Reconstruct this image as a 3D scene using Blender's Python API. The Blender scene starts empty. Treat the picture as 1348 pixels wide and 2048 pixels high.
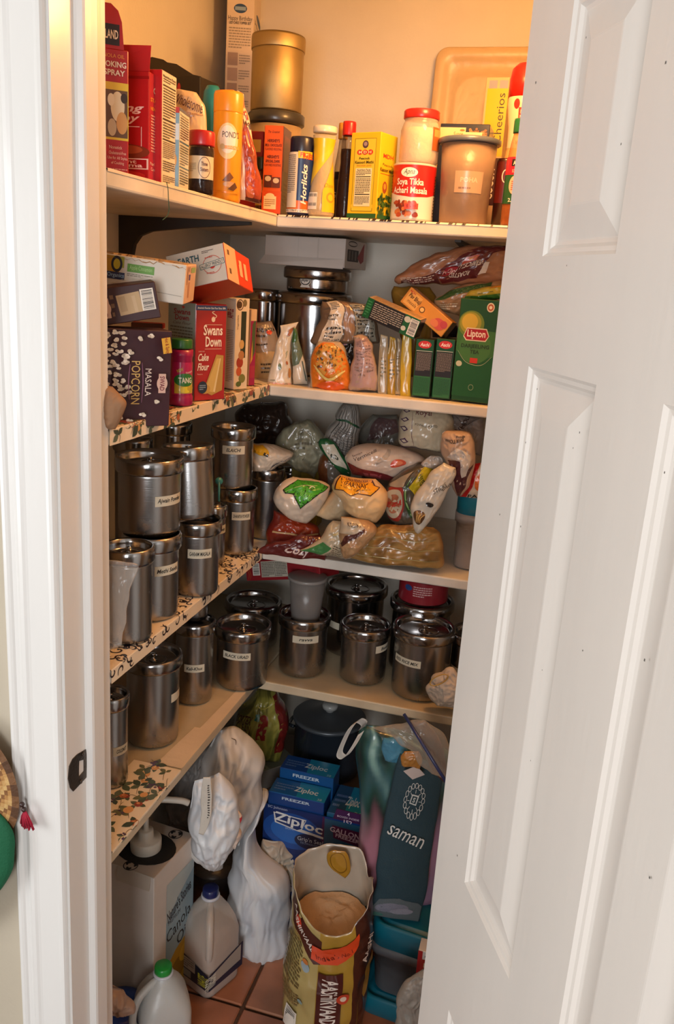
import bpy, bmesh, math, random
import numpy as np
from mathutils import Vector, Matrix, noise, Euler
S = bpy.context.scene
COL = S.collection
PI = math.pi
R = random.Random(7)

# ------------------------------------------------------------------ camera
CAM = Vector((0, 0, 1.72)); YAW, PITCH, ROLL, F = 0.25287147, 0.268925986, 0.067319437, 1680.55
_f = Vector((-math.sin(YAW)*math.cos(PITCH), math.cos(YAW)*math.cos(PITCH), -math.sin(PITCH)))
_r = Vector((math.cos(YAW), math.sin(YAW), 0)); _u = _r.cross(_f)
RT = _r*math.cos(ROLL)+_u*math.sin(ROLL); UP = -_r*math.sin(ROLL)+_u*math.cos(ROLL); FW = _f
cd = bpy.data.cameras.new('camera'); cam = bpy.data.objects.new('camera', cd); COL.objects.link(cam)
cam.matrix_world = Matrix(((RT.x, UP.x, -FW.x, CAM.x), (RT.y, UP.y, -FW.y, CAM.y), (RT.z, UP.z, -FW.z, CAM.z), (0, 0, 0, 1)))
cd.sensor_fit = 'VERTICAL'; cd.sensor_height = 36; cd.lens = F/2048*36; cd.clip_start = .02
S.camera = cam
S.view_settings.view_transform = 'Standard'; S.view_settings.look = 'None'
S.view_settings.gamma = 1; S.view_settings.use_curve_mapping = False
S.view_settings.exposure = 0.0

# ------------------------------------------------------------------ world and lights
w = bpy.data.worlds.new('world'); S.world = w; w.use_nodes = True
w.node_tree.nodes['Background'].inputs[0].default_value = (.80, .88, 1, 1)
w.node_tree.nodes['Background'].inputs[1].default_value = 1.0
def area(name, loc, rot, sx, sy, power, col):
    l = bpy.data.lights.new(name, 'AREA'); l.shape = 'RECTANGLE'; l.size = sx; l.size_y = sy; l.energy = power; l.color = col
    o = bpy.data.objects.new(name, l); o.location = loc; o.rotation_euler = rot; COL.objects.link(o); return o
area('window_daylight', (.35, -2.35, 1.55), (math.radians(90), 0, 0), 1.0, 1.3, 64, (.97, .98, 1))
area('side_window_daylight', (-2.35, -.7, 1.35), (math.radians(90), 0, math.radians(-90)), 1.3, 1.5, 44, (.93, .97, 1))
pl = bpy.data.lights.new('pantry_bulb', 'POINT'); pl.energy = 15.5; pl.color = (1, .47, .14); pl.shadow_soft_size = .06
po = bpy.data.objects.new('pantry_bulb', pl); po.location = (-.30, 1.42, 2.28); COL.objects.link(po)

# ------------------------------------------------------------------ helpers
def lin(h):
    if isinstance(h, tuple): return h
    h = h.lstrip('#'); c = [int(h[i:i+2], 16)/255 for i in (0, 2, 4)]
    return tuple((x/12.92 if x <= .04045 else ((x+.055)/1.055)**2.4) for x in c)
def ray(px, py): return RT*((px-674)/F) - UP*((py-1024)/F) + FW
def on(px, py, pl):
    """point seen at a pixel on a plane: ('X',v) ('Y',v) ('Z',v)"""
    d = ray(px, py); i = 'XYZ'.index(pl[0]); return CAM + d*((pl[1]-CAM[i])/d[i])
def depth(P): return (Vector(P)-CAM).dot(FW)
def proj(P):
    v = Vector(P)-CAM; z = v.dot(FW); return (674+F*v.dot(RT)/z, 1024-F*v.dot(UP)/z)

_mats = {}
def nodes(name):
    m = bpy.data.materials.new(name); m.use_nodes = True; nt = m.node_tree
    return m, nt, nt.nodes['Principled BSDF']
def pmat(name, rough=.5, metal=0, bump=0, bscale=60, coat=0, spec=.5, var=0, trans=0, alpha=1, col=None, stretch=None, emit=0, ridge=False):
    """procedural material; base colour from the printed colour attribute unless given"""
    if name in _mats: return _mats[name]
    m, nt, b = nodes(name); L = nt.links
    if col is None:
        a = nt.nodes.new('ShaderNodeAttribute'); a.attribute_name = 'Col'; src = a.outputs['Color']
    else:
        a = nt.nodes.new('ShaderNodeRGB'); a.outputs[0].default_value = (*lin(col), 1); src = a.outputs[0]
    tc = nt.nodes.new('ShaderNodeTexCoord'); mp = nt.nodes.new('ShaderNodeMapping'); L.new(tc.outputs['Object'], mp.inputs[0])
    if stretch: mp.inputs['Scale'].default_value = stretch
    if var:
        n = nt.nodes.new('ShaderNodeTexNoise'); n.inputs['Scale'].default_value = 9; n.inputs['Detail'].default_value = 6; L.new(mp.outputs[0], n.inputs[0])
        r = nt.nodes.new('ShaderNodeMapRange'); r.inputs[1].default_value = .3; r.inputs[2].default_value = .7; r.inputs[3].default_value = 1-var; r.inputs[4].default_value = 1+var*.35
        L.new(n.outputs[0], r.inputs[0]); h = nt.nodes.new('ShaderNodeHueSaturation'); L.new(src, h.inputs['Color']); L.new(r.outputs[0], h.inputs['Value']); src = h.outputs[0]
    L.new(src, b.inputs['Base Color'])
    b.inputs['Roughness'].default_value = rough; b.inputs['Metallic'].default_value = metal
    b.inputs['Specular IOR Level'].default_value = spec; b.inputs['Coat Weight'].default_value = coat; b.inputs['Coat Roughness'].default_value = .12
    b.inputs['Transmission Weight'].default_value = trans; b.inputs['Alpha'].default_value = alpha
    if emit: L.new(src, b.inputs['Emission Color']); b.inputs['Emission Strength'].default_value = emit
    if bump:
        n = nt.nodes.new('ShaderNodeTexNoise'); n.inputs['Scale'].default_value = bscale; n.inputs['Detail'].default_value = 5; L.new(mp.outputs[0], n.inputs[0])
        if ridge: n.noise_type = 'RIDGED_MULTIFRACTAL'; n.inputs['Distortion'].default_value = .4; n.inputs['Detail'].default_value = 3
        bp = nt.nodes.new('ShaderNodeBump'); bp.inputs['Strength'].default_value = bump; bp.inputs['Distance'].default_value = .004
        L.new(n.outputs[0], bp.inputs['Height']); L.new(bp.outputs[0], b.inputs['Normal'])
    _mats[name] = m; return m
def film(name, amt, rough=.12):
    """thin clear plastic: mostly see-through, glossy"""
    if name in _mats: return _mats[name]
    m, nt, b = nodes(name); L = nt.links
    a = nt.nodes.new('ShaderNodeAttribute'); a.attribute_name = 'Col'; L.new(a.outputs[0], b.inputs['Base Color'])
    b.inputs['Roughness'].default_value = rough; b.inputs['Specular IOR Level'].default_value = .8
    fr = nt.nodes.new('ShaderNodeLayerWeight'); fr.inputs[0].default_value = .35
    r = nt.nodes.new('ShaderNodeMapRange'); r.inputs[3].default_value = amt; r.inputs[4].default_value = min(1, amt+.5); L.new(fr.outputs['Facing'], r.inputs[0])
    L.new(r.outputs[0], b.inputs['Alpha'])
    n = nt.nodes.new('ShaderNodeTexNoise'); n.inputs['Scale'].default_value = 45; tc = nt.nodes.new('ShaderNodeTexCoord'); L.new(tc.outputs['Object'], n.inputs[0])
    bp = nt.nodes.new('ShaderNodeBump'); bp.inputs['Strength'].default_value = .35; bp.inputs['Distance'].default_value = .004; L.new(n.outputs[0], bp.inputs['Height']); L.new(bp.outputs[0], b.inputs['Normal'])
    _mats[name] = m; return m
CARD = pmat('printed_card', .5, bump=.05, bscale=90, var=.10)
GLOSS = pmat('glossy_card', .3, coat=.25, var=.06)
PLAST = pmat('moulded_plastic', .33, coat=.15)
PAPER = pmat('paper', .8, bump=.25, bscale=50, var=.12)
FOIL = pmat('plastic_wrap', .3, bump=.55, bscale=16, coat=.35, var=.14, ridge=True)
BAGP = pmat('carrier_bag_plastic', .42, bump=.8, bscale=15, var=.05, ridge=True, stretch=(1.3, 1.3, .6))
CLOTH = pmat('cloth', .8, bump=.3, bscale=260)
JAR = film('clear_jar_plastic', .28); THIN = film('clear_bag_film', .22); CLOUD = film('cloudy_plastic', .62, .35); MILK = film('milky_plastic', .8, .4)
def steel(name, c, rough, grime):
    m, nt, b = nodes(name); L = nt.links
    tc = nt.nodes.new('ShaderNodeTexCoord'); mp = nt.nodes.new('ShaderNodeMapping'); mp.inputs['Scale'].default_value = (3, 3, 260); L.new(tc.outputs['Object'], mp.inputs[0])
    n = nt.nodes.new('ShaderNodeTexNoise'); n.inputs['Scale'].default_value = 4; n.inputs['Detail'].default_value = 3; L.new(mp.outputs[0], n.inputs[0])
    n2 = nt.nodes.new('ShaderNodeTexNoise'); n2.inputs['Scale'].default_value = 14; n2.inputs['Detail'].default_value = 7; L.new(tc.outputs['Object'], n2.inputs[0])
    r = nt.nodes.new('ShaderNodeMapRange'); r.inputs[1].default_value = .35; r.inputs[2].default_value = .7; r.inputs[3].default_value = rough; r.inputs[4].default_value = rough+grime; L.new(n2.outputs[0], r.inputs[0])
    L.new(r.outputs[0], b.inputs['Roughness']); b.inputs['Metallic'].default_value = 1; b.inputs['Base Color'].default_value = (*lin(c), 1)
    b.inputs['Anisotropic'].default_value = .5
    tg = nt.nodes.new('ShaderNodeTangent'); tg.direction_type = 'RADIAL'; tg.axis = 'Z'; L.new(tg.outputs[0], b.inputs['Tangent'])
    bp = nt.nodes.new('ShaderNodeBump'); bp.inputs['Strength'].default_value = .06; bp.inputs['Distance'].default_value = .002; L.new(n.outputs[0], bp.inputs['Height']); L.new(bp.outputs[0], b.inputs['Normal'])
    _mats[name] = m; return m
STEEL = steel('brushed_steel', 'a5a3a2', .23, .06); POLISH = steel('polished_steel', 'a8a6a6', .12, .06); BRASS = steel('aged_tin', 'a08c62', .40, .2)

class MB:
    def __init__(s): s.v = []; s.f = []; s.c = []; s.sm = []
    def add(s, vs, fs, col, smooth=False):
        b = len(s.v); s.v += [tuple(v) for v in vs]; c = lin(col) if not callable(col) else col
        for f in fs:
            s.f.append([b+i for i in f]); s.sm.append(smooth)
            s.c.append([col(vs[i]) for i in f] if callable(col) else c)
def mk(name, mb, mat, parent=None, loc=None, rot=None):
    me = bpy.data.meshes.new(name); me.from_pydata(mb.v, [], mb.f)
    at = me.color_attributes.new('Col', 'FLOAT_COLOR', 'CORNER')
    buf = np.ones((len(at.data), 4), dtype=np.float32); i = 0
    for f, c in zip(mb.f, mb.c):
        if isinstance(c, list):
            for k, cc in enumerate(c): buf[i+k, :3] = cc
        else: buf[i:i+len(f), :3] = c
        i += len(f)
    at.data.foreach_set('color', buf.ravel())
    me.polygons.foreach_set('use_smooth', mb.sm); me.materials.append(mat); me.update()
    o = bpy.data.objects.new(name, me); COL.objects.link(o)
    if parent: o.parent = parent
    if loc is not None: o.location = loc
    if rot is not None: o.rotation_euler = rot
    return o
def tag(o, label, cat, group=None):
    o['label'] = label; o['category'] = cat
    if group: o['group'] = group
    return o
def thing(name, label, cat, loc, rz=0, group=None):
    o = bpy.data.objects.new(name, None); COL.objects.link(o); o.empty_display_size = .05
    o.location = loc; o.rotation_euler = (0, 0, rz); return tag(o, label, cat, group)
def struct(name, mb, mat, **k):
    o = mk(name, mb, mat, **k); o['kind'] = 'structure'; return o

def box(m, x0, x1, y0, y1, z0, z1, col, bev=0.0, cols=None, seg=2):
    bm = bmesh.new(); bmesh.ops.create_cube(bm, size=1)
    for v in bm.verts: v.co = Vector((x0+(v.co.x+.5)*(x1-x0), y0+(v.co.y+.5)*(y1-y0), z0+(v.co.z+.5)*(z1-z0)))
    if bev: bmesh.ops.bevel(bm, geom=bm.edges[:], offset=bev, segments=seg, affect='EDGES', profile=.5)
    bm.normal_update(); vs = [v.co.copy() for v in bm.verts]
    for f in bm.faces:
        n = f.normal; k = max(range(3), key=lambda i: abs(n[i])); key = ('-' if n[k] < 0 else '+')+'xyz'[k]
        m.add([vs[v.index] for v in f.verts], [list(range(len(f.verts)))], (cols or {}).get(key, col))
    bm.free()
def lathe(m, prof, col, cx=0, cy=0, z0=0, n=40, wob=None, cap=True):
    vs = []; fs = []
    for r, z in prof:
        for i in range(n):
            a = 2*PI*i/n; q = wob(a, z) if wob else 1
            vs.append((cx+r*q*math.cos(a), cy+r*q*math.sin(a), z0+z))
    for j in range(len(prof)-1):
        for i in range(n):
            k = (i+1) % n; fs.append((j*n+i, j*n+k, (j+1)*n+k, (j+1)*n+i))
    if cap:
        fs.append(tuple(range(n))[::-1]); fs.append(tuple((len(prof)-1)*n+i for i in range(n)))
    m.add(vs, fs, col, True)
def tube(m, pts, r, col, n=8, cap=True, flat=1.0):
    pts = [Vector(p) for p in pts]; vs = []; fs = []; up = Vector((0, 0, 1)); prev = None
    for i, p in enumerate(pts):
        t = (pts[min(i+1, len(pts)-1)]-pts[max(i-1, 0)]).normalized()
        a = prev or (up if abs(t.z) < .9 else Vector((1, 0, 0)))
        a = (a-t*a.dot(t)).normalized(); b = t.cross(a); prev = a
        rr = r[i] if isinstance(r, (list, tuple)) else r
        for k in range(n):
            q = 2*PI*k/n; vs.append(p+a*math.cos(q)*rr*flat+b*math.sin(q)*rr)
    for i in range(len(pts)-1):
        for k in range(n):
            k2 = (k+1) % n; fs.append((i*n+k, i*n+k2, (i+1)*n+k2, (i+1)*n+k))
    if cap: fs.append(tuple(range(n))[::-1]); fs.append(tuple((len(pts)-1)*n+k for k in range(n)))
    m.add(vs, fs, col, True)
def spline(pts, n=8):
    pts = [Vector(p) for p in pts]; out = []
    for i in range(len(pts)-1):
        p0, p1, p2, p3 = pts[max(i-1, 0)], pts[i], pts[i+1], pts[min(i+2, len(pts)-1)]
        for k in range(n):
            t = k/n; out.append(.5*((2*p1)+(p2-p0)*t+(2*p0-5*p1+4*p2-p3)*t*t+(3*p1-p0-3*p2+p3)*t**3))
    return out+[pts[-1]]

# ---- flat print: rectangles, ellipses, polygons, lettering laid on a surface S(u,v,off)
_txt = {}
def text2d(s, bold=False, shear=0.0):
    k = (s, bold, shear)
    if k in _txt: return _txt[k]
    cu = bpy.data.curves.new('t', 'FONT'); cu.body = s; cu.size = 1; cu.shear = shear; cu.resolution_u = 2
    cu.offset = .022 if bold else 0; cu.align_x = 'CENTER'; cu.align_y = 'CENTER'; cu.space_line = .85
    o = bpy.data.objects.new('t', cu); me = o.to_mesh(); vs = [(v.co.x, v.co.y) for v in me.vertices]
    fs = [tuple(p.vertices) for p in me.polygons]; o.to_mesh_clear(); bpy.data.objects.remove(o); bpy.data.curves.remove(cu)
    if vs:
        x0 = min(v[0] for v in vs); x1 = max(v[0] for v in vs); y0 = min(v[1] for v in vs); y1 = max(v[1] for v in vs)
        vs = [(x-(x0+x1)/2, y-(y0+y1)/2) for x, y in vs]; _txt[k] = (vs, fs, x1-x0, y1-y0)
    else: _txt[k] = ([], [], 1, 1)
    return _txt[k]
def decal(m, Sf, W, H, ops, off=.0004, sub=1, seed=0):
    rr = random.Random(seed)
    for n, op in enumerate(ops):
        o = off+n*(.00006 if sub <= 1 else .00022 if sub < 30 else .0004); k = op[0]
        def emit(pts, faces, col, o=o): m.add([Sf(u, v, o) for u, v in pts], faces, col, sub > 1)
        def rect(u0, v0, u1, v1, col, s=sub, rot=0):
            s = max(1, int(math.ceil(s*max(abs(u1-u0), abs(v1-v0)))))
            uc, vc = (u0+u1)/2, (v0+v1)/2; c, sn = math.cos(rot), math.sin(rot); P = []
            for j in range(s+1):
                for i in range(s+1):
                    x = (u0+(u1-u0)*i/s-uc)*W; y = (v0+(v1-v0)*j/s-vc)*H
                    P.append((uc+(x*c-y*sn)/W, vc+(x*sn+y*c)/H))
            emit(P, [(j*(s+1)+i, j*(s+1)+i+1, (j+1)*(s+1)+i+1, (j+1)*(s+1)+i) for j in range(s) for i in range(s)], col)
        if k == 'r': rect(*op[1:6], rot=math.radians(op[6]) if len(op) > 6 else 0)
        elif k == 'e':
            _, u, v, ru, rv, col = op[:6]; N = 28; P = [(u, v)]; rings = 1 if sub <= 1 else max(1, int(sub*max(ru, rv))); fs = []
            for q in range(1, rings+1):
                for i in range(N): P.append((u+ru*q/rings*math.cos(2*PI*i/N), v+rv*q/rings*math.sin(2*PI*i/N)))
            for i in range(N): fs.append((0, 1+i, 1+(i+1) % N))
            for q in range(1, rings):
                for i in range(N): fs.append((1+(q-1)*N+i, 1+q*N+i, 1+q*N+(i+1) % N, 1+(q-1)*N+(i+1) % N))
            emit(P, fs, col)
        elif k == 'ring':
            _, u, v, ru, rv, t, col = op; N = 32; P = []
            for i in range(N):
                c, s_ = math.cos(2*PI*i/N), math.sin(2*PI*i/N); P += [(u+ru*c, v+rv*s_), (u+(ru-t/W)*c, v+(rv-t/H)*s_)]
            emit(P, [(2*i, 2*((i+1) % N), 2*((i+1) % N)+1, 2*i+1) for i in range(N)], col)
        elif k == 'p':
            if sub <= 1: emit(list(op[1]), [tuple(range(len(op[1])))], op[2])
            else:
                bm = bmesh.new(); bm.faces.new([bm.verts.new((u, v, 0)) for u, v in op[1]]); bmesh.ops.triangulate(bm, faces=bm.faces[:])
                for _ in range(6):
                    es = [e for e in bm.edges if (e.verts[0].co-e.verts[1].co).length > .045]
                    if not es: break
                    bmesh.ops.subdivide_edges(bm, edges=es, cuts=1); bmesh.ops.triangulate(bm, faces=bm.faces[:])
                bm.verts.index_update(); emit([(v.co.x, v.co.y) for v in bm.verts], [tuple(v.index for v in f.verts) for f in bm.faces], op[2]); bm.free()
        elif k == 's':   # stroke: points, width metres, colour
            pts = [Vector((u*W, v*H, 0)) for u, v in op[1]]; pts = spline(pts, 6) if len(pts) > 2 else pts; P = []
            for i, p in enumerate(pts):
                t = pts[min(i+1, len(pts)-1)]-pts[max(i-1, 0)]; nn = Vector((-t.y, t.x, 0)).normalized()*op[2]/2*(.35+.65*math.sin(PI*min(1, max(0, (i+.3)/(len(pts)-.4)))) if len(pts) > 2 else 1)
                P += [((p+nn).x/W, (p+nn).y/H), ((p-nn).x/W, (p-nn).y/H)]
            emit(P, [(2*i+1, 2*i+3, 2*i+2, 2*i) for i in range(len(pts)-1)], op[3])
        elif k == 't':
            _, s, u, v, h, col = op[:6]; d = op[6] if len(op) > 6 else {}
            vs, fs, tw, th = text2d(s, d.get('b', False), d.get('sh', 0.0)); nl = s.count('\n')+1
            sy = h*H/th if nl > 1 else h*H/.72; sx = d['w']*(W if abs(d.get('rot', 0)) % 180 != 90 else H)/tw if 'w' in d else sy
            if d.get('rot') and abs(d['rot']) % 180 == 90 and nl == 1: sy = h*W/.72; sx = sx if 'w' in d else sy
            a = math.radians(d.get('rot', 0)); c, sn = math.cos(a), math.sin(a); arc = d.get('arc', 0)
            P = []
            for x, y in vs:
                x *= sx; y *= sy; y += arc*x*x
                P.append((u+(x*c-y*sn)/W, v+(x*sn+y*c)/H))
            if sub >= 20:
                bm = bmesh.new(); bv = [bm.verts.new((x_*W, y_*H, 0)) for x_, y_ in P]
                for f_ in fs:
                    try: bm.faces.new([bv[i_] for i_ in f_])
                    except ValueError: pass
                bmesh.ops.triangulate(bm, faces=bm.faces[:])
                for _ in range(4):
                    es = [e for e in bm.edges if (e.verts[0].co-e.verts[1].co).length > .006]
                    if not es: break
                    bmesh.ops.subdivide_edges(bm, edges=es, cuts=1); bmesh.ops.triangulate(bm, faces=bm.faces[:])
                bm.verts.index_update(); P = [(v_.co.x/W, v_.co.y/H) for v_ in bm.verts]; fs = [tuple(v_.index for v_ in f_.verts) for f_ in bm.faces]; bm.free()
            emit(P, fs, col)
        elif k == 'l':   # rows of small print
            _, u0, v0, u1, v1, rows, col = op; P = []; fs = []; rh = (v1-v0)/rows
            for r in range(rows):
                x = u0; v = v1-(r+.5)*rh; end = u1 if r < rows-1 else u0+(u1-u0)*.6
                while x < end-.01:
                    wd = min(rr.uniform(.03, .10)*(u1-u0)*1.6, end-x); b = len(P)
                    P += [(x, v-rh*.24), (x+wd, v-rh*.24), (x+wd, v+rh*.24), (x, v+rh*.24)]; fs.append((b, b+1, b+2, b+3)); x += wd+.022*(u1-u0)
            emit(P, fs, col)
        elif k == 'b':   # barcode
            _, u0, v0, u1, v1, vert = op[:6]; rect(u0, v0, u1, v1, 'ece6da'); P = []; fs = []; t = .06
            while t < .94:
                wd = rr.choice([.012, .02, .035]); b = len(P); a0, a1 = t, min(.95, t+wd)
                if vert: q = [(u0+.1*(u1-u0), v0+(v1-v0)*a0), (u1-.1*(u1-u0), v0+(v1-v0)*a0), (u1-.1*(u1-u0), v0+(v1-v0)*a1), (u0+.1*(u1-u0), v0+(v1-v0)*a1)]
                else: q = [(u0+(u1-u0)*a0, v0+.2*(v1-v0)), (u0+(u1-u0)*a1, v0+.2*(v1-v0)), (u0+(u1-u0)*a1, v1-.08*(v1-v0)), (u0+(u1-u0)*a0, v1-.08*(v1-v0))]
                P += q; fs.append((b, b+1, b+2, b+3)); t += wd+rr.choice([.015, .025, .03])
            m.add([Sf(u, v, o+(.00004 if sub <= 1 else .0002)) for u, v in P], fs, '1c1a1a')
def face(o, ux, vz):
    o, ux, vz = Vector(o), Vector(ux), Vector(vz); n = ux.cross(vz).normalized()
    return lambda u, v, off: o+ux*u+vz*v+n*off
def blobs(n, seed, cols, u=(0, 1), v=(0, 1), r=(.02, .06), sq=1.0):
    q = random.Random(seed); return [('e', q.uniform(*u), q.uniform(*v), q.uniform(*r), q.uniform(*r)*sq, q.choice(cols)) for _ in range(n)]

# ---- cartons
def carton_mesh(w, d, h, col, cols=None, front=None, side=None, top=None, bev=.0012, seed=0, left=None, bottom=None, endf=None):
    """local frame: near right corner of the front at the origin, front from -w to 0 facing -Y, side facing +X"""
    m = MB(); box(m, -w, 0, 0, d, 0, h, col, bev, cols, 1)
    if front: decal(m, face((-w, 0, 0), (w, 0, 0), (0, 0, h)), w, h, front, seed=seed)
    if side: decal(m, face((0, 0, 0), (0, d, 0), (0, 0, h)), d, h, side, seed=seed+1)
    if top: decal(m, face((-w, 0, h), (w, 0, 0), (0, d, 0)), w, d, top, seed=seed+2)
    return m
def upbox(name, label, cat, c, tpx, L, Rr, yaw, pl, col, mat=None, group=None, z=None, **k):
    """upright carton; c = pixel of the near bottom corner, top = pixel row of that corner's top; L, Rr = far pixel of left / right face or metres"""
    C0 = on(c[0], c[1], pl)
    if z is not None: C0.z = z
    ca, sa = math.cos(yaw), math.sin(yaw)
    def width(q, dx, dy):
        if q < 3: return q
        d = ray(q, c[1]); det = dx*(-d.y)+d.x*dy        # C0 + t*(dx,dy) = s*(d.x,d.y)
        return abs((-C0.x*(-d.y)-d.x*C0.y)/det) if abs(det) > 1e-6 else .05
    wL = width(L, -ca, -sa); wR = width(Rr, -sa, ca)
    t = ray(c[0], tpx); hd = math.hypot(C0.x, C0.y); h = CAM.z+t.z*hd/math.hypot(t.x, t.y)-C0.z
    o = mk(name, carton_mesh(wL, wR, h, col, **k), mat or CARD, loc=C0, rot=(0, 0, yaw)); o['dims'] = (wL, wR, h)
    return tag(o, label, cat, group)
def fitpose(corners, dims, dist, yaw=0, wd=60):
    """pose and size of a tilted box from the pixels of its corners"""
    ks = list(corners); pix = np.array([corners[k] for k in ks], float); IJ = np.array([[int(c) for c in k] for k in ks], float)
    p0 = corners[ks[0]]; d = ray(*p0); d = d*(dist/math.hypot(d.x, d.y)); C = CAM+d
    cm, r_, u_, f_ = (np.array(v) for v in (CAM, RT, UP, FW))
    def rot(q): return np.array(Euler(q, 'XYZ').to_matrix())
    o0 = np.array(C)-rot((0, 0, yaw))@(IJ[0]*np.array(dims))
    x = np.concatenate([o0, [0, 0, yaw], dims]); x0 = x.copy()
    def res(x):
        P = x[:3]+(IJ*x[6:9])@rot(x[3:6]).T-cm; z = P@f_
        e = np.stack([674+F*(P@r_)/z, 1024-F*(P@u_)/z], 1)-pix
        dd = [(np.hypot(x[0], x[1])-np.hypot(o0[0], o0[1]))*300]
        return np.concatenate([e.ravel(), dd, (x[6:9]-x0[6:9])*wd*10, (x[3:5])*20, [(x[5]-yaw)*12]])
    lam = 1.0; r0 = res(x)
    for it in range(120):
        J = np.stack([(res(x+np.eye(9)[i]*1e-5)-r0)/1e-5 for i in range(9)], 1)
        A = J.T@J; st = np.linalg.solve(A+lam*np.diag(np.diag(A)), -J.T@r0); r1 = res(x+st)
        if r1@r1 < r0@r0: x = x+st; r0 = r1; lam = max(lam*.4, 1e-6)
        else: lam *= 4
        if lam > 1e8: break
    return x
def posebox(name, label, cat, corners, dims, dist, yaw, col, mat=None, lift=0, **k):
    x = fitpose(corners, dims, dist, yaw); w, d, h = x[6:9]
    m = carton_mesh(w, d, h, col, **k)
    m.v = [(a+w, b, c) for a, b, c in m.v]
    o = mk(name, m, mat or CARD, loc=(x[0], x[1], x[2]+lift), rot=tuple(x[3:6])); o['dims'] = (w, d, h)
    return tag(o, label, cat)

# ---- round things
def at_round(cx, by, w, z=None, pl=None):
    """centre and radius of a round base whose nearest point is seen at (cx,by)"""
    P = on(cx, by, pl or ('Z', z)); 
    if z is not None: P.z = z
    d = Vector((P.x, P.y, 0)).normalized(); r = w/2*depth(P)/F
    for _ in range(3): r = w/2*depth(P+d*r)/F
    return P+d*r, r
def h_at(C, py, px=None, near=0):
    """height above C.z of the point over C (moved near towards the camera) seen at row py"""
    px = proj(C)[0] if px is None else px; t = ray(px, py); return CAM.z+t.z*(math.hypot(C.x, C.y)-near)/math.hypot(t.x, t.y)-C.z
def cylS(C, prof_r, z0, h, span, turn=0, wob=None):
    """label surface on a lathe standing at local origin, centred on the side that faces the camera"""
    a0 = math.atan2(-C.y, -C.x)+math.radians(turn)
    def f(u, v, off):
        a = a0+(u-.5)*span; z = z0+v*h; r = (prof_r(z) if callable(prof_r) else prof_r)+off
        return Vector((r*math.cos(a), r*math.sin(a), z))
    return f
_prof = lambda pr: (lambda z: float(np.interp(z, [p[1] for p in pr], [p[0] for p in pr])))
def ring(m, r, t, col, z, n=36, k=8, cx=0, cy=0):
    pts = [(cx+r*math.cos(2*PI*i/n), cy+r*math.sin(2*PI*i/n), z) for i in range(n+1)]; tube(m, pts, t, col, k, False)
def canister(cx, by, w, rim, z, label, text=None, turn=0, tv=.62, mat=None, knob=True, xyz=None, rot=None, h=None, group=None, tapec='cdc4ae', name='steel_canister', tspan=1.12, dome=False):
    if xyz is None: C, r = at_round(cx, by, w, z)
    else: C = Vector(xyz); r = w/2*depth(C)/F if w > 1 else w
    if h is None: h = h_at(C, rim, near=r)
    t = thing(name, label, 'canister', C, 0, group)
    if rot: t.rotation_euler = rot
    m = MB(); h += .010; r *= .975; pr = [(r*.93, 0), (r*.985, .004), (r, .012), (r, h-.030), (r*1.0, h-.020)]; lathe(m, pr, 'ffffff', n=56); mk('body', m, mat or STEEL, t)
    m = MB(); R1 = r*1.115; q = max(.006, r*.15)
    lathe(m, [(r*1.01, h-.0275), (R1-.002, h-.026), (R1, h-.022), (R1, h-.007), (R1-q*.12, h-.001), (R1-q*.5, h+.002), (R1-q*.95, h), (R1-q*1.15, h-.006), (R1-q*1.3, h-.014), (R1-q*1.5, h-.016), (.004, h-.0155)], 'ffffff', n=56)
    lid = mk('lid', m, POLISH, t)
    if knob:
        m = MB(); lathe(m, [(.009, h-.0156), (.009, h-.014), (.004, h-.0135), (.0045, h-.004), (.006, h-.002), (.001, h-.001)], 'ffffff', n=14)
        rr = min(.024, r*.40); ring(m, rr, .0016, 'ffffff', h-.0085, cx=rr*.55, cy=-rr*.5); mk('handle', m, POLISH, lid)
    if text is not None:
        m = MB(); Sf = cylS(C, r, h*tv-.009, .019, tspan, turn)
        W = r*tspan; decal(m, Sf, W, .019, [('r', 0, 0, 1, 1, tapec)]+([('t', text, .5, .5, .42, '2a2622', {'sh': .25, 'b': True, 'w': min(.86, .07*len(text)+.15)})] if text else []), sub=10)
        mk('tape_label', m, PAPER, t)
    return C+Vector((0, 0, h)), r, t

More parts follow.
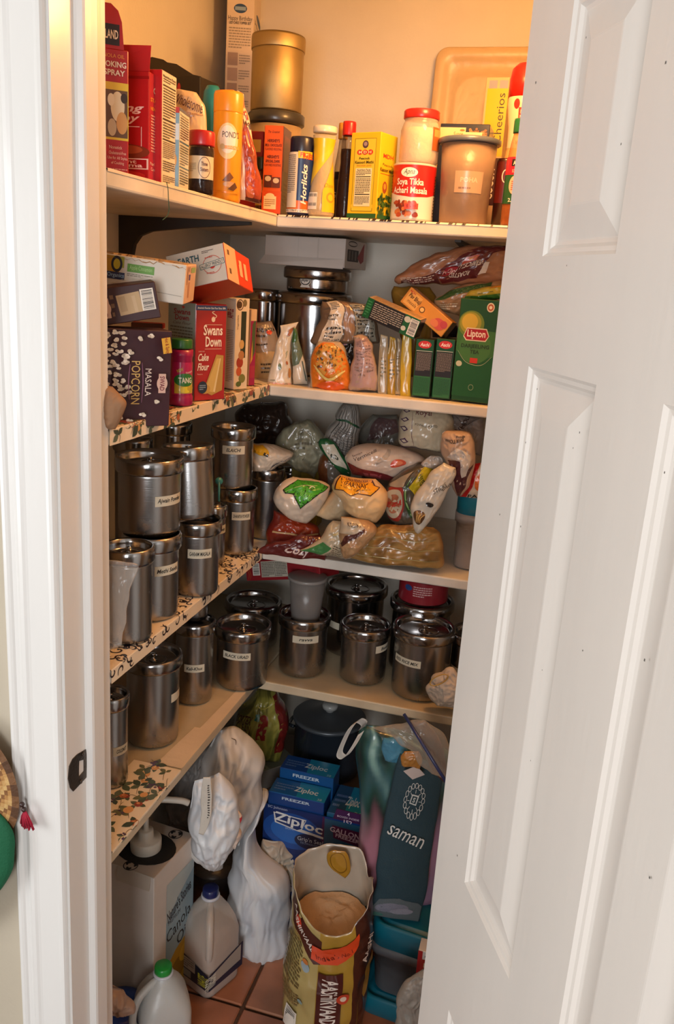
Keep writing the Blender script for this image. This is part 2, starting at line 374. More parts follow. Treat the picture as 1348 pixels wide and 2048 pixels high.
# ---- soft bags. stations: (xl,yl,xr,yr) pixel pairs from bottom to top, inflated about a standing plane through P
def sack(name, label, cat, st, pl, T, col, ops=(), mat=None, lean=0, yaw=0, wr=.004, fr=28, pe=.43, pv=.5, flat=.0, seed=1, N=44, colfn=None, group=None, back=.55, fold=0, tb=0, sx=1.0, sz=1.0, parent=None, thk=None, tear=0, offs=.0009):
    xs = [p for s in st for p in (s[0], s[2])]; ys = [p for s in st for p in (s[1], s[3])]
    P = on(sum(xs)/len(xs), sum(ys)/len(ys), pl); d = Vector((P.x, P.y, 0)).normalized()
    th = math.atan2(-d.x, d.y)+yaw; Rm = Matrix.Rotation(th, 3, 'Z')@Matrix.Rotation(-lean, 3, 'X')
    ux, n, vz = Rm@Vector((1, 0, 0)), Rm@Vector((0, -1, 0)), Rm@Vector((0, 0, 1))
    def loc(px, py):
        r = ray(px, py); q = CAM+r*((P-CAM).dot(n)/r.dot(n))-P; return (q.dot(ux), q.dot(vz))
    A = [Vector((*loc(s[0], s[1]), 0)) for s in st]; B = [Vector((*loc(s[2], s[3]), 0)) for s in st]
    k = 6; A = spline(A, k); B = spline(B, k); n_ = len(A)
    ax = np.array([a[:2] for a in A]); bx = np.array([b[:2] for b in B]); tt = np.linspace(0, 1, n_)
    def edge(arr, v): return (float(np.interp(v, tt, arr[:, 0])), float(np.interp(v, tt, arr[:, 1])))
    def thick(u, v):
        if thk: return thk(u, v)*T
        e = max(0, 4*u*(1-u))**pe; g = max(0, 4*v*(1-v))**pv
        if tb: g = min(1, (max(0, 1-(1-v)))**.25 if False else min(1, (v*9))**.5)*(1-v)**tb
        return T*.5*e*g
    sv = Vector((seed*3.7, seed*1.3, seed*.9))
    def wrk(x, z, u, v, s):
        q = Vector((x*fr*sx, s*.3, z*fr*sz))+sv; a = noise.noise(q); dv = noise.voronoi(q*1.5+sv)[0]; b = 1-min(1, (dv[1]-dv[0])*2.6); c = 1-abs(noise.noise(q*3.7))*3; dv2 = dv[0]
        e = min(1, 7*min(u, 1-u, v+.02, 1.02-v)); r = wr*(a*.9+b*.55-dv2*.9+max(c, -.5)*.3)
        if fold:
            ef = abs(2*v-1)**3; r += fold*ef*math.sin(u*34+3*noise.noise(q*.6))*.5
        return r*max(.15, e)
    def Sf(u, v, off, s=-1):
        u = min(1, max(0, u)); v = min(1, max(0, v)); a = edge(ax, v); b = edge(bx, v)
        x = a[0]+(b[0]-a[0])*u; z = a[1]+(b[1]-a[1])*u; t = thick(u, v)
        dx = wr*.9*noise.noise(Vector((x*fr*1.3, 3.1, z*fr*1.3))+sv); dz = wr*.9*noise.noise(Vector((x*fr*1.3, 9.1, z*fr*1.3))+sv)
        if s < 0: return Vector((x+dx, -t-wrk(x, z, u, v, 0)-off, z+dz))
        return Vector((x+dx, t*back/.5*.5+wrk(x, z, u, v, 5)*.6+.0008, z+dz))
    m = MB(); vs = []; fs = []
    for j in range(N+1):
        for i in range(N+1): vs.append(Sf(i/N, j/N, 0))
    nb = len(vs)
    for j in range(N+1):
        for i in range(N+1): vs.append(Sf(i/N, j/N, 0, 1))
    for j in range(N):
        for i in range(N):
            a = j*(N+1)+i; fs.append((a, a+1, a+N+2, a+N+1)); fs.append((nb+a, nb+a+N+1, nb+a+N+2, nb+a+1))
    for i in range(N):
        a = i; fs.append((a, nb+a, nb+a+1, a+1)); a = N*(N+1)+i; fs.append((a, a+1, nb+a+1, nb+a))
        a = i*(N+1); fs.append((a, a+N+1, nb+a+N+1, nb+a)); a = i*(N+1)+N; fs.append((a, nb+a, nb+a+N+1, a+N+1))
    if colfn:
        tab = [colfn(i/N, j/N) for j in range(N+1) for i in range(N+1)]*2; base = len(m.v); m.v += [tuple(v) for v in vs]
        for f in fs: m.f.append([base+i for i in f]); m.sm.append(True); m.c.append([tab[i] for i in f])
    else: m.add(vs, fs, col, True)
    W = (ax[n_//2]-bx[n_//2]); W = math.hypot(*W); H = math.hypot(*((ax[-1]+bx[-1])/2-(ax[0]+bx[0])/2))
    if ops: decal(m, Sf, W, H, ops, off=offs, sub=20, seed=seed)
    o = mk(name, m, mat or FOIL, loc=P); o.rotation_euler = Rm.to_euler()
    tag(o, label, cat, group); return o, Sf, (W, H)
def mixfn(cols, scale, seed, sx=1, sy=1):
    cs = [lin(c) for c in cols]; sv = Vector((seed*5.1, seed*2.3, seed))
    def f(u, v):
        t = (noise.noise(Vector((u*scale*sx, v*scale*sy, 0))+sv)*1.3+.5)*(len(cs)-1); t = min(len(cs)-1.001, max(0, t)); i = int(t); q = t-i; q = q*q*(3-2*q)
        return tuple(cs[i][k]*(1-q)+cs[i+1][k]*q for k in range(3))
    return f

# ------------------------------------------------------------------ the setting
LX, BY, WX, WY, RX = -.65, 1.82, -.968, 2.33, .34          # shelf fronts, pantry walls
ZS = {1: 1.8476, 2: 1.480, 3: 1.084, 4: .739}; TH = .024
def wallmat(name, c, var=.05):
    return pmat(name, .7, bump=.12, bscale=140, var=var, col=c)
WALLP = wallmat('cream_wall_paint', 'd8d2c6'); TRIM = pmat('white_trim_paint', .32, bump=.05, bscale=120, coat=.2, var=.03, col='e9e6e2', stretch=(1, 1, .15))
OUTW = wallmat('hall_wall_paint', 'c2b6a2')
def slab(name, x0, x1, y0, y1, z0, z1, mat, c='ffffff', kind='structure', bev=0):
    m = MB(); box(m, x0, x1, y0, y1, z0, z1, c, bev); o = mk(name, m, mat); o['kind'] = kind; return o
slab('wall_left', WX-.1, WX, 1.10, WY+.1, 0, 2.45, WALLP)
slab('wall_back', WX, RX+.1, WY, WY+.1, 0, 2.45, WALLP)
slab('wall_right', RX, RX+.1, 1.10, WY, 0, 2.45, WALLP)
slab('ceiling', -2.4, 1.7, -2.4, WY+.1, 2.45, 2.55, wallmat('ceiling_paint', 'dcd8d0'))
# hall around the camera
slab('wall_front', -2.4, -.67, .995, 1.108, 0, 2.45, OUTW)
slab('wall_front_right', -.05, 1.7, 1.03, 1.108, 0, 2.45, OUTW)
slab('wall_above_door', -.67, -.05, .995, 1.108, 2.14, 2.45, OUTW)
slab('wall_hall_left', -2.5, -2.4, -2.5, 1.11, 0, 2.45, OUTW)
slab('wall_hall_right', 1.7, 1.8, -2.5, 1.11, 0, 2.45, wallmat('hall_far_paint', '6a6256'))
slab('wall_hall_back', -2.4, 1.7, -2.5, -2.4, 0, 2.45, wallmat('hall_back_paint', '6a645c'))
slab('floor', -2.5, 1.8, -2.5, WY+.1, -.06, -.009, pmat('grout', .9, bump=.5, bscale=160, var=.3, col='5a4030'))
# terracotta tiles
fl = bpy.data.objects['floor']
TILE = pmat('terracotta', .38, bump=.14, bscale=22, var=.28, coat=.2)
ts = .205; q = random.Random(3)
for i in range(-2, 5):
    for j in range(-3, 5):
        x0 = -.557+i*ts; y0 = 1.562+j*ts
        m = MB(); g = .0042; box(m, max(x0+g, -1.0), x0+ts-g, y0+g, y0+ts-g, -.009, q.uniform(-.0006, .0012), q.choice(['a5694a', 'ab7354', '9c6040', 'b07858', 'a26a50']), .003, seg=1)
        mk('floor_tile', m, TILE, fl)
# door frame: jamb, stop, casing
def extrude(m, prof, z0, z1, col='ffffff', closed=True):
    vs = [(x, y, z) for z in (z0, z1) for x, y in prof]; n = len(prof)
    fs = [(i, (i+1) % n, n+(i+1) % n, n+i) for i in range(n)]+[tuple(range(n))[::-1], tuple(range(n, 2*n))]
    m.add(vs, fs, col)
JX = -.651; K = .93
m = MB(); extrude(m, [(JX-.02, .988), (JX, .988), (JX, 1.040), (JX+.003, 1.042), (JX+.0095, 1.045), (JX+.011, 1.049), (JX+.011, 1.078), (JX+.009, 1.082), (JX+.002, 1.083), (JX+.002, 1.112), (JX-.02, 1.112)], 0, 2.12)
struct('trim_1', m, TRIM)
cp = [(0, .004), (0, .013), (.003, .0155), (.008, .0160), (.012, .0145), (.015, .0125), (.022, .0122), (.026, .0150), (.031, .0175), (.037, .0178), (.041, .0160), (.045, .0150), (.078, .0135), (.083, .0145), (.088, .0140), (.0905, .0110), (.092, .008), (.092, -.005), (0, -.005)]
m = MB(); extrude(m, [(JX-.004-.0865+x*.94, .993-y) for x, y in [(c[0]+.0, c[1]) for c in cp]][::-1], 0, 2.22)
struct('trim_2', m, TRIM)
m = MB(); box(m, JX-.02, -.06, .988, 1.112, 2.12, 2.14, 'ffffff'); struct('trim_3', m, TRIM)
m = MB(); box(m, -.742, .03, .977, .993, 2.13, 2.22, 'ffffff', .004); struct('trim_4', m, TRIM)
m = MB(); box(m, -.083, -.06, 1.032, 1.112, 0, 2.12, 'ffffff', .002); struct('trim_5', m, TRIM)
m = MB(); box(m, -.06, .03, 1.012, 1.028, 0, 2.13, 'ffffff', .004); struct('trim_6', m, TRIM)
# strike plate
BRONZE = pmat('worn_bronze', .38, metal=.85, col='5c5148', bump=.2, bscale=200, var=.4)
pp = [(155, 1509), (172, 1499), (174, 1512), (173, 1555), (147, 1583), (141, 1576), (137, 1558), (139, 1533), (146, 1518)]
hp = [(158.5, 1522), (168.5, 1519), (168.5, 1542), (158, 1554), (158, 1540)]
O = [on(*p, ('X', JX+.0014)) for p in pp]; H_ = [on(*p, ('X', JX+.0014)) for p in hp]
m = MB(); bm = bmesh.new(); ov = [bm.verts.new(v) for v in O]; hv = [bm.verts.new(v) for v in H_]
ed = [bm.edges.new((ov[i], ov[(i+1) % len(ov)])) for i in range(len(ov))]+[bm.edges.new((hv[i], hv[(i+1) % len(hv)])) for i in range(len(hv))]
bmesh.ops.triangle_fill(bm, edges=ed, use_beauty=True); r = bmesh.ops.extrude_face_region(bm, geom=bm.faces[:])
for v in [g for g in r['geom'] if isinstance(g, bmesh.types.BMVert)]: v.co.x -= .0013
bm.verts.index_update(); m.add([v.co.copy() for v in bm.verts], [[v.index for v in f.verts] for f in bm.faces], '5c5148'); bm.free()
sp = tag(mk('strike_plate', m, BRONZE), 'small dark bronze strike plate with a cut-out on the white door jamb', 'strike plate')
for p in ((166, 1508), (162, 1563)):
    m = MB(); P = on(*p, ('X', JX+.0016)); tube(m, [P, P+Vector((.0012, 0, 0))], .0035, '4a4038', 12); mk('screw', m, BRONZE, sp)

# door: six-panel, hinged at the right jamb and swung out towards the camera
DW, DH, DT = .632, 2.10, .033
def panel_door():
    m = MB(); xs = [0, .108, .263, .374, .529, DW]; rows = [(.235, .792), (.993, 1.645), (1.757, 1.995)]
    zs = [.006]+[z for r in rows for z in r]+[DH]; 
    prof = [(0, 0), (.0035, -.0035), (.0075, -.0042), (.011, -.0075), (.0145, -.0085), (.016, -.0085), (.046, -.0012), (.048, -.0010)]
    for side in (0, 1):
        Y = (lambda d: -d) if side == 0 else (lambda d: DT+d)
        def quad(a, b, c, d, s=side): m.add([a, b, c, d] if s == 0 else [d, c, b, a], [(0, 1, 2, 3)], 'ffffff')
        for i in range(5):
            for j in range(len(zs)-1):
                x0, x1, z0, z1 = xs[i], xs[i+1], zs[j], zs[j+1]
                if i in (1, 3) and j in (1, 3, 5):
                    pr = [(x0+a, x1-a, z0+a, z1-a, Y(b)) for a, b in prof]
                    for k in range(len(pr)-1):
                        A, B = pr[k], pr[k+1]
                        qa = [(A[0], A[4], A[2]), (A[1], A[4], A[2]), (A[1], A[4], A[3]), (A[0], A[4], A[3])]; qb = [(B[0], B[4], B[2]), (B[1], B[4], B[2]), (B[1], B[4], B[3]), (B[0], B[4], B[3])]
                        for e in range(4): quad(qa[e], qa[(e+1) % 4], qb[(e+1) % 4], qb[e])
                    B = pr[-1]; quad((B[0], B[4], B[2]), (B[1], B[4], B[2]), (B[1], B[4], B[3]), (B[0], B[4], B[3]))
                else: quad((x0, Y(0), z0), (x1, Y(0), z0), (x1, Y(0), z1), (x0, Y(0), z1))
    for a, b in (((0, 0), (0, DT)), ((DW, DT), (DW, 0))):
        m.add([(a[0], b[1], .006), (a[0], a[1], .006), (a[0], a[1], DH), (a[0], b[1], DH)], [(0, 1, 2, 3)], 'ffffff')
    m.add([(0, 0, DH), (DW, 0, DH), (DW, DT, DH), (0, DT, DH)], [(0, 1, 2, 3)], 'ffffff'); m.add([(0, DT, .006), (DW, DT, .006), (DW, 0, .006), (0, 0, .006)], [(0, 1, 2, 3)], 'ffffff')
    return m
DA = math.radians(25.5)
# local +X runs from the hinge towards the camera; the panelled face looks to the left of the view
door = mk('door_1', panel_door(), pmat('white_door_paint', .36, bump=.07, bscale=90, coat=.15, var=.05, col='dad2ca', stretch=(1, 1, .12)), loc=(-.0865, 1.0258, 0), rot=(0, 0, -PI/2+DA)); door['kind'] = 'structure'
for z in (.25, 1.05, 1.90):
    m = MB(); tube(m, [(-.004, .018, z-.045), (-.004, .018, z+.045)], .006, '8a7f74', 12); mk('hinge', m, BRONZE, door)
# knob on the free end (outside the picture)
m = MB(); lathe(m, [(.028, 0), (.03, .004), (.012, .010), (.011, .03), (.026, .042), (.028, .055), (.018, .066), (.001, .068)], 'ffffff', n=24)
kn = mk('door_knob', m, BRONZE, door, loc=(DW-.06, 0, .91), rot=(PI/2, 0, 0))
# marks on the door
q = random.Random(11); m = MB()
for px, py in [(1173, 75), (1243, 288), (1072, 165), (1052, 885), (1075, 778), (1160, 865), (1147, 896), (1330, 945), (1000, 1029), (1042, 1053), (1062, 1521), (1166, 1301), (1085, 1340), (1300, 1755), (1332, 125), (1134, 531), (1290, 1320), (915, 1711)]:
    d = ray(px, py); X = door.location; ex = Vector((math.cos(-PI/2+DA), math.sin(-PI/2+DA), 0)); nn = Vector((ex.y, -ex.x, 0))
    P = CAM+d*((X-CAM).dot(nn)/d.dot(nn)); rr = P-X; u = rr.dot(ex); v = P.z
    s = q.uniform(.0005, .001); m.add([(u-s, -.0004, v-s*1.4), (u+s, -.0004, v-s), (u+s*.8, -.0004, v+s*1.3), (u-s, -.0004, v+s)], [(0, 1, 2, 3)], '6a645e')
mk('scuff_mark', m, PAPER, door)

# ------------------------------------------------------------------ shelves
WOOD = pmat('painted_shelf_board', .5, bump=.12, bscale=45, var=.22, coat=.1)
def liner(parent, kind, y0, y1, top, drop, seed, zt):
    """printed paper liner over the front strip of a left-hand board and down its edge"""
    L_ = y1-y0; Wd = top+drop; m = MB(); qn = random.Random(seed)
    def Sf(u, v, off):
        s = v*Wd; y = y0+u*L_; wv = .0008*noise.noise(Vector((u*14, v*3, seed)))
        if s < drop: return Vector((LX+.0012+off+abs(wv)*1.5, y, zt-drop+s+.0005))
        return Vector((LX+.001-(s-drop), y, zt+.0012+off+abs(wv)))
    n = 30
    for i in range(n):
        P = []; vs_ = [0, drop*.5/Wd, drop*.98/Wd, drop*1.02/Wd, (drop+top*.5)/Wd, 1]
        for v in vs_:
            P += [Sf(i/n, v, 0), Sf((i+1)/n, v, 0)]
        m.add(P, [(2*k, 2*k+1, 2*k+3, 2*k+2) for k in range(len(vs_)-1)], 'ecd9bd', False)
    ops = []
    if kind == 'fruit':
        k = int(L_*Wd*1350)
        for _ in range(k):
            u, v = qn.random(), qn.uniform(.03, .97); a = qn.uniform(0, 2*PI); t = qn.random(); s = qn.uniform(.008, .013)
            du, dv = s/L_, s/Wd
            def leaf(u, v, a, l, c):
                pts = []
                for t_ in (0, .25, .5, .75, 1, .75, .5, .25): 
                    sgn = 1 if len(pts) < 5 else -1; ww = l*.30*math.sin(PI*t_)*sgn
                    pts.append((u+(math.cos(a)*l*t_-math.sin(a)*ww)/L_, v+(math.sin(a)*l*t_+math.cos(a)*ww)/Wd))
                pts = [(p, min(1, max(0, r_))) for p, r_ in pts]; ops.append(('p', pts, c))
            cl = qn.choice(['4d5a44', '5c6650', '3e4a3c', '6b6a48'])
            leaf(u, v, a, s*2.0, cl); leaf(u, v, a+1.4, s*1.7, qn.choice(['5c6650', '4d5a44'])); leaf(u, v, a-1.7, s*1.5, cl)
            if t < .38: ops.append(('e', u, min(.95, max(.05, v)), du*.72, dv*.72, qn.choice(['a04a3a', '8e3b36', 'b5643c']))); ops.append(('e', u+du*.2, min(.96, max(.04, v+dv*.15)), du*.3, dv*.3, 'd08a5a'))
            elif t < .58: ops.append(('e', u, min(.94, max(.06, v)), du*.9, dv*.8, 'd9a066')); ops.append(('e', u+du*.2, min(.96, max(.04, v+dv*.15)), du*.35, dv*.3, 'e6bb82'))
            elif t < .78:
                for z_ in range(9): ops.append(('e', u+du*qn.uniform(-.8, .8), min(.96, max(.04, v+dv*qn.uniform(-.8, .8))), du*.24, dv*.24, qn.choice(['4b3450', '5a3f5c', '3d2c46'])))
            e = (u+math.cos(a+2.5)*.03/L_, min(.99, max(.01, v+math.sin(a+2.5)*.02/Wd)))
            ops.append(('s', [(u, min(.99, max(.01, v))), ((u+e[0])/2+.004/L_, min(.99, max(.01, (v+e[1])/2+.003/Wd))), e], .0012, '6a5a3c'))
    else:
        for _ in range(int(L_*Wd*2900)):
            u, v = qn.random(), qn.uniform(.05, .95); a = qn.uniform(0, 2*PI); s = qn.uniform(.008, .014); sg = qn.choice([-1, 1]); pts = []
            for t_ in range(7):
                rr = s*(1-.13*t_); aa = a+sg*t_*.75; pts.append((u+rr*math.cos(aa)/L_, min(.985, max(.015, v+rr*math.sin(aa)/Wd))))
            ops.append(('s', pts, .0034, '2e2226'))
            if qn.random() < .5: ops.append(('e', pts[-1][0], pts[-1][1], .0022/L_, .0022/Wd, '2e2226'))
    mm = [o_ for o_ in ops]
    for i in range(0, len(mm), 6): decal(m, Sf, L_, Wd, mm[i:i+6], off=.0003+.00003*(i//6 % 5), sub=1)
    mk('shelf_liner', m, pmat('liner_paper', .42, coat=.1), parent)
def bracket(parent, P, ax, ay, ln, hh, zt):
    """L bracket with a curved gusset: wall flange down, arm out under the board"""
    m = MB(); t = .014; A = Vector((ax, ay, 0)); s = A.cross(Vector((0, 0, 1)))*t
    prof = [(0, 0), (ln, 0), (ln, -.006), (ln*.55, -.018), (.075, -.030), (.050, -.040), (.036, -.058), (.030, -.085), (.026, -hh), (0, -hh)]
    vs = [P+A*a+Vector((0, 0, zt+b))-s*.5 for a, b in prof]+[P+A*a+Vector((0, 0, zt+b))+s*.5 for a, b in prof]; n = len(prof)
    m.add(vs, [tuple(range(n))[::-1], tuple(range(n, 2*n))]+[(i, (i+1) % n, n+(i+1) % n, n+i) for i in range(n)], '3a3634')
    mk('shelf_bracket', m, pmat('grey_bracket_metal', .5, metal=.3), parent)
nm = {1: 'top', 2: 'second', 3: 'third', 4: 'lowest'}
for k, zt in ZS.items():
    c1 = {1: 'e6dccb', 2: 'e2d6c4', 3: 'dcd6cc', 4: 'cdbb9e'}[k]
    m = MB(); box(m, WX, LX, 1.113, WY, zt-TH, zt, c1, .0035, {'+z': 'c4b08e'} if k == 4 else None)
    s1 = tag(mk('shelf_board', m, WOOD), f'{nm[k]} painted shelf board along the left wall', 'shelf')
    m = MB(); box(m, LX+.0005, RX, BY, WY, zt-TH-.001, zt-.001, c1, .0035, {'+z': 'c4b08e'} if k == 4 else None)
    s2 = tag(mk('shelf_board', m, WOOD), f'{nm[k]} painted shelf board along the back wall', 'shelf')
    if k == 1: liner(s1, 'scroll', 1.116, BY-.002, .20, .0035, 5, zt); bracket(s1, Vector((WX, 1.715, 0)), 1, 0, .30, .12, zt-TH); bracket(s2, Vector((-.27, WY, 0)), 0, -1, .38, .12, zt-TH)
    if k == 2: liner(s1, 'fruit', 1.116, BY-.002, .13, .024, 9, zt)
    if k == 3: liner(s1, 'scroll', 1.116, BY-.002, .16, .024, 15, zt)
    if k == 4: liner(s1, 'fruit', 1.116, 1.385, .105, .004, 21, zt)
# paper strip left on the edge of the lowest board; thread hanging from the top one
m = MB()
for (ya, yb, wa, wb) in ((1.39, 1.55, .056, .044), (1.54, 1.815, .032, .020)):
    m.add([(LX+.0008, ya, ZS[4]+.0012), (LX+.0008, yb, ZS[4]+.0012), (LX-wb, yb, ZS[4]+.0014), (LX-wa, ya, ZS[4]+.0014)], [(0, 1, 2, 3)], 'dcc4a6')
tag(mk('liner_strip', m, PAPER), 'worn bare paper strip on the front of the lowest left shelf', 'paper strip')
m = MB(); pts = [on(333, 364, ('X', LX+.003)), on(336, 378, ('X', LX+.006)), on(337, 400, ('X', LX+.006)), on(338, 420, ('X', LX+.004)), on(334, 432, ('X', LX+.002)), on(325, 440, ('X', LX))]
tube(m, spline(pts, 6), .0007, '3d5a44', 5); tag(mk('thread', m, CLOTH), 'thin green thread dangling from the top left shelf', 'thread')
# mesh of scroll liner on the back top board's front strip
m = MB(); Lb = RX-LX
Sb = lambda u, v, off: Vector((LX+.004+u*(Lb-.02), BY+.001+v*.2, ZS[1]+.0006+off)) if v > 0 else Vector((LX+.004+u*(Lb-.02), BY-.0012-off, ZS[1]-.003))
m.add([Sb(0, .0001, 0), Sb(1, .0001, 0), Sb(1, 1, 0), Sb(0, 1, 0)], [(0, 1, 2, 3)], 'ead9c2')
m.add([Sb(0, 0, 0), Sb(1, 0, 0), Sb(1, .0001, 0), Sb(0, .0001, 0)], [(0, 1, 2, 3)], 'ead9c2')
q = random.Random(4)
for i in range(70):
    u = q.random(); s = q.uniform(.002, .008)/Lb; m.add([Sb(u, 0, .0004), Sb(u+s, 0, .0004), Sb(u+s*1.4, .0001, .0004), Sb(u+s*.3, .0001, .0004)], [(0, 1, 2, 3)], '2e2226')
mk('shelf_liner', m, pmat('liner_paper', .42, coat=.1), bpy.data.objects['shelf_board.001'])
# ceiling lamp in the pantry
m = MB(); lathe(m, [(.07, 0), (.07, -.02), (.05, -.03)], 'dddddd', n=32); lp = tag(mk('ceiling_lamp', m, PLAST, loc=(-.20, 1.62, 2.45)), 'small round pantry ceiling lamp', 'lamp')
m = MB(); lathe(m, [(.012, -.03), (.014, -.05), (.028, -.075), (.030, -.095), (.018, -.118), (.001, -.122)], 'ffd9a0', n=20); mk('bulb', m, pmat('bulb_glow', .4, emit=6, col='ffc070'), lp)
bpy.data.objects['pantry_bulb'].location = (-.20, 1.62, 2.22)

# ---- left of the door: woven hat, green cloth, tassel
m = MB(); WV = pmat('woven_straw', .7, bump=.8, bscale=120, var=.3)
C_ = on(-44, 1552, ('Y', .985)); nr, na = 16, 64
vs = []; fs = []; cs = []
for i in range(nr+1):
    for j in range(na):
        a = 2*PI*j/na; r = .098*i/nr; vs.append((r*math.cos(a)*.9, -.02-.012*math.cos(r/.105*PI/2), r*math.sin(a)*1.1))
for i in range(nr):
    for j in range(na):
        k = (j+1) % na; m.add([vs[i*na+j], vs[i*na+k], vs[(i+1)*na+k], vs[(i+1)*na+j]], [(0, 3, 2, 1)], ['c79a5e', 'b5834a', '8a5c33', 'd0a86c'][(i*3+j*5) % 4] if i < nr-2 else ['7a5230', '5a3a22'][(j//2) % 2], True)
hat = tag(mk('woven_basket_lid', m, WV, loc=C_, rot=(0, math.radians(-12), 0)), 'round woven straw disc hanging left of the white door casing', 'woven disc')
m = MB(); Cg = on(-62, 1740, ('Y', 1.0))
st = [(-160, 1900, -60, 1850), (-160, 1860, 0, 1780), (-160, 1800, 24, 1740), (-160, 1740, 30, 1700), (-160, 1690, 26, 1665), (-160, 1640, 12, 1640), (-160, 1600, -10, 1620)]
sack('green_cloth', 'dark green felt cloth hanging below the woven straw disc', 'cloth', st, ('Y', .955), .03, '0d5a38', yaw=-.68, mat=CLOTH, wr=.002, seed=4)
m = MB(); P = on(44, 1609, ('Y', .963)); P2 = on(50, 1620, ('Y', .963)); P3 = on(54, 1645, ('Y', .963))
for p_ in (P, on(48, 1619, ('Y', .963))): lathe(m, [(.001, -.0042), (.003, -.003), (.0044, 0), (.003, .003), (.001, .0042)], '3a2320', cx=p_.x, cy=p_.y, z0=p_.z, n=12)
tz = tag(mk('tassel', m, PLAST), 'small crimson tassel with two dark beads against the white casing', 'tassel')
m = MB(); q = random.Random(2)
for i in range(60):
    a = q.uniform(0, 2*PI); r = .011*math.sqrt(q.random()); tube(m, [P2, P2+Vector((math.cos(a)*r*.6, math.sin(a)*r*.3, -.012)), P3+Vector((math.cos(a)*r*1.1, math.sin(a)*r*.4, -.006+q.uniform(-.005, .004)))], .0013, q.choice(['a81232', 'b81a3a', '8e0f2a']), 4)
mk('fringe', m, CLOTH, tz)
# ================================================================== TOP SHELF
Z1 = ZS[1]+.003
def jar(name, label, cat, cx, by, w, top, z, pl, prof, col, mat, lid=None, labels=(), fill=None, group=None, h=None, xyz=None, bodyname='body', rot=None, n=40):
    if xyz is None: C, r = at_round(cx, by, w, z, pl)
    else: C = Vector(xyz); r = w/2*depth(C)/F
    if h is None: h = h_at(C, top, near=0)
    t = thing(name, label, cat, C, 0, group); t['r'] = r; t['h'] = h
    if rot: t.rotation_euler = rot
    lh = lid[0] if lid else 1.0
    pr = [(a*r, b*h) for a, b in prof]; m = MB(); lathe(m, pr, col, n=n); mk(bodyname, m, mat, t)
    if lid:
        m = MB(); lr = lid[1]*r; hh = h*(1-lh)
        if lid[3:] and lid[3] == 'dome': lp_ = [(lr, 0), (lr*1.0, hh*.55), (lr*.9, hh*.85), (lr*.6, hh), (.001, hh)]
        else: lp_ = [(lr*.985, 0), (lr, hh*.08), (lr, hh*.85), (lr*.94, hh), (.001, hh)]
        lathe(m, lp_, lid[2], z0=h*lh, n=48, wob=(lambda a, z: 1+.012*math.cos(a*48)) if 'rib' in lid else None); mk('lid', m, PLAST, t)
    if fill:
        m = MB(); f = fill[0]*h; rr = _prof(pr); sd = fill[2] if len(fill) > 2 else 0
        lathe(m, [(rr(.003)*.94, .003)]+[(rr(f*k/6)*.95, f*k/6) for k in range(1, 7)]+[(.001, f*1.01)], fill[1], n=28, wob=(lambda a, z: 1-.06*abs(noise.noise(Vector((math.cos(a)*5+sd, math.sin(a)*5, z*70))))) if sd else None); mk('contents', m, pmat('food_contents', .85, bump=.6, bscale=120, var=.3), t)
    for (v0, v1, span, turn, ops) in labels:
        rf = _prof(pr); Sf = cylS(C, lambda zz: rf(zz)+.0003, v0*h, (v1-v0)*h, span, turn); m = MB(); decal(m, Sf, r*span, (v1-v0)*h, ops, sub=24); mk('label', m, GLOSS, t)
    return t
XL = ('X', -.672)
# cooking spray carton (nearest, cut by the jamb)
upbox('cooking_oil_carton', 'tall red cooking spray carton with yellow-edged picture, nearest on the top left shelf', 'carton', (257, 340), 102, .062, .065, math.radians(36), ('X', -.672), 'b3171d', z=Z1, mat=GLOSS,
 front=[('r', .0, .28, 1, .74, 'e8c83a'), ('r', .02, .30, .98, .68, '6a4a30'), ('e', .75, .55, .16, .12, 'e8dcc0'), ('e', .85, .42, .13, .09, 'd4a060'), ('e', .62, .38, .10, .07, 'c8b8a0'), ('e', .9, .62, .08, .04, '3a2418'), ('e', .6, .60, .08, .05, 'f0e8d8'),
  ('t', 'CANOLA OIL', .60, .945, .030, 'e8a040', {'w': .62}), ('t', 'COOKING', .60, .88, .045, 'f4e8dc', {'w': .70, 'b': True}), ('t', 'SPRAY', .68, .815, .045, 'f4e8dc', {'w': .48, 'b': True}),
  ('t', 'Nonstick', .70, .22, .028, 'f0d0c0', {'w': .3}), ('t', 'Cholesterol-Free', .74, .175, .026, 'f0d0c0', {'w': .40}), ('t', 'Use for All Styles', .74, .13, .024, 'f0d0c0', {'w': .46}), ('t', 'of Cooking', .74, .09, .024, 'f0d0c0', {'w': .3}), ('l', .35, .015, .97, .05, 2, 'e0a8a0')])
b = bpy.data.objects['cooking_oil_carton']; w_, d_, h_ = b['dims']
m = MB(); T_ = [(-w_, 0), (-.006, 0), (-.009, .036), (-.014, .050), (-.024, .058), (-w_, .058)]
m.add([(x, .0006, h_+z) for x, z in T_]+[(x, .003, h_+z) for x, z in T_], [(0, 1, 2, 3, 4, 5), (11, 10, 9, 8, 7, 6)]+[(i, 6+i, 6+(i+1) % 6, (i+1) % 6) for i in range(6)], 'b3171d')
decal(m, face((-w_, .0006, h_), (w_, 0, 0), (0, 0, .058)), w_, .058, [('r', .2, .08, .80, .55, '2a1612'), ('t', 'KIRKLAND', .50, .32, .2, 'f2e6da', {'w': .54, 'b': True})])
mk('header_flap', m, GLOSS, b)
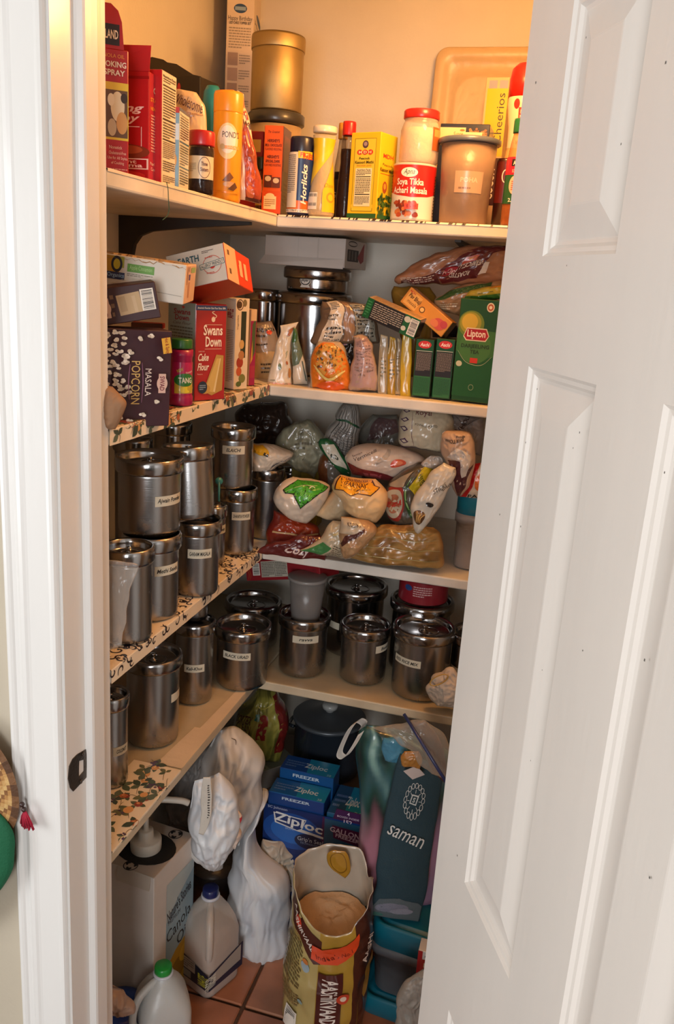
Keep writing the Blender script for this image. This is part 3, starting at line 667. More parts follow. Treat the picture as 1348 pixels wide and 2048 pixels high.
# pancake mix carton with open flap
upbox('pancake_mix_carton', 'red baking mix carton with torn open flap beside the cooking spray carton', 'carton', (297, 350), 142, .10, 322, math.radians(4), ('X', -.678), 'b01a20', z=Z1, mat=GLOSS,
 front=[('r', 0, .93, 1, .955, '8e1016'), ('t', 'King', .62, .66, .07, 'f4e6da', {'w': .6, 'b': True, 'sh': .3}), ('t', 'Syrupy', .45, .57, .07, 'f4e6da', {'w': .8, 'b': True, 'sh': .3}), ('s', [(.3, .5), (.85, .5)], .0012, 'f0d8cc'), ('s', [(.88, .5), (.88, .25)], .0012, 'f0d8cc'), ('e', .6, .27, .42, .07, '7a3a22'), ('e', .65, .29, .25, .04, 'a85a34'),
  ('r', .05, .11, 1, .21, 'f0e0d0'), ('r', .2, .12, .97, .20, 'a0141c'), ('t', 'Aunt', .6, .18, .035, 'f6ece0', {'w': .4, 'b': True}), ('t', 'Jemima', .6, .14, .035, 'f6ece0', {'w': .6, 'b': True}), ('e', .55, .05, .4, .045, 'c83028')],
 side=[('ring', .5, .85, .16, .03, .002, 'f0d8cc'), ('t', 'START', .5, .76, .035, 'f2a030', {'w': .75, 'b': True}), ('t', 'of a', .5, .72, .02, 'f0c0a0'), ('t', 'NEW DAY', .5, .68, .03, 'f2a030', {'w': .75, 'b': True}), ('l', .15, .28, .85, .63, 13, 'e8b0a8'), ('t', 'Pearl Milling', .5, .17, .03, 'f6e0d8', {'w': .8}), ('t', 'Company', .5, .12, .03, 'f6e0d8', {'w': .7})])
b = bpy.data.objects['pancake_mix_carton']; w_, d_, h_ = b['dims']
m = MB(); m.add([(-w_, .001, h_), (0, .001, h_), (.012, -.020, h_+.030), (-w_+.01, -.016, h_+.032), (-w_, .002, h_-.0005), (0, .002, h_-.0005), (.012, -.019, h_+.031), (-w_+.01, -.015, h_+.033)], [(0, 1, 2, 3), (7, 6, 5, 4), (1, 5, 6, 2), (0, 3, 7, 4), (3, 2, 6, 7)], 'c42a2c'); mk('open_flap', m, CARD, b)
upbox('baking_mix_carton', 'carton with red edge and black nutrition table side, beside the red baking mix', 'carton', (322, 360), 138, .05, 351, math.radians(2), ('X', -.668), 'b31c22', z=Z1, mat=GLOSS, cols={'+x': 'e6d8be'},
 side=[('t', 'Nutrition Facts', .5, .955, .022, '1c1814', {'w': .85, 'b': True}), ('l', .1, .90, .9, .94, 2, '4a443c'), ('r', .08, .87, .92, .882, '1c1814'), ('l', .1, .60, .9, .86, 11, '4a443c'), ('r', .08, .575, .92, .59, '1c1814'), ('l', .1, .42, .9, .565, 6, '4a443c'), ('r', .08, .40, .92, .412, '1c1814'), ('l', .1, .24, .9, .39, 9, '6a6258'), ('l', .1, .12, .9, .22, 5, '3a342c'), ('l', .1, .02, .9, .09, 4, '6a6258')])
upbox('small_carton', 'short blue and white carton with small print, third from the left brackets of cartons', 'carton', (357, 373), 214, .035, 377, math.radians(10), ('X', -.664), '7fa8c0', z=Z1, mat=GLOSS, cols={'+x': 'd8dcd4'},
 front=[('r', 0, .93, 1, 1, 'c03030'), ('r', 0, .6, 1, .8, 'd8e4ea'), ('e', .6, .35, .3, .12, 'd8a058'), ('e', .5, .2, .3, .09, 'e4c890'), ('t', 'ET', .6, .965, .03, 'f6ece0', {'b': True})],
 side=[('r', 0, .96, 1, 1, '3a5a80'), ('t', 'Nutrition', .5, .92, .03, '2a2a28', {'w': .8}), ('l', .1, .62, .9, .90, 9, '4a4a48'), ('r', .06, .58, .94, .6, '4a7a98'), ('l', .1, .3, .9, .56, 8, '6a6a68'), ('r', .06, .27, .94, .285, '4a7a98'), ('l', .1, .05, .9, .25, 6, '5a5a58')])
bpy.data.objects['small_carton']['label'] = 'short blue and white carton with small print, beside the dark jar with the red lid'
# black seafood biscuit box with torn top
upbox('biscuit_mix_box', 'large black carton with torn top and red lobster emblem on the top left shelf', 'carton', (397, 330), 152, 272, .07, math.radians(-8), ('X', -.79), '1c1614', z=Z1, mat=CARD,
 front=[('t', 'RED LOBSTER', .48, .66, .14, 'e8dcc8', {'w': .92, 'b': False}), ('t', 'FRESH FROM OUR KITCHEN', .60, .56, .035, 'c8b8a0', {'w': .55}), ('e', .62, .87, .05, .055, 'b8262a'), ('e', .57, .91, .025, .035, 'b8262a'), ('e', .68, .92, .025, .035, 'b8262a'), ('e', .62, .80, .03, .035, 'c03a34')])
b = bpy.data.objects['biscuit_mix_box']; w_, d_, h_ = b['dims']
m = MB(); pts = [(-w_, .0), (-w_*.99, .035), (-w_*.8, .042), (-w_*.62, .036), (-w_*.55, .030), (-w_*.4, .026), (-w_*.3, .018), (-w_*.12, .004), (0, 0)]
n_ = len(pts); m.add([(x, .001+z*.25, h_+z) for x, z in pts]+[(x, .004+z*.25, h_+z) for x, z in pts], [tuple(range(n_))[::-1], tuple(range(n_, 2*n_))]+[(i, i+1, n_+i+1, n_+i) for i in range(n_-1)], '241c18'); mk('torn_flap', m, CARD, b)
sack('sugar_pouch', 'cream pouch with curly dark lettering behind the dark jar', 'pouch', [(346, 330, 412, 335), (346, 290, 414, 295), (346, 240, 413, 250), (346, 205, 411, 215), (350, 180, 402, 200), (362, 178, 392, 186)], ('X', -.73), .03, 'dcc09a', [('t', 'Wholesome', .48, .62, .17, '4a2438', {'w': .9, 'sh': .3, 'rot': -12}), ('l', .25, .44, .9, .50, 2, 'b08a6a')], wr=.002, seed=21, offs=.0016)
jar('preserve_jar', 'dark jar with ribbed red lid and cream oval label on the top left shelf', 'jar', 402, 385, 50, 263, Z1, ('X', -.665), [(.92, 0), (.98, .03), (.98, .68), (.9, .76), (.86, .80)], '2a1a18', JAR, lid=(.77, 1.0, 'b5161c', 'rib'), fill=(.74, '2e1c1a', 2),
 labels=[(.24, .60, 2.5, -4, [('r', 0, 0, 1, 1, 'e0caa4'), ('ring', .62, .5, .20, .46, .001, '5a2a20'), ('t', 'Three', .62, .66, .17, '5a1c28', {'b': True, 'w': .2}), ('t', 'Sisters', .62, .42, .17, '5a1c28', {'b': True, 'w': .26}), ('l', .1, .3, .36, .7, 5, 'b09878')])])
jar('teal_bottle', 'teal rounded bottle top behind the orange talc bottle', 'bottle', 421, 375, 38, 172, Z1, ('X', -.735), [(.9, 0), (1, .05), (1, .86), (.9, .95), (.6, 1)], '16808a', PLAST)
# talc: flattened tapered bottle
def flatten(t, sx, sy, az=None):
    a = math.atan2(t.location.x, t.location.y) if az is None else az
    t.rotation_euler.z = -a
    for ch in t.children: ch.scale = (sx, sy, 1)
t = jar('talc_bottle', 'tall orange oval talcum powder bottle on the top left shelf', 'bottle', 452, 396, 56, 185, Z1, ('X', -.667), [(.92, 0), (1, .02), (1.0, .5), (1.02, .80), (1.0, .84)], 'f09a1c', PLAST, lid=(.81, 1.03, 'f59a24'),
 labels=[(.06, .80, 1.9, 0, [('e', .5, .66, .40, .22, 'f8d8a0'), ('e', .5, .68, .30, .17, 'fbeedd'), ('t', 'POND\'S', .62, .74, .075, '3a2a26', {'w': .62}), ('r', .4, .565, .95, .605, 'f3a848'), ('e', .32, .59, .09, .035, 'd8c8a0'), ('t', 'SANDAL', .66, .585, .03, 'fbeedd', {'w': .35}), ('p', [(.35, .17), (.6, .28), (.75, .22), (.6, .16)], '7a4a28'), ('e', .6, .13, .22, .035, 'c89868'), ('p', [(.55, .07), (.8, .16), (.9, .1), (.75, .05)], '5a3420'), ('r', 0, .02, 1, .04, 'e08a18')])])
m = MB(); r_, h__ = t['r'], t['h']; box(m, -.010, .012, -.008, .006, h__, h__+.004, 'f08a20', .001); mk('cap_tab', m, PLAST, t)
sack('snack_bag', 'crumpled white and orange snack bag standing beside the talc bottle', 'bag', [(473, 399, 521, 408), (472, 370, 522, 372), (470, 320, 516, 328), (470, 270, 506, 280), (471, 225, 500, 240), (472, 190, 492, 212), (474, 180, 486, 186)], ('X', -.662), .026, 'e8d4bc',
 [('r', 0, 0, .36, 1, 'eadcc8'), ('r', .08, .32, .28, .66, 'f4ead8'), ('l', .1, .33, .26, .65, 22, '3a302a'), ('p', [(.36, 0), (1, 0), (1, .48), (.7, .62), (.36, .5)], 'a8401e'), ('e', .6, .25, .2, .09, 'c8582a'), ('e', .8, .15, .16, .07, 'b03c1c'), ('e', .55, .1, .15, .06, 'd06a34'), ('e', .75, .38, .18, .06, '8e3418'), ('t', 'H', .66, .70, .10, 'd8341c', {'b': True}), ('t', 'WI', .72, .60, .055, '4a2018', {'b': True}), ('p', [(.3, .85), (.9, .78), (1, .92), (.5, 1)], 'd4481e'), ('r', .35, .0, 1, .05, '5a2a1a')], wr=.004, seed=5, offs=.0015)
jar('spice_bottle', 'little spice bottle with dark green lid in front of the orange carton', 'bottle', 520, 407, 19, 314, Z1, ('Y', 1.845), [(.95, 0), (1, .04), (1, .68), (.8, .76)], '6a4a20', JAR, lid=(.78, .95, '2e3018'), fill=(.66, '7a4418', 3), labels=[(.14, .60, 2.6, 0, [('r', 0, 0, 1, 1, 'c8982c'), ('e', .5, .5, .3, .35, 'e8c868'), ('e', .6, .3, .2, .2, '5a2a18')])])
upbox('red_tin_carton', 'small dark red carton behind the orange chocolate carton', 'carton', (522, 400), 262, .05, .03, 0, ('Y', 1.855), '9a1c1c', z=Z1, front=[('r', .1, .75, .9, .9, 'e0b050'), ('r', .15, .3, .85, .6, 'c8a890')])
upbox('chocolate_frosting_carton', 'orange chocolate baking carton with brown side at the inner corner of the top shelf', 'carton', (561, 419), 251, 523, 576, math.radians(6), ('Y', 1.84), 'dd5a1c', z=Z1, mat=GLOSS, cols={'+x': '5a2418', '+z': 'd8681e'},
 front=[('t', 'The Greatest', .5, .93, .03, '5a1c12', {'w': .6, 'sh': .3}), ('t', "HERSHEY'S", .5, .83, .035, '5a1c12', {'w': .62, 'b': True}), ('t', 'MILK CHOCOLATE', .5, .78, .03, '5a1c12', {'w': .85, 'b': True}), ('t', 'FLAVORED FROSTING', .5, .735, .028, '5a1c12', {'w': .85}), ('t', "HERSHEY'S", .5, .65, .035, '5a1c12', {'w': .62, 'b': True}), ('t', 'SPECIAL DARK', .5, .60, .03, '5a1c12', {'w': .75, 'b': True}), ('t', 'FLAVORED FROSTING', .5, .555, .028, '5a1c12', {'w': .85}), ('r', .08, .30, .48, .44, '5a2a20'), ('r', .5, .30, .92, .42, '6a3426'), ('e', .28, .40, .16, .03, 'd8c0a0'), ('e', .7, .38, .16, .03, 'd8c0a0'), ('r', 0, 0, 1, .26, 'd8501a'), ('r', .1, .05, .75, .20, 'f2d8a4'), ('e', .42, .2, .24, .035, 'f2d8a4'), ('l', .15, .08, .7, .17, 4, 'b07848')],
 side=[('r', .1, .5, .9, .9, '7a3020'), ('l', .2, .1, .8, .4, 6, '8a5a40')])
# malt drink jar: squarish
t = jar('malt_drink_jar', 'dark blue malt drink jar with white vertical lettering on the top back shelf', 'jar', 598, 428, 50, 275, Z1, ('Y', 1.835), [(.88, 0), (1, .03), (1, .76), (.9, .83), (.84, .87)], '15264e', PLAST, lid=(.80, .94, '1a2038'),
 labels=[(.03, .80, 2.7, 0, [('r', 0, 0, 1, .2, 'e0681c'), ('r', 0, .2, 1, 1, '16356e'), ('r', .0, .08, .40, 1, 'e8dcc8'), ('l', .04, .32, .34, .96, 20, '6a625a'), ('t', 'Horlicks', .60, .47, .155, 'f6efe2', {'rot': 90, 'b': True, 'sh': .2, 'w': .66}), ('t', 'FREE', .70, .93, .09, 'd8401c', {'b': True, 'w': .3}), ('r', .0, .0, 1, .055, 'e4d8c8'), ('l', .05, .01, .95, .05, 2, '5a4a3a')])])
m = MB(); Sf = cylS(t.location, t['r']+.0006, t['h']*.72, t['h']*.09, 1.2, 18); decal(m, Sf, t['r']*1.2, t['h']*.09, [('r', 0, 0, 1, 1, 'e8c020'), ('t', 'FREE', .5, .5, .62, 'c83c18', {'b': True, 'w': .7})], sub=12, off=.0004); mk('sticker', m, GLOSS, t)
# sugar shaker: waisted clear bottle with yellow band
jar('sugar_shaker', 'waisted clear sugar shaker with yellow swirl label and white lid', 'shaker', 641, 430, 56, 253, Z1, ('Y', 1.835), [(.86, 0), (.96, .03), (.93, .18), (.78, .42), (.68, .6), (.72, .78), (.82, .90)], 'e8d8b0', JAR, lid=(.93, .84, 'e8dcc4'), fill=(.80, 'd8b888', 0),
 labels=[(.03, .86, 2.9, -5, [('p', [(.05, .35), (.35, .55), (.9, .86), (1, 1), (.1, 1), (.0, .7)], 'ecc524'), ('p', [(.0, .30), (.15, .42), (.6, .70), (.9, .92), (.4, .75), (.0, .6)], 'f0cc30'), ('p', [(.55, .02), (.98, .02), (1, .5), (.95, .72), (.75, .55), (.55, .3)], 'e9c022'), ('t', 'Dixie', .74, .38, .06, 'b07820', {'sh': .3, 'w': .3}), ('e', .78, .22, .13, .07, 'c8962a'), ('e', .78, .22, .08, .045, 'ecc524'), ('b', .12, .05, .42, .28, False)])])
jar('small_sauce_bottle', 'small dark bottle with amber cap half hidden behind the syrup bottle', 'bottle', 677, 420, 26, 246, Z1, ('Y', 1.93), [(.9, 0), (1, .03), (1, .55), (.6, .75), (.5, .86)], '2a1814', JAR, lid=(.84, .72, 'c8882c'), fill=(.5, '241410', 0), labels=[(.1, .42, 2.6, 0, [('r', 0, 0, 1, 1, '38302a'), ('t', 'Glaze', .5, .5, .2, 'c8b8a0')])])
jar('syrup_bottle', 'slim clear bottle of dark syrup with red cap', 'bottle', 688, 431, 36, 243, Z1, ('Y', 1.885), [(.92, 0), (1, .03), (.98, .25), (.86, .45), (.76, .58), (.82, .66), (.74, .80), (.62, .86)], '3a2018', JAR, lid=(.86, .72, 'c41a1c'), fill=(.72, '2c1610', 0))
upbox('dried_leaf_carton', 'yellow and green dried herb leaf carton with nutrition panel', 'carton', (751, 434), 262, 693, 784, math.radians(-18), ('Y', 1.832), 'e3bd22', z=Z1, mat=GLOSS, cols={'+z': '2a1c14'},
 front=[('r', 0, 0, 1, .055, '1d5a30'), ('r', .14, .08, .86, .93, '8a7a20'), ('r', .155, .087, .845, .923, 'e6c83c'), ('r', .14, .12, .86, .16, 'e6c83c'), ('e', .5, .86, .10, .045, '4a3a4a'), ('e', .5, .865, .06, .025, 'a08a90'), ('e', .32, .77, .09, .03, 'c8322a'), ('e', .5, .77, .09, .03, 'c8322a'), ('e', .68, .77, .09, .03, 'c8322a'), ('t', 'M D H', .5, .77, .03, 'f4e4b0', {'w': .42, 'b': True}), ('t', 'Peacock', .5, .70, .028, '2a1c10', {'b': True, 'w': .36}), ('t', 'Kasoori Methi', .5, .655, .034, '2a1c10', {'b': True, 'w': .62}), ('t', 'FENUGREEK LEAVES', .5, .615, .018, 'b04020', {'w': .5}), ('r', .22, .14, .78, .585, 'efe4b8'), ('t', 'Nutrition Facts', .5, .565, .024, '1c1812', {'w': .46, 'b': True}), ('r', .25, .48, .75, .49, '1c1812'), ('l', .25, .50, .75, .55, 3, '4a4430'), ('l', .25, .29, .75, .47, 9, '5a543c'), ('r', .25, .275, .75, .285, '1c1812'), ('l', .25, .16, .75, .26, 6, '6a644a')],
 side=[('t', 'MDH', .5, .74, .05, 'c8322a', {'w': .6, 'b': True}), ('t', 'Peacock', .5, .64, .03, '4a2c12', {'w': .6}), ('t', 'Kasoori Methi', .5, .58, .045, '4a2c12', {'w': .85, 'b': True}), ('r', .1, .53, .9, .535, 'c8322a'), ('e', .4, .38, .13, .07, 'a0522c'), ('e', .4, .39, .07, .035, 'd0a040')]+blobs(40, 3, ['3c5a24', '4c6e2c', '2c4a1c'], (.05, .95), (.03, .28), (.03, .08), .5)+[('r', 0, 0, 1, .05, '1d5a30')])
# spice tin with the clear jar on it
t = jar('masala_tin', 'red and white soya masala tin under the clear jar', 'tin', 822, 436, 84, 330, Z1, ('Y', 1.835), [(1, 0), (1.02, .012), (.99, .03), (.99, .96), (1.02, .985), (.95, 1)], 'c8c0b4', PLAST,
 labels=[(.03, .96, 3.1, -4, [('r', 0, 0, 1, 1, 'e2dccc'), ('p', [(0, .52), (.25, .44), (.5, .40), (.75, .42), (1, .50), (1, 1), (0, 1)], 'c3221e'), ('e', .44, .86, .13, .09, 'f2ece0'), ('t', 'Apna', .44, .86, .10, '3a4a3a', {'sh': .4, 'w': .17}), ('t', 'Soya Tikka', .46, .67, .12, 'f6ece0', {'b': True, 'w': .42}), ('t', 'Achari Masala', .46, .53, .12, 'f6ece0', {'b': True, 'w': .56}), ('l', .0, .05, .1, .9, 14, '2a2420'), ('l', .90, .05, 1, .85, 14, '2a2420')]+blobs(26, 8, ['8a3420', 'a8482a', '6a2418', 'c8703a'], (.24, .58), (.06, .3), (.02, .045), 1.6)+[('r', .42, .17, .60, .28, 'f04a34'), ('t', '$ 4.99', .51, .225, .06, '7a1a10', {'w': .12}), ('e', .18, .33, .03, .04, '3a7a34')])])
C_ = t.location+Vector((.004, .006, t['h']+.001))
jar('coconut_jar', 'clear jar of pale chunks with red lid standing on the masala tin', 'jar', 828, 335, 78, 222, 0, None, [(.86, 0), (1, .06), (1, .62), (.9, .74), (.82, .80), (.86, .83)], 'e8d0b8', JAR, lid=(.84, .90, 'd2201c', 'rib'), fill=(.66, 'e8d2b4', 9), xyz=C_, h=h_at(C_, 222), labels=[(.25, .68, .8, 62, [('r', 0, 0, 1, 1, 'a85a28'), ('r', .1, .6, .9, .9, 'd89048')])])
t = jar('food_tub', 'large cloudy plastic tub with blue-grey lid on the top back shelf', 'tub', 925, 438, 108, 279, Z1, ('Y', 1.83), [(.82, 0), (.86, .015), (.94, .55), (1.0, .93)], 'a58a72', CLOUD, lid=(.94, 1.13, '59606a'), fill=(.80, 'a07850', 3),
 labels=[(.35, .60, 1.1, 6, [('r', 0, 0, 1, 1, 'b89a7e'), ('t', 'POHA', .5, .6, .22, 'd8c0a4', {'w': .6, 'b': True}), ('l', .15, .15, .85, .3, 1, '8a6a52')])])
upbox('dark_blue_carton', 'dark blue carton with cream sticker behind the cloudy tub', 'carton', (965, 400), 248, 868, .08, 0, ('Y', 2.02), '1d2438', z=Z1, mat=GLOSS,
 front=[('r', .0, .80, .52, .965, 'ecd49a'), ('t', 'Supreme', .42, .90, .04, '8a6a3a', {'w': .3, 'sh': .3}), ('e', .45, .94, .05, .01, 'b07030')]+blobs(60, 6, ['a87848', 'c89058', '8a5c38'], (.6, .95), (.83, .95), (.02, .03), .5)+[('r', .48, .80, .86, .92, 'ecd8ac'), ('t', 'ERA', .62, .845, .05, '3a2c20', {'w': .2})])
upbox('cereal_variety_carton', 'tall cereal variety carton with yellow front behind the custard bottle', 'carton', (990, 432), 153, 945, .05, math.radians(-4), ('Y', 2.10), 'd9b486', z=Z1, mat=GLOSS,
 front=[('r', .1, .50, 1, .93, 'e8b818'), ('r', .15, .93, .5, .98, '9a9aa8'), ('r', .6, .93, .95, .98, '9a9aa8'), ('t', 'Cheerios', .72, .74, .34, '241812', {'rot': 90, 'w': .32, 'b': False}), ('r', .02, .18, 1, .49, '4a2420'), ('t', 'COCOA', .62, .32, .30, 'e8dcd0', {'rot': 90, 'w': .2, 'b': True}), ('e', .25, .38, .18, .05, 'd86a4a'), ('e', .3, .26, .16, .05, 'e8c440'), ('e', .15, .45, .1, .03, 'e89a70')])
# custard bottle above, on hidden jar: lathe
jar('custard_powder_bottle', 'cream custard powder bottle with domed red lid beside the door edge', 'bottle', 1034, 330, 62, 128, Z1, ('Y', 1.99), [(.85, 0), (1, .03), (1, .32), (.78, .50), (.80, .62), (1, .76), (.98, .82)], 'e9b878', PLAST, lid=(.80, 1.0, 'cc2218', 'dome'),
 labels=[(.50, .80, 2.4, 0, [('r', 0, 0, 1, 1, 'efd9b4'), ('e', .32, .85, .08, .10, 'cc3028'), ('r', .38, .52, .66, .78, 'd83a34'), ('t', 'BROWN', .52, .70, .07, 'f6e0c8', {'w': .18, 'b': True}), ('t', 'POLSON', .52, .60, .07, 'f6e0c8', {'w': .2, 'b': True}), ('t', 'Custard', .48, .36, .12, '4a3020', {'w': .34, 'sh': .3, 'b': True}), ('t', 'Vanilla', .5, .10, .08, 'c85a4a', {'w': .25, 'sh': .3})])])
jar('cooking_paste_jar', 'green-lidded cooking paste jar with red and green label beside the door', 'jar', 1024, 440, 46, 238, Z1, ('Y', 1.83), [(.9, 0), (1, .03), (1, .30), (.98, .60), (.80, .78), (.66, .86)], 'b06a34', JAR, lid=(.87, .74, '17603a'), fill=(.62, 'b0602c', 2),
 labels=[(.20, .64, 2.8, 0, [('r', 0, 0, 1, .62, '1f5a34'), ('r', 0, .62, 1, 1, 'c2203a'), ('r', .30, .80, .6, .95, '241a1c'), ('t', 'Aarti', .45, .87, .09, 'f0e0d0', {'w': .2, 'b': True}), ('t', 'SOUTH', .45, .70, .07, 'f0d0c8', {'w': .22}), ('e', .45, .40, .16, .2, 'dcb8a4'), ('l', .36, .28, .56, .5, 5, 'b04a44'), ('t', '2.2', .4, .08, .08, 'f0e8d8', {'b': True})])])
jar('dark_red_tin', 'dark red tin between the cloudy tub and the green-lidded jar', 'tin', 1001, 438, 36, 318, Z1, ('Y', 1.90), [(1, 0), (1, .97), (.95, 1)], '3a1412', PLAST, labels=[(.35, .95, 3, 0, [('r', 0, 0, 1, 1, '5a1814'), ('ring', .5, .65, .12, .16, .002, 'e8d8d0')])])
# round tin on the lidded tub, tall cake-tool carton, tray
t = jar('plastic_tub', 'wide tub with dark lid under the brass-coloured tin', 'tub', 545, 420, 100, 228, Z1, ('Y', 1.93), [(.9, 0), (.96, .03), (.99, .88)], 'c8a87a', CLOUD, lid=(.90, 1.10, '35332e'), fill=(.7, 'b89868', 2))
C_ = t.location+Vector((-.002, .0, t['h']+.001)); h_ = h_at(C_, 74)
t = thing('brass_tin', 'tall aged brass-coloured round tin on the top shelf corner', 'tin', C_); r_ = 102/2*depth(C_)/F
m = MB(); lathe(m, [(r_*.97, 0), (r_, .004), (r_, h_-.030), (r_*.985, h_-.026)], 'ffffff', n=56); mk('body', m, BRASS, t)
m = MB(); lathe(m, [(r_*1.03, h_-.030), (r_*1.04, h_-.028), (r_*1.04, h_-.005), (r_*1.02, h_), (.001, h_)], 'ffffff', n=56); mk('lid', m, BRASS, t)
upbox('cake_tool_carton', 'very tall narrow white carton with blue round emblems in the corner of the top shelf', 'carton', (496, 380), -60, 444, 513, math.radians(16), ('Y', 2.16), 'd6c6b4', z=Z1,
 front=[('e', .5, .855, .24, .018, '2a4a74'), ('r', .3, .848, .7, .862, '8aa4c0'), ('t', 'Happy Birthday', .5, .815, .018, '4a4440', {'w': .88}), ('t', 'LED CAKE TOPPER SET', .5, .80, .010, '3a3430', {'w': .8, 'b': True}), ('l', .1, .70, .9, .785, 8, '9a8e80'), ('r', .08, .635, .45, .685, 'a08a80'), ('l', .5, .64, .9, .68, 4, '9a8e80'), ('r', .08, .575, .45, .625, 'a89288'), ('l', .5, .58, .9, .62, 4, '9a8e80'), ('r', .08, .515, .45, .565, 'a08a80'), ('l', .5, .52, .9, .56, 4, '9a8e80'), ('r', .08, .455, .45, .505, '988478'), ('l', .5, .46, .9, .50, 4, '9a8e80')],
 side=[('e', .5, .86, .24, .016, '2a4a74'), ('t', 'Happy', .5, .82, .018, '6a625a', {'w': .7}), ('l', .15, .6, .85, .8, 12, 'a89c8e')])
# rectangular tote lid leaning on the back wall
def rrect(w, h, r, n=6):
    P = []
    for cx, cy, a0 in ((w/2-r, h/2-r, 0), (-w/2+r, h/2-r, 90), (-w/2+r, -h/2+r, 180), (w/2-r, -h/2+r, 270)):
        for k in range(n+1):
            a = math.radians(a0+90*k/n); P.append((cx+r*math.cos(a), cy+r*math.sin(a)))
    return P
def rlofts(m, spec, col, cap0=True, cap1=True):
    """spec: (w,h,r,z[,cx,cy]) rounded rectangles lofted along z"""
    vs = []; fs = []; n = 28
    for s in spec:
        cx, cy = (s[4], s[5]) if len(s) > 4 else (0, 0); vs += [(x+cx, y+cy, s[3]) for x, y in rrect(*s[:3])]
    for j in range(len(spec)-1):
        for i in range(n): fs.append((j*n+i, j*n+(i+1) % n, (j+1)*n+(i+1) % n, (j+1)*n+i))
    if cap0: fs.append(tuple(range(n))[::-1])
    if cap1: fs.append(tuple((len(spec)-1)*n+i for i in range(n)))
    m.add(vs, fs, col, True)
P = on(1010, 260, ('Y', 2.24)); A_ = on(873, 94, ('Y', 2.28)); m = MB(); th_ = A_.z-Z1; cw = .42
rlofts(m, [(cw, th_, .03, -.004), (cw, th_, .03, .008), (cw-.006, th_-.006, .028, .011), (cw-.05, th_-.05, .022, .009), (cw-.058, th_-.058, .022, .002), (cw-.10, th_-.12, .05, .001), (cw-.11, th_-.13, .045, .005), (cw-.12, th_-.14, .045, .004)], 'd6b98c')
tag(mk('plastic_tray', m, MILK, loc=(A_.x+cw/2, 2.275, Z1+th_/2+.003), rot=(math.radians(90-6), 0, 0)), 'big translucent rectangular storage lid leaning on the back wall of the top shelf', 'tray')
# ================================================================== SECOND SHELF
Z2 = ZS[2]+.003
def poly_popcorn(q, n, u, v, s):
    o = []
    for _ in range(n):
        a, b = q.uniform(*u), q.uniform(*v)
        for k in range(4):
            o.append(('e', a+q.uniform(-.6, .6)*s, b+q.uniform(-.6, .6)*s*.75, s*.62, s*.48, q.choice(['d8cbb8', 'e6dccb', 'c8baa6', 'efe6d8'])))
        o.append(('e', a, b, s*.12, s*.1, '8a7868'))
    return o
q = random.Random(31)
pc = []
for i in range(5):
    for j in range(13):
        if i < 3 or (i == 3 and q.random() < .5): pc += poly_popcorn(q, 1, (.37+.055*i, .41+.06*i), (.25+.058*j, .29+.058*j), q.uniform(.024, .034))
for a, b in ((.67, .92), (.76, .95), (.86, .72), (.83, .28), (.70, .14), (.58, .09), (.54, .74), (.48, .12)): pc += poly_popcorn(q, 1, (a, a+.001), (b, b+.001), .030)
posebox('popcorn_box', 'big plum popcorn box with popcorn picture at the front of the second left shelf', 'box', {'100': (334, 851), '101': (336, 664), '111': (328, 655), '000': (130, 856), '001': (128, 652)}, (.19, .06, .155), 1.33, math.radians(28), '3a1a26', cols={'+z': '4a2630'}, front=pc+[
 ('t', 'POPCORN', .625, .475, .085, 'd0ae64', {'rot': -90, 'b': False, 'w': .44}), ('s', [(.57, .30), (.558, .48), (.57, .66)], .0014, '8a5a78'), ('s', [(.685, .27), (.695, .48), (.682, .68)], .0014, '8a5a78'),
 ('t', 'MASALA', .745, .48, .062, 'e6d8cc', {'rot': -90, 'w': .28}), ('r', .845, .37, .915, .57, 'dcb8a8'), ('e', .88, .47, .052, .075, 'dcb8a8'), ('t', 'SWAD', .88, .47, .045, '7a2a3a', {'rot': -90, 'b': True, 'w': .15}), ('r', .87, .78, .955, .94, 'e8b03a', 10), ('t', 'Hot & Spicy', .912, .86, .036, '9a2818', {'rot': -80, 'b': True, 'w': .15})])
posebox('popcorn_carton_on_side', 'dark brown popcorn box lying on its side above the others, barcode sticker peeling', 'box', {'101': (310, 563), '100': (313, 629), '001': (150, 583), '000': (150, 668), '111': (300, 556)}, (.15, .085, .055), 1.36, math.radians(26), '3c1c20', cols={'+z': '43231f'}, front=[
 ('r', .52, .22, .80, .78, 'c0a47c', 4), ('r', .54, .3, .62, .72, 'b0946c', 4), ('r', .70, .25, .74, .70, 'cab08a', 4), ('b', .80, .25, .96, .84, True), ('l', .44, .15, .49, .85, 3, '8a6a50'), ('r', .30, .18, .42, .72, 'd8b4a0'), ('e', .36, .45, .075, .2, 'd8b4a0'), ('t', 'SWAD', .36, .45, .045, '7a2a30', {'rot': -90, 'b': True, 'w': .48})],
 top=poly_popcorn(random.Random(5), 26, (.35, .98), (.3, .95), .03))
bpy.data.objects['popcorn_carton_on_side'].name = 'popcorn_box'
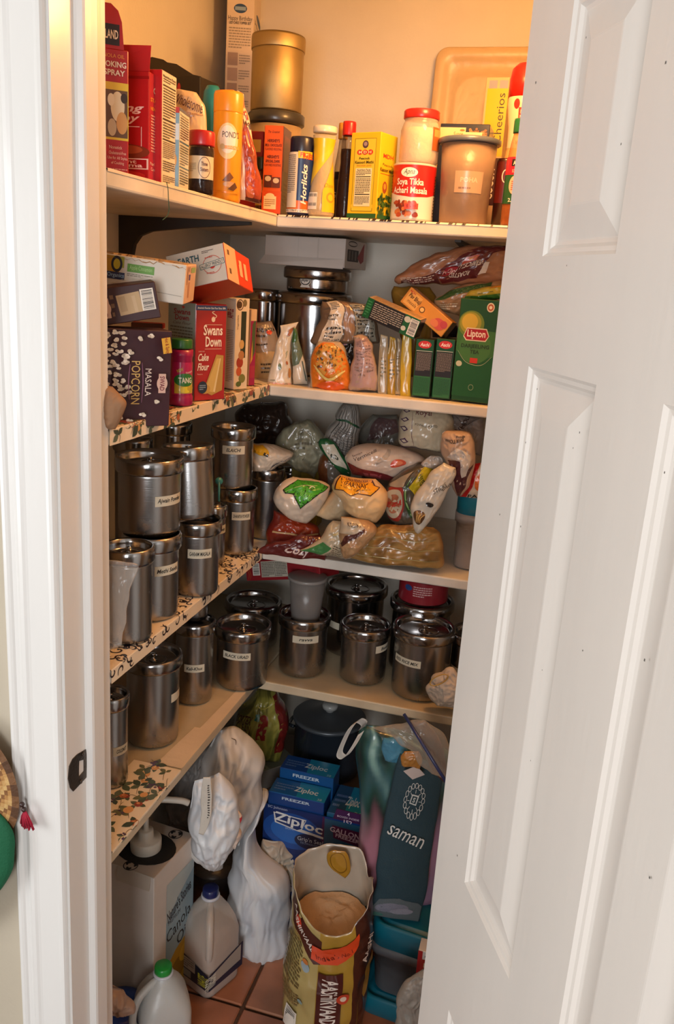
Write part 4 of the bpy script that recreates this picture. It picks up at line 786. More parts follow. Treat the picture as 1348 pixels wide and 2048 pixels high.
posebox('oatmeal_box', 'long white oatmeal carton with green band and torn top, uppermost at the left', 'box', {'100': (362, 610), '101': (370, 530), '001': (150, 500), '000': (150, 574), '110': (385, 602), '111': (393, 528)}, (.21, .12, .072), 1.45, math.radians(30), 'd8cfc0', cols={'+z': 'b89a78', '+x': 'e2bda4'}, front=[
 ('r', .29, .56, .41, .97, 'c8962c'), ('r', .35, .7, .45, .97, 'a8a838'), ('e', .385, .78, .050, .20, '22283a'), ('e', .385, .78, .030, .13, 'c8b83a'), ('r', .29, .40, .46, .58, '25335c'), ('t', 'Organics', .38, .49, .10, '8fb0d0', {'w': .15, 'b': True}),
 ('r', .48, .63, .72, .83, '5f9a34'), ('t', 'Apple Cinnamon', .60, .73, .11, 'a8cc80', {'w': .20}), ('l', .48, .52, .71, .6, 2, '8a8474'), ('s', [(.67, .24), (.98, .20)], .0008, '9a9284')],
 side=[('r', .3, .15, .45, .55, 'c09078'), ('r', .3, .6, .45, .75, '5a4a90'), ('r', .5, .78, .9, .92, '9ab86a'), ('r', .15, .5, .22, .95, 'b88a74'), ('r', .3, .82, .4, .95, 'c8a08a')])
b = bpy.data.objects['oatmeal_box']; w_, d_, h_ = b['dims']; q = random.Random(9); m = MB(); P1 = []; P2 = []
for i in range(24):
    x = w_*(.25+.75*i/23); P1.append((x, -.0008, h_-.001-q.uniform(0, .006))); P2.append((x, .002+q.uniform(0, .02), h_+.0014+q.uniform(0, .002)))
m.add(P1+P2, [(i, i+1, 25+i, 24+i) for i in range(23)], 'a8845a'); mk('torn_edge', m, CARD, b)
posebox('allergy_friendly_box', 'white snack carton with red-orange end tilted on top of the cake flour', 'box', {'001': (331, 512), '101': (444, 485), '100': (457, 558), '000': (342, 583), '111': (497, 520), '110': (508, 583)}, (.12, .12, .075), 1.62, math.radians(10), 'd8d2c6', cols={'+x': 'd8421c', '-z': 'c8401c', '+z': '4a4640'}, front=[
 ('t', 'EARTH', .38, .74, .18, '2f5a68', {'w': .36, 'b': True}), ('l', .62, .82, .82, .90, 2, '5a4a44'), ('ring', .77, .48, .16, .25, .0012, 'c86a5a'), ('e', .77, .46, .05, .09, 'c83a30'), ('r', .56, .42, .98, .57, '2f6a70', 5), ('r', .57, .435, .97, .555, 'e6ded0', 5), ('t', 'ALLERGY FRIENDLY', .77, .495, .085, '1f4a50', {'w': .38, 'b': True, 'rot': 5}), ('l', .66, .24, .88, .3, 1, 'c86a5a'), ('l', .66, .66, .88, .72, 1, 'c86a5a')],
 side=[('r', 0, 0, .42, 1, 'dfb58c'), ('r', .1, .2, .17, .35, '6a4a34'), ('r', .1, .72, .17, .86, '6a4a34'), ('r', .52, .28, .62, .74, 'e2b890'), ('r', .70, .25, .80, .72, 'e2b890'), ('r', .5, .3, .55, .6, 'e2b890')])
upbox('small_rice_box', 'small red-edged carton squeezed under the sideways popcorn box', 'box', (325, 715), 648, 262, .04, math.radians(20), ('X', -.78), '6a4030', z=Z2, cols={'+x': 'b8241c', '+z': 'c8301e'}, side=[('r', .1, .1, .95, .93, 'e0cdb8'), ('t', 'Nutrition Facts', .5, .86, .05, '201814', {'w': .8, 'b': True}), ('l', .15, .3, .9, .8, 10, '6a5a50')])
upbox('cake_flour_box', 'red cake flour box with cake slice picture and swan emblem', 'box', (388, 818), 607, 334, 448, math.radians(-28), ('X', -.668), 'a31c22', z=Z2, mat=GLOSS, cols={'-y': '8c9488', '+z': 'c04038'},
 front=[('p', [(.50, .955), (.56, .965), (.62, .955), (.56, .935)], 'b8302a'), ('t', 'Swans', .52, .905, .055, '8e2a30', {'b': True, 'w': .60}), ('t', 'Down', .52, .845, .055, '8e2a30', {'b': True, 'w': .50}), ('t', 'Cake Flour', .52, .79, .03, '5a3a34', {'sh': .4, 'w': .64}), ('l', .1, .60, .9, .76, 5, '5a5a4c')],
 side=[('r', 0, .935, 1, .985, '243c66'), ('t', "America's Favorite Cake Flour Since 1894", .5, .96, .020, 'e0dcd0', {'w': .9, 'b': True}), ('e', .56, .845, .06, .028, 'e2c8a8'), ('s', [(.58, .85), (.66, .88), (.52, .915), (.60, .928)], .0018, 'e2c8a8'), ('s', [(.3, .79), (.85, .79)], .001, 'd8a890'),
  ('t', 'Swans', .56, .735, .105, 'ecdcc8', {'b': True, 'w': .62}), ('t', 'Down', .58, .615, .105, 'ecdcc8', {'b': True, 'w': .52}), ('s', [(.3, .54), (.85, .54)], .001, 'd8a890'), ('t', 'ENRICHED', .2, .515, .012, 'e0c0b0'), ('t', 'Cake', .26, .455, .075, 'ecdcc8', {'b': True, 'sh': .3, 'w': .34}), ('t', 'Flour', .26, .355, .075, 'ecdcc8', {'b': True, 'sh': .3, 'w': .38}), ('t', 'Preserve', .16, .28, .014, 'e0c0b0'),
  ('p', [(.28, .10), (.68, .48), (.92, .47), (.90, .10), (.55, .05)], 'b08a44'), ('p', [(.32, .11), (.70, .44), (.80, .44), (.60, .08)], 'c8a45a'), ('p', [(.60, .09), (.80, .44), (.83, .44), (.66, .08)], 'd8c08a'), ('e', .34, .12, .16, .05, 'b89048'), ('e', .25, .14, .15, .065, '1c2e40'), ('l', .15, .11, .35, .17, 3, '8aa0b0')])
upbox('cake_flour_box', 'second cake flour box end showing as the red top strip behind the first', 'box', (410, 800), 592, .05, .05, math.radians(-28), ('X', -.76), 'a82024', z=Z2, cols={'+z': 'c8463a'})
# white italian-style box behind
upbox('breadstick_box', 'white carton with dark-green recipe photo side, behind the red cake flour box', 'box', (466, 798), 596, 397, 492, math.radians(-22), ('X', -.672), 'ded4c4', z=Z2, cols={'+z': 'c8a888'},
 front=[('s', [(.03, .03), (.03, .97), (.97, .97)], .001, '9a9284'), ('t', 'APPLE', .86, .83, .16, 'a0243a', {'rot': 90, 'w': .10, 'b': True}), ('l', .78, .08, .96, .66, 30, '9a8c80'), ('l', .2, .3, .6, .7, 14, 'b0a494')],
 side=[('r', 0, 0, 1, 1, 'ddcaac'), ('r', .42, .35, .80, .86, '2c3426'), ('e', .25, .93, .2, .04, '4a3424'), ('ring', .3, .93, .26, .06, .002, '4a3424'), ('e', .65, .95, .15, .04, '7a6a48'), ('t', 'Vegetable', .18, .74, .11, '4a3a2c', {'rot': 90, 'w': .16}), ('e', .4, .3, .25, .06, 'a03a28'), ('e', .5, .38, .22, .05, 'b07848'), ('e', .35, .2, .2, .05, 'c05a34'), ('e', .6, .12, .25, .05, '7a7a40'), ('e', .5, .5, .18, .05, 'c8a060'), ('e', .35, .06, .2, .03, '5a6a34')])
upbox('colourful_carton', 'thin carton with magenta, green and yellow stripes beside the white breadstick carton', 'box', (497, 772), 618, .02, 508, math.radians(-22), ('X', -.672), 'd8b890', z=Z2, side=[('r', 0, 0, 1, 1, '9a1c50'), ('p', [(.2, .3), (.9, .45), (.9, .9), (.3, .8)], '4a5a38'), ('p', [(.1, .28), (.5, .35), (.4, .6)], 'c8a040'), ('r', .0, .85, 1, 1, 'd8b890'), ('r', .1, .1, .9, .26, 'a8304a')])
# magenta drink mix tub
jar('drink_mix_jar', 'magenta drink powder jar with green lid on the second left shelf', 'jar', 360, 833, 48, 677, Z2, ('X', -.662), [(.97, 0), (1.03, .02), (1.03, .13), (.94, .17), (.94, .72), (1.0, .75), (1.0, .84)], 'a3124c', PLAST, lid=(.86, .92, '2c6a2a', 'rib'),
 labels=[(.17, .66, 2.4, 22, [('r', 0, 0, 1, 1, 'b81c58'), ('r', .12, .04, .9, .50, 'd0b440'), ('e', .5, .46, .40, .20, '2f7a34'), ('t', 'TANG', .52, .45, .17, 'f0ead8', {'b': True, 'w': .52, 'sh': -.1}), ('t', 'NEW', .32, .76, .10, 'd8c040', {'rot': 22, 'w': .22, 'b': True}), ('t', 'Pineapple', .66, .70, .07, 'e0d0d0', {'w': .28, 'rot': 15}), ('e', .5, .16, .22, .1, 'e8cc3a'), ('e', .72, .2, .14, .09, 'c8a838')])])
sack('paper_bag', 'plain brown paper bag poking out at the left end of the second shelf', 'bag', [(190, 862, 232, 858), (185, 835, 247, 830), (185, 800, 254, 806), (185, 780, 240, 788), (185, 765, 226, 772)], ('X', -.655), .04, '9a7658', mat=PAPER, wr=.003, seed=12)
# steel tins in the corner
c1, r1, t1 = canister(524, 700, 66, 588, Z2, 'dark steel canister in the corner behind the colourful carton', mat=POLISH, xyz=tuple(on(524, 640, ('Y', 2.10)).xy)+(Z2,), knob=False)
P = on(627, 640, ('Y', 2.12)); c2, r2, t2 = canister(627, 700, 136, 596, Z2, 'wide tall steel tin in the corner of the second shelf', mat=POLISH, xyz=(P.x, P.y, Z2), knob=False)
c3, r3, t3 = canister(632, 586, 124, 545, 0, 'shallow steel tin with round white sticker on the wide tin', mat=POLISH, xyz=(c2.x+.004, c2.y, c2.z+.002), h=None, knob=False)
m = MB(); Sf = cylS(t3.location, r3+.0008, .012, .030, .42, -22); decal(m, Sf, .03, .03, [('e', .5, .55, .45, .42, 'd8d0c4'), ('e', .5, .55, .40, .37, '2a2a2a'), ('e', .5, .57, .34, .3, 'e0d8cc'), ('p', [(.1, .0), (.9, .0), (.8, .2), (.2, .2)], 'd8d0c4'), ('t', 'Bijal', .5, .56, .24, '201c1c', {'b': True, 'sh': .3, 'w': .6})], sub=8); mk('sticker', m, PAPER, t3)
P = c3; x_ = P.x-.155
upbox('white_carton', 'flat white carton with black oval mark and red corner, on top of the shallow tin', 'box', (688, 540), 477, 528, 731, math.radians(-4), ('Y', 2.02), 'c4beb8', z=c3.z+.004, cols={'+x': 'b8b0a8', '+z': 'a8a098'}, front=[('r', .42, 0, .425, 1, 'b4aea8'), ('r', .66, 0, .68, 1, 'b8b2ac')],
 side=[('ring', .32, .86, .20, .10, .0025, '201c1c'), ('r', .1, .25, .6, .66, '2c2826'), ('r', .16, .30, .22, .62, '6a6460'), ('r', .3, .30, .34, .62, '6a6460'), ('r', .44, .30, .5, .62, '6a6460'), ('p', [(.55, .4), (.85, .95), (.85, .3), (.72, .2)], '8a2a2c')])
b = bpy.data.objects['white_carton']; w_, d_, h_ = b['dims']
m = MB(); m.add([(-w_-.008, -.018, .0), (0, -.010, -.001), (.0, -.001, .020), (-w_, -.001, .020), (-w_-.008, -.016, -.001), (0, -.008, -.003)], [(0, 1, 2, 3), (0, 4, 5, 1)], 'c8c2bc'); mk('open_flap', m, CARD, b)
# bags in the corner
clearcol = mixfn(['cfae84', 'd8ba90', 'c8a070'], 3, 3)
sack('bread_flour_bag', 'clear bag of yellow flour with red top lettering, next to the striped carton', 'bag', [(498, 770, 562, 763), (498, 730, 566, 725), (498, 690, 562, 690), (499, 655, 548, 655), (503, 645, 540, 643)], ('Y', 1.93), .05, 'c8a06c', [('r', .0, .42, 1, 1, '9c8670'), ('r', .0, .88, .35, .99, 'b02c24'), ('t', 'm', .2, .93, .06, 'e8dccc', {'b': True}), ('t', 'BAKERS ATTA', .52, .72, .07, '2a221c', {'b': True, 'w': .9}), ('l', .1, .60, .9, .66, 1, '4a3c30'), ('l', .2, .5, .85, .54, 1, '4a3c30'), ('e', .72, .68, .1, .035, 'e04a2c'), ('l', .35, .14, .9, .28, 3, '5a4632')], seed=31, N=36)
sack('heart_pouch', 'pale folded stand-up pouch with leaf and heart print in the corner', 'pouch', [(536, 770, 583, 776), (534, 760, 584, 764), (545, 720, 582, 726), (552, 690, 581, 694), (560, 665, 588, 664), (560, 650, 597, 645)], ('Y', 1.865), .035, 'd0c2ac', [('r', 0, 0, 1, .18, 'd4a494'), ('e', .42, .35, .08, .035, '5a6a44'), ('e', .8, .40, .06, .02, 'a8623c'), ('e', .9, .30, .07, .05, 'b07a44'), ('ring', .75, .16, .06, .02, .001, '8a8a6a'), ('l', .1, .2, .5, .23, 1, '8a8a7a'), ('p', [(.55, .85), (.9, .9), (.8, .75), (.6, .75)], 'a06038'), ('s', [(.7, .5), (.8, .55), (.75, .45)], .001, '7a8a60')], tb=.7, seed=32, wr=.003, N=36)
sack('green_leaf_pouch', 'slim pouch, green above and white below, beside the heart pouch', 'pouch', [(586, 769, 615, 770), (585, 740, 614, 745), (583, 700, 606, 708), (584, 675, 598, 680), (587, 655, 592, 658)], ('Y', 1.87), .03, 'c8beac', [('p', [(0, .3), (.5, .35), (1, .5), (1, 1), (0, 1)], '5f6f5c'), ('p', [(0, .65), (.6, .7), (1, .9), (.5, 1), (0, 1)], '2f5a2c'), ('s', [(.9, .1), (.8, .4)], .002, '4a5a50')], tb=.7, seed=33, wr=.002, N=30)
papdi = [('p', [(.08, .05), (.92, .03), (1, .35), (.94, .72), (.7, .95), (.25, .99), (.03, .80), (.02, .4)], 'd8741c'), ('e', .5, .62, .42, .33, 'c89440')]+blobs(50, 41, ['6a4a20', '8a6428', '5a3c1a', 'dcb060'], (.15, .85), (.45, .9), (.01, .035))+[('s', [(.1, .52), (.3, .38), (.55, .34), (.85, .44)], .004, 'ecd07a'), ('e', .5, .2, .33, .12, 'dc5a1c')]
sack('snack_mix_bag', 'clear snack bag with orange fried-cracker picture near the corner of the second shelf', 'bag', [(622, 778, 700, 782), (620, 765, 702, 768), (620, 730, 700, 730), (626, 700, 692, 702), (635, 684, 680, 686)], ('Y', 1.865), .06, 'b8a488', papdi, seed=34, wr=.005)
sack('dark_masala_bag', 'dark shiny spice packet with red arc behind the orange snack bag', 'bag', [(668, 775, 712, 778), (668, 740, 714, 740), (664, 700, 712, 700), (662, 672, 708, 672)], ('Y', 1.91), .035, '2c2018', [('s', [(.05, .88), (.4, .80), (.8, .88)], .010, 'a02c28'), ('r', .5, .05, .8, .3, 'c8c8c0', 30), ('s', [(.4, .3), (.9, .75)], .006, 'b8b0a8')], seed=35, wr=.006)
sack('lentil_bag', 'clear bag with white recipe label lying above the orange snack bag', 'bag', [(628, 690, 758, 686), (622, 680, 760, 678), (638, 640, 752, 645), (642, 615, 740, 612), (645, 600, 712, 605)], ('Y', 1.90), .05, '6a5644', [('p', [(.10, .18), (.42, .20), (.44, .80), (.38, 1), (.14, 1), (.18, .7)], 'cfc0aa'), ('l', .16, .50, .40, .62, 2, '4a4038'), ('l', .18, .28, .40, .44, 3, '3a322c'), ('t', 'PRODUCT OF CANADA', .29, .25, .045, '2c2824', {'w': .24, 'b': True}), ('l', .2, .68, .36, .92, 5, '5a5248'), ('r', .46, .25, .62, .9, '8a6a50'), ('r', .64, .20, .95, .86, '8e8878'), ('l', .66, .24, .93, .82, 11, '2e2a24'), ('r', .65, .60, .94, .62, '201c18')], seed=36, wr=.006)
o, Sf, wh = sack('tied_flour_bag', 'tied plastic bag of pinkish flour standing at the middle of the second shelf', 'bag', [(700, 782, 752, 782), (697, 770, 757, 772), (702, 735, 754, 735), (708, 700, 748, 700), (710, 682, 738, 676), (708, 672, 724, 668)], ('Y', 1.868), .055, 'b39884', [('r', .08, .18, .9, .85, 'b2928e'), ('l', .15, .32, .85, .80, 13, '8a706c')], seed=37, wr=.005, fr=40)
pk = [(756, 775, 'b8a888', '9a8a6c', 793, 668), (774, 791, 'b8962c', 'a8842c', 797, 672), (790, 801, 'b0a080', '8a7a5c', 790, 676), (800, 822, 'c8a42c', 'b8901c', 797, 655)]
for i, (xa, xb, ca, cb, yb, yt) in enumerate(pk):
    sack('seasoning_packet', ['grey-beige flat packet, leftmost of the standing row', 'olive-yellow flat packet, second of the standing row', 'narrow tan flat packet between two yellow ones', 'bright yellow flat packet with orange top, beside the small green box'][i], 'packet', [(xa, yb-2, xb, yb), (xa, yb-30, xb, yb-28), (xa+1, yb-80, xb+2, yb-80), (xa+4, yt+20, xb+1, yt+20), (xa+6, yt, xb, yt+4)], ('Y', 1.866), .012, ca,
         [('r', .1, .1, .9, .9, cb), ('l', .2, .3, .8, .5, 6, '6a5a30')] if i != 3 else [('p', [(0, .84), (1, .80), (1, 1), (0, 1)], 'c85a20'), ('s', [(.3, .2), (.6, .35), (.4, .5), (.7, .6)], .001, '8a6a18'), ('s', [(.6, .1), (.4, .25)], .001, '8a6a18')], seed=40+i, wr=.002, N=26, tb=.6, group='flat packets standing in a row')
# small green boxes
for i, (xc, xl) in enumerate(((858, 822), (899, 862))):
    upbox('spice_box', ['small dark green spice box with red oval, left of the pair', 'small dark green spice box with red oval, next to the tea carton'][i], 'box', (xc, 800), 679, xl, xc+9, math.radians(-3), ('Y', 1.85), '0f4a26', z=Z2, mat=GLOSS, group='pair of green spice boxes', cols={'+x': '0c2c1c', '+z': '1c2a20'},
      front=[('r', .06, .02, .94, .40, '2f6a34'), ('r', .06, .36, .94, .78, '221a1a'), ('e', .5, .905, .36, .065, 'c82a28'), ('t', 'Aachi', .5, .905, .06, 'f4e2d8', {'b': True, 'w': .5, 'sh': .2}), ('r', .06, .79, .94, .80, 'c8c0b0'), ('l', .1, .45, .9, .77, 16, '8a7c70'), ('l', .1, .05, .9, .34, 13, '1c4a24')], seed=i)
posebox('spice_carton_on_side', 'dark green and black spice box lying tilted on the yellow packets', 'box', {'001': (740, 596), '101': (843, 642), '000': (722, 632), '100': (825, 677), '011': (752, 589)}, (.13, .05, .045), 1.90, math.radians(-8), '1c1a1c', mat=GLOSS, cols={'+z': 'c0a07a', '-x': '14502c'}, front=[
 ('r', 0, 0, .12, 1, '145a2e'), ('r', .72, 0, 1, 1, '145a2e'), ('l', .14, .1, .70, .9, 8, 'a89c8c'), ('l', .02, .1, .1, .9, 6, '3f8a54'), ('e', .76, .3, .045, .12, 'c8c8b8'), ('e', .78, .78, .06, .15, 'c8c8b8'), ('b', .84, .1, .99, .92, True)], top=[('l', .05, .1, .95, .9, 4, 'a8885e')])
bpy.data.objects['spice_carton_on_side'].name = 'spice_box'
posebox('orange_spice_box', 'orange vegetable-curry spice box tilted against the noodle bags', 'box', {'001': (824, 577), '101': (908, 647), '100': (879, 673), '000': (798, 600), '011': (834, 576)}, (.125, .04, .042), 1.93, math.radians(-14), 'd08c3a', mat=GLOSS, cols={'+z': 'b87a2c', '+x': '4a3018'}, front=[
 ('r', .04, .1, .32, .9, 'e0a858'), ('t', 'Pav Bhaji', .2, .62, .24, '3a1c10', {'w': .26, 'b': True, 'rot': 0}), ('t', 'masala', .2, .35, .2, '3a1c10', {'w': .2}), ('e', .42, .45, .055, .17, '5a3a20'), ('e', .42, .45, .04, .12, 'e0b870'), ('t', 'MDH', .1, .85, .12, 'c03020', {'b': True}), ('e', .82, .45, .12, .3, 'c8504a'), ('e', .74, .35, .08, .2, 'd87a50'), ('e', .9, .6, .07, .2, 'b84048')])
sack('black_spice_packet', 'small black packet tucked under the orange spice box', 'packet', [(866, 675, 914, 676), (864, 660, 916, 655), (868, 645, 910, 642)], ('Y', 1.95), .03, '1a1412', seed=44, N=24)
# tea carton
upbox('tea_carton', 'tall dark green tea carton with red oval at the right of the second shelf', 'carton', (976, 806), 600, 901, 1004, math.radians(-7), ('Y', 1.84), '1d4a26', z=Z2, mat=GLOSS, cols={'+z': '2a4a2a'}, front=[
 ('p', [(0, .05), (1, .05), (1, .55), (0, .62)], '22592c'), ('p', [(0, .5), (.4, .4), (1, .46), (1, .70), (0, .72)], '3c6e34'), ('e', .34, .76, .34, .13, '6a7e2c'), ('e', .32, .77, .28, .105, '9a922c'), ('e', .30, .78, .21, .08, 'c8a83a'), ('e', .5, .54, .42, .16, '46763a'), ('s', [(.05, .50), (.3, .39), (.7, .37), (.96, .46)], .0012, 'a8b088'),
 ('e', .80, .93, .10, .045, 'cfc8b4'), ('e', .80, .93, .075, .032, 'a8522c'), ('e', .80, .93, .04, .017, 'dcd4c0'), ('p', [(.16, .64), (.24, .725), (.76, .725), (.84, .655), (.76, .60), (.24, .60)], 'dcd0b8'), ('p', [(.18, .645), (.255, .715), (.745, .715), (.82, .655), (.745, .61), (.255, .61)], 'a61e28'),
 ('t', 'Lipton', .5, .662, .068, 'ece0d0', {'b': True, 'w': .48}), ('t', 'DARJEELING', .5, .545, .036, '2a3a1c', {'w': .74, 'b': True}), ('t', 'TEA', .5, .495, .036, '2a3a1c', {'w': .24, 'b': True}), ('r', .40, .385, .60, .435, 'c83a28'), ('e', .12, .37, .08, .028, 'c8c8a8'), ('ring', .5, .145, .07, .03, .0012, '8aa078')])
# noodle and lentil bags stacked above
vm = mixfn(['9a6648', 'ab7655', '8a5a3e'], 4, 7)
sack('yellow_turmeric_packet', 'folded yellow-brown packet under the noodle bags', 'packet', [(815, 752, 850, 754), (805, 690, 858, 692), (786, 612, 870, 616), (784, 590, 875, 596), (790, 572, 860, 575)], ('Y', 2.04), .05, '8e6a24', seed=45, N=26)
sack('noodle_bag', 'large maroon and tan roasted noodle bag lying on top of the heap by the door', 'bag', [(795, 568, 1015, 572), (790, 558, 1030, 545), (812, 538, 1035, 520), (850, 515, 1035, 500), (905, 498, 1030, 496), (940, 491, 1020, 491)], ('Y', 1.97), .07, '96684a', [('p', [(.33, .30), (.45, .62), (.30, .98), (1, 1), (1, .62), (.74, .55), (.70, .15), (.4, .05)], '5c1c1e'), ('p', [(.02, .0), (.38, .02), (.35, .28), (.05, .12)], '5c2a2a'), ('l', .05, .02, .33, .22, 4, 'c8b8a8'), ('t', 'VERMICELLI', .60, .38, .085, 'd8c8b8', {'rot': 184, 'b': True, 'w': .22}), ('t', 'ROASTED', .54, .22, .085, 'd8c8b8', {'rot': 182, 'b': True, 'w': .16}), ('r', .40, .22, .50, .36, '9a2a34', 8), ('t', 'MDH', .45, .29, .07, 'e0c0b8', {'rot': 188}), ('r', .50, .42, .62, .54, 'b84a34', 8), ('r', .52, .45, .60, .50, 'd89a40', 8), ('p', [(.70, .2), (.76, .22), (.76, .40), (.72, .40)], 'd8ccc0'), ('l', .60, .82, .92, .88, 1, 'a08078')], colfn=vm, seed=46, wr=.006)
sack('cracked_wheat_bag', 'tan grain bag with green printed band under the maroon noodle bag', 'bag', [(880, 622, 960, 640), (868, 612, 990, 605), (870, 600, 1010, 580), (890, 585, 1020, 568), (930, 570, 1010, 560)], ('Y', 1.95), .06, 'a8845c', [('p', [(.02, .45), (.05, .80), (.72, .98), (.72, .72)], '33592c'), ('t', 'DIAMOND SOOJI', .36, .75, .12, '7aa060', {'rot': 2, 'w': .5}), ('l', .1, .1, .4, .3, 3, 'd8c8a8')], colfn=mixfn(['a07a54', 'b89068', '94704c'], 6, 4), seed=47, wr=.005)
sack('yellow_green_bag', 'yellow and green printed bag resting on the tea carton', 'bag', [(925, 603, 1012, 596), (928, 594, 1014, 584), (938, 582, 1014, 574), (960, 574, 1010, 570)], ('Y', 1.93), .035, 'c8b03c', [('p', [(0, 0), (1, 0), (1, .3), (0, .32)], '3f7a34'), ('r', .55, .68, 1, .85, 'd8862c'), ('l', .3, .42, .9, .5, 1, '6a6a30')], seed=48, N=30)
sack('peach_bag', 'small pale pouch edge between the tea carton and the door', 'pouch', [(988, 740, 1012, 742), (988, 700, 1014, 700), (990, 660, 1014, 660), (992, 632, 1014, 634)], ('Y', 1.93), .03, 'c89a7c', seed=49, N=20)
# ---- more goods along the dark back of the second shelf are hidden by those in front
# ================================================================== THIRD SHELF
Z3 = ZS[3]+.003
# stacked canisters along the left board
ct, r, t = canister(258, 1292, 92, 1118, Z3, 'steel canister nearest the jamb on the third left shelf, under the clear zip bag', text=None)
cb, r, t = canister(303, 1246, 106, 1092, Z3, 'bottom steel canister of the nearest stack with blank-looking tape label', text='Methi Seeds', turn=38, knob=False)
canister(295, 0, 124, 936, 0, 'upper steel canister with tape label, top of the nearest stack on the third left shelf', text='Ajwain Powder', turn=42, xyz=(cb.x-.012, cb.y+.012, cb.z+.001), tv=.48)
cb, r, t = canister(392, 1196, 88, 1060, Z3, 'bottom steel canister of the middle stack with long dark tape lettering', text='GARAM MASALA', turn=8, knob=False, tv=.60)
canister(392, 0, 96, 912, 0, 'leaning steel canister without label, top of the middle stack', xyz=(cb.x-.012, cb.y-.006, cb.z+.006), rot=(math.radians(-2), math.radians(-5), 0))
canister(428, 1142, 50, 1010, Z3, 'half-hidden narrow steel canister between the middle and far stacks', text='Powder', turn=50, tv=.62, h=.125, xyz=tuple(on(424, 1125, ('Z', Z3)).xy)+(Z3,))
cb, r, t = canister(472, 1113, 70, 992, Z3, 'bottom steel canister of the far stack labelled for coriander', text='DHANIYA POWDER', turn=14, knob=False, tv=.62)
canister(462, 0, 82, 868, 0, 'upper steel canister of the far stack with tape label', text='ELAICHI', turn=2, xyz=(cb.x-.018, cb.y+.004, cb.z+.001), tv=.66)
C9, r9, t9 = canister(530, 1080, 62, 950, Z3, 'steel canister under the small flour bag at the inner corner', knob=False)
canister(585, 1040, 50, 940, Z3, 'dark steel canister deep in the corner of the third shelf', h=.12, knob=False, xyz=tuple(on(580, 965, ('Y', 2.12)).xy)+(Z3,), mat=POLISH)
canister(330, 0, 70, 870, 0, 'steel canister in the back row behind the leaning one', h=.27, xyz=(-.875, 1.60, Z3), knob=False, mat=POLISH)
canister(400, 0, 70, 850, 0, 'steel canister in the back row behind the far stack', h=.275, xyz=(-.88, 1.80, Z3), knob=False, mat=POLISH)
# spoon handle
P = on(438, 962, ('X', -.72)); m = MB(); lathe(m, [(.001, -.001), (.0085, 0), (.0085, .003), (.001, .004)], '3f8f94', n=20); sp = tag(mk('measuring_spoon', m, PLAST, loc=P, rot=(math.radians(80), 0, math.radians(30))), 'teal round-headed measuring spoon standing behind the far stack of canisters', 'spoon')
m = MB(); tube(m, [(0, 0, .001), (0, -.02, .001), (0, -.07, .0)], [.003, .0025, .002], '4a9a9e', 8); mk('handle', m, PLAST, sp)
# zip bag over the first canister
sack('zip_bag', 'clear zip-top bag with blue and red seal hanging from the nearest canister', 'bag', [(215, 1300, 245, 1290), (215, 1240, 252, 1235), (215, 1190, 258, 1185), (215, 1158, 266, 1165), (215, 1128, 276, 1136), (215, 1118, 262, 1126)], ('X', -.652), .012, 'd8ccc0', [('r', 0, .80, 1, .85, '4a6478'), ('r', 0, .87, 1, .885, '9a3a40'), ('r', 0, .905, 1, .915, '9a3a40')], mat=THIN, wr=.004, seed=51, N=30)
# corner flour bag on canister
P_ = C9
sack('small_flour_bag', 'white flour bag with yellow patch lying on the corner canister', 'bag', [(500, 944, 545, 938), (498, 930, 580, 920), (497, 905, 587, 908), (500, 890, 575, 900), (505, 884, 545, 888)], ('Y', 1.90), .085, 'd9c6b0', [('p', [(.02, .6), (.05, .98), (.5, .98), (.45, .55), (.25, .5)], 'd89c1c'), ('r', .34, .52, .44, .64, '2a2620', -20), ('t', 'Anand', .68, .22, .09, '2c3050', {'rot': 14, 'b': True, 'w': .16}), ('t', 'KHAMAN', .86, .36, .09, '2c3050', {'rot': 18, 'w': .2})], seed=52, wr=.005, fold=.004)
sack('dark_bag', 'dark brown crinkled bag in the shadowed corner of the third shelf', 'bag', [(470, 905, 570, 900), (465, 870, 578, 865), (468, 840, 582, 835), (480, 815, 572, 812), (500, 806, 555, 806)], ('Y', 2.12), .12, '2c1f1a', seed=53, wr=.012, fr=22)
sack('rice_flour_bag', 'grey-green clear flour bag leaning in the corner of the third shelf', 'bag', [(585, 935, 628, 958), (560, 915, 650, 925), (548, 890, 660, 895), (565, 862, 640, 858), (590, 845, 612, 838)], ('Y', 2.02), .085, '8e8a74', [('s', [(.15, .55), (.35, .85)], .004, '5a1c20'), ('s', [(.3, .45), (.6, .8)], .0015, '3a342c'), ('s', [(.4, .35), (.75, .72)], .0015, '3a342c'), ('s', [(.5, .3), (.85, .6)], .0015, '4a4438'), ('l', .35, .5, .7, .62, 2, '6a6454')], colfn=mixfn(['8a8670', '9a967e', '7c7864'], 6, 6), seed=54, wr=.007)
tst = [(672, 900, 712, 930), (650, 890, 712, 915), (648, 872, 715, 893), (660, 850, 718, 872), (672, 838, 722, 850), (672, 828, 720, 832), (680, 815, 716, 812), (690, 806, 708, 804)]
sack('striped_bag', 'tall white bag with striped small print, twisted shut, near the back wall', 'bag', tst, ('Y', 1.99), .10, '94908a', [('s', [(.12+.11*k, .08), (.16+.10*k, .55), (.2+.09*k, .98)], .0016, '3a3634') for k in range(8)]+[('l', .2, .1, .8, .5, 12, '6a6460'), ('s', [(.0, .60), (.4, .66), (1, .56)], .006, '1c4a34')], seed=55, wr=.006)
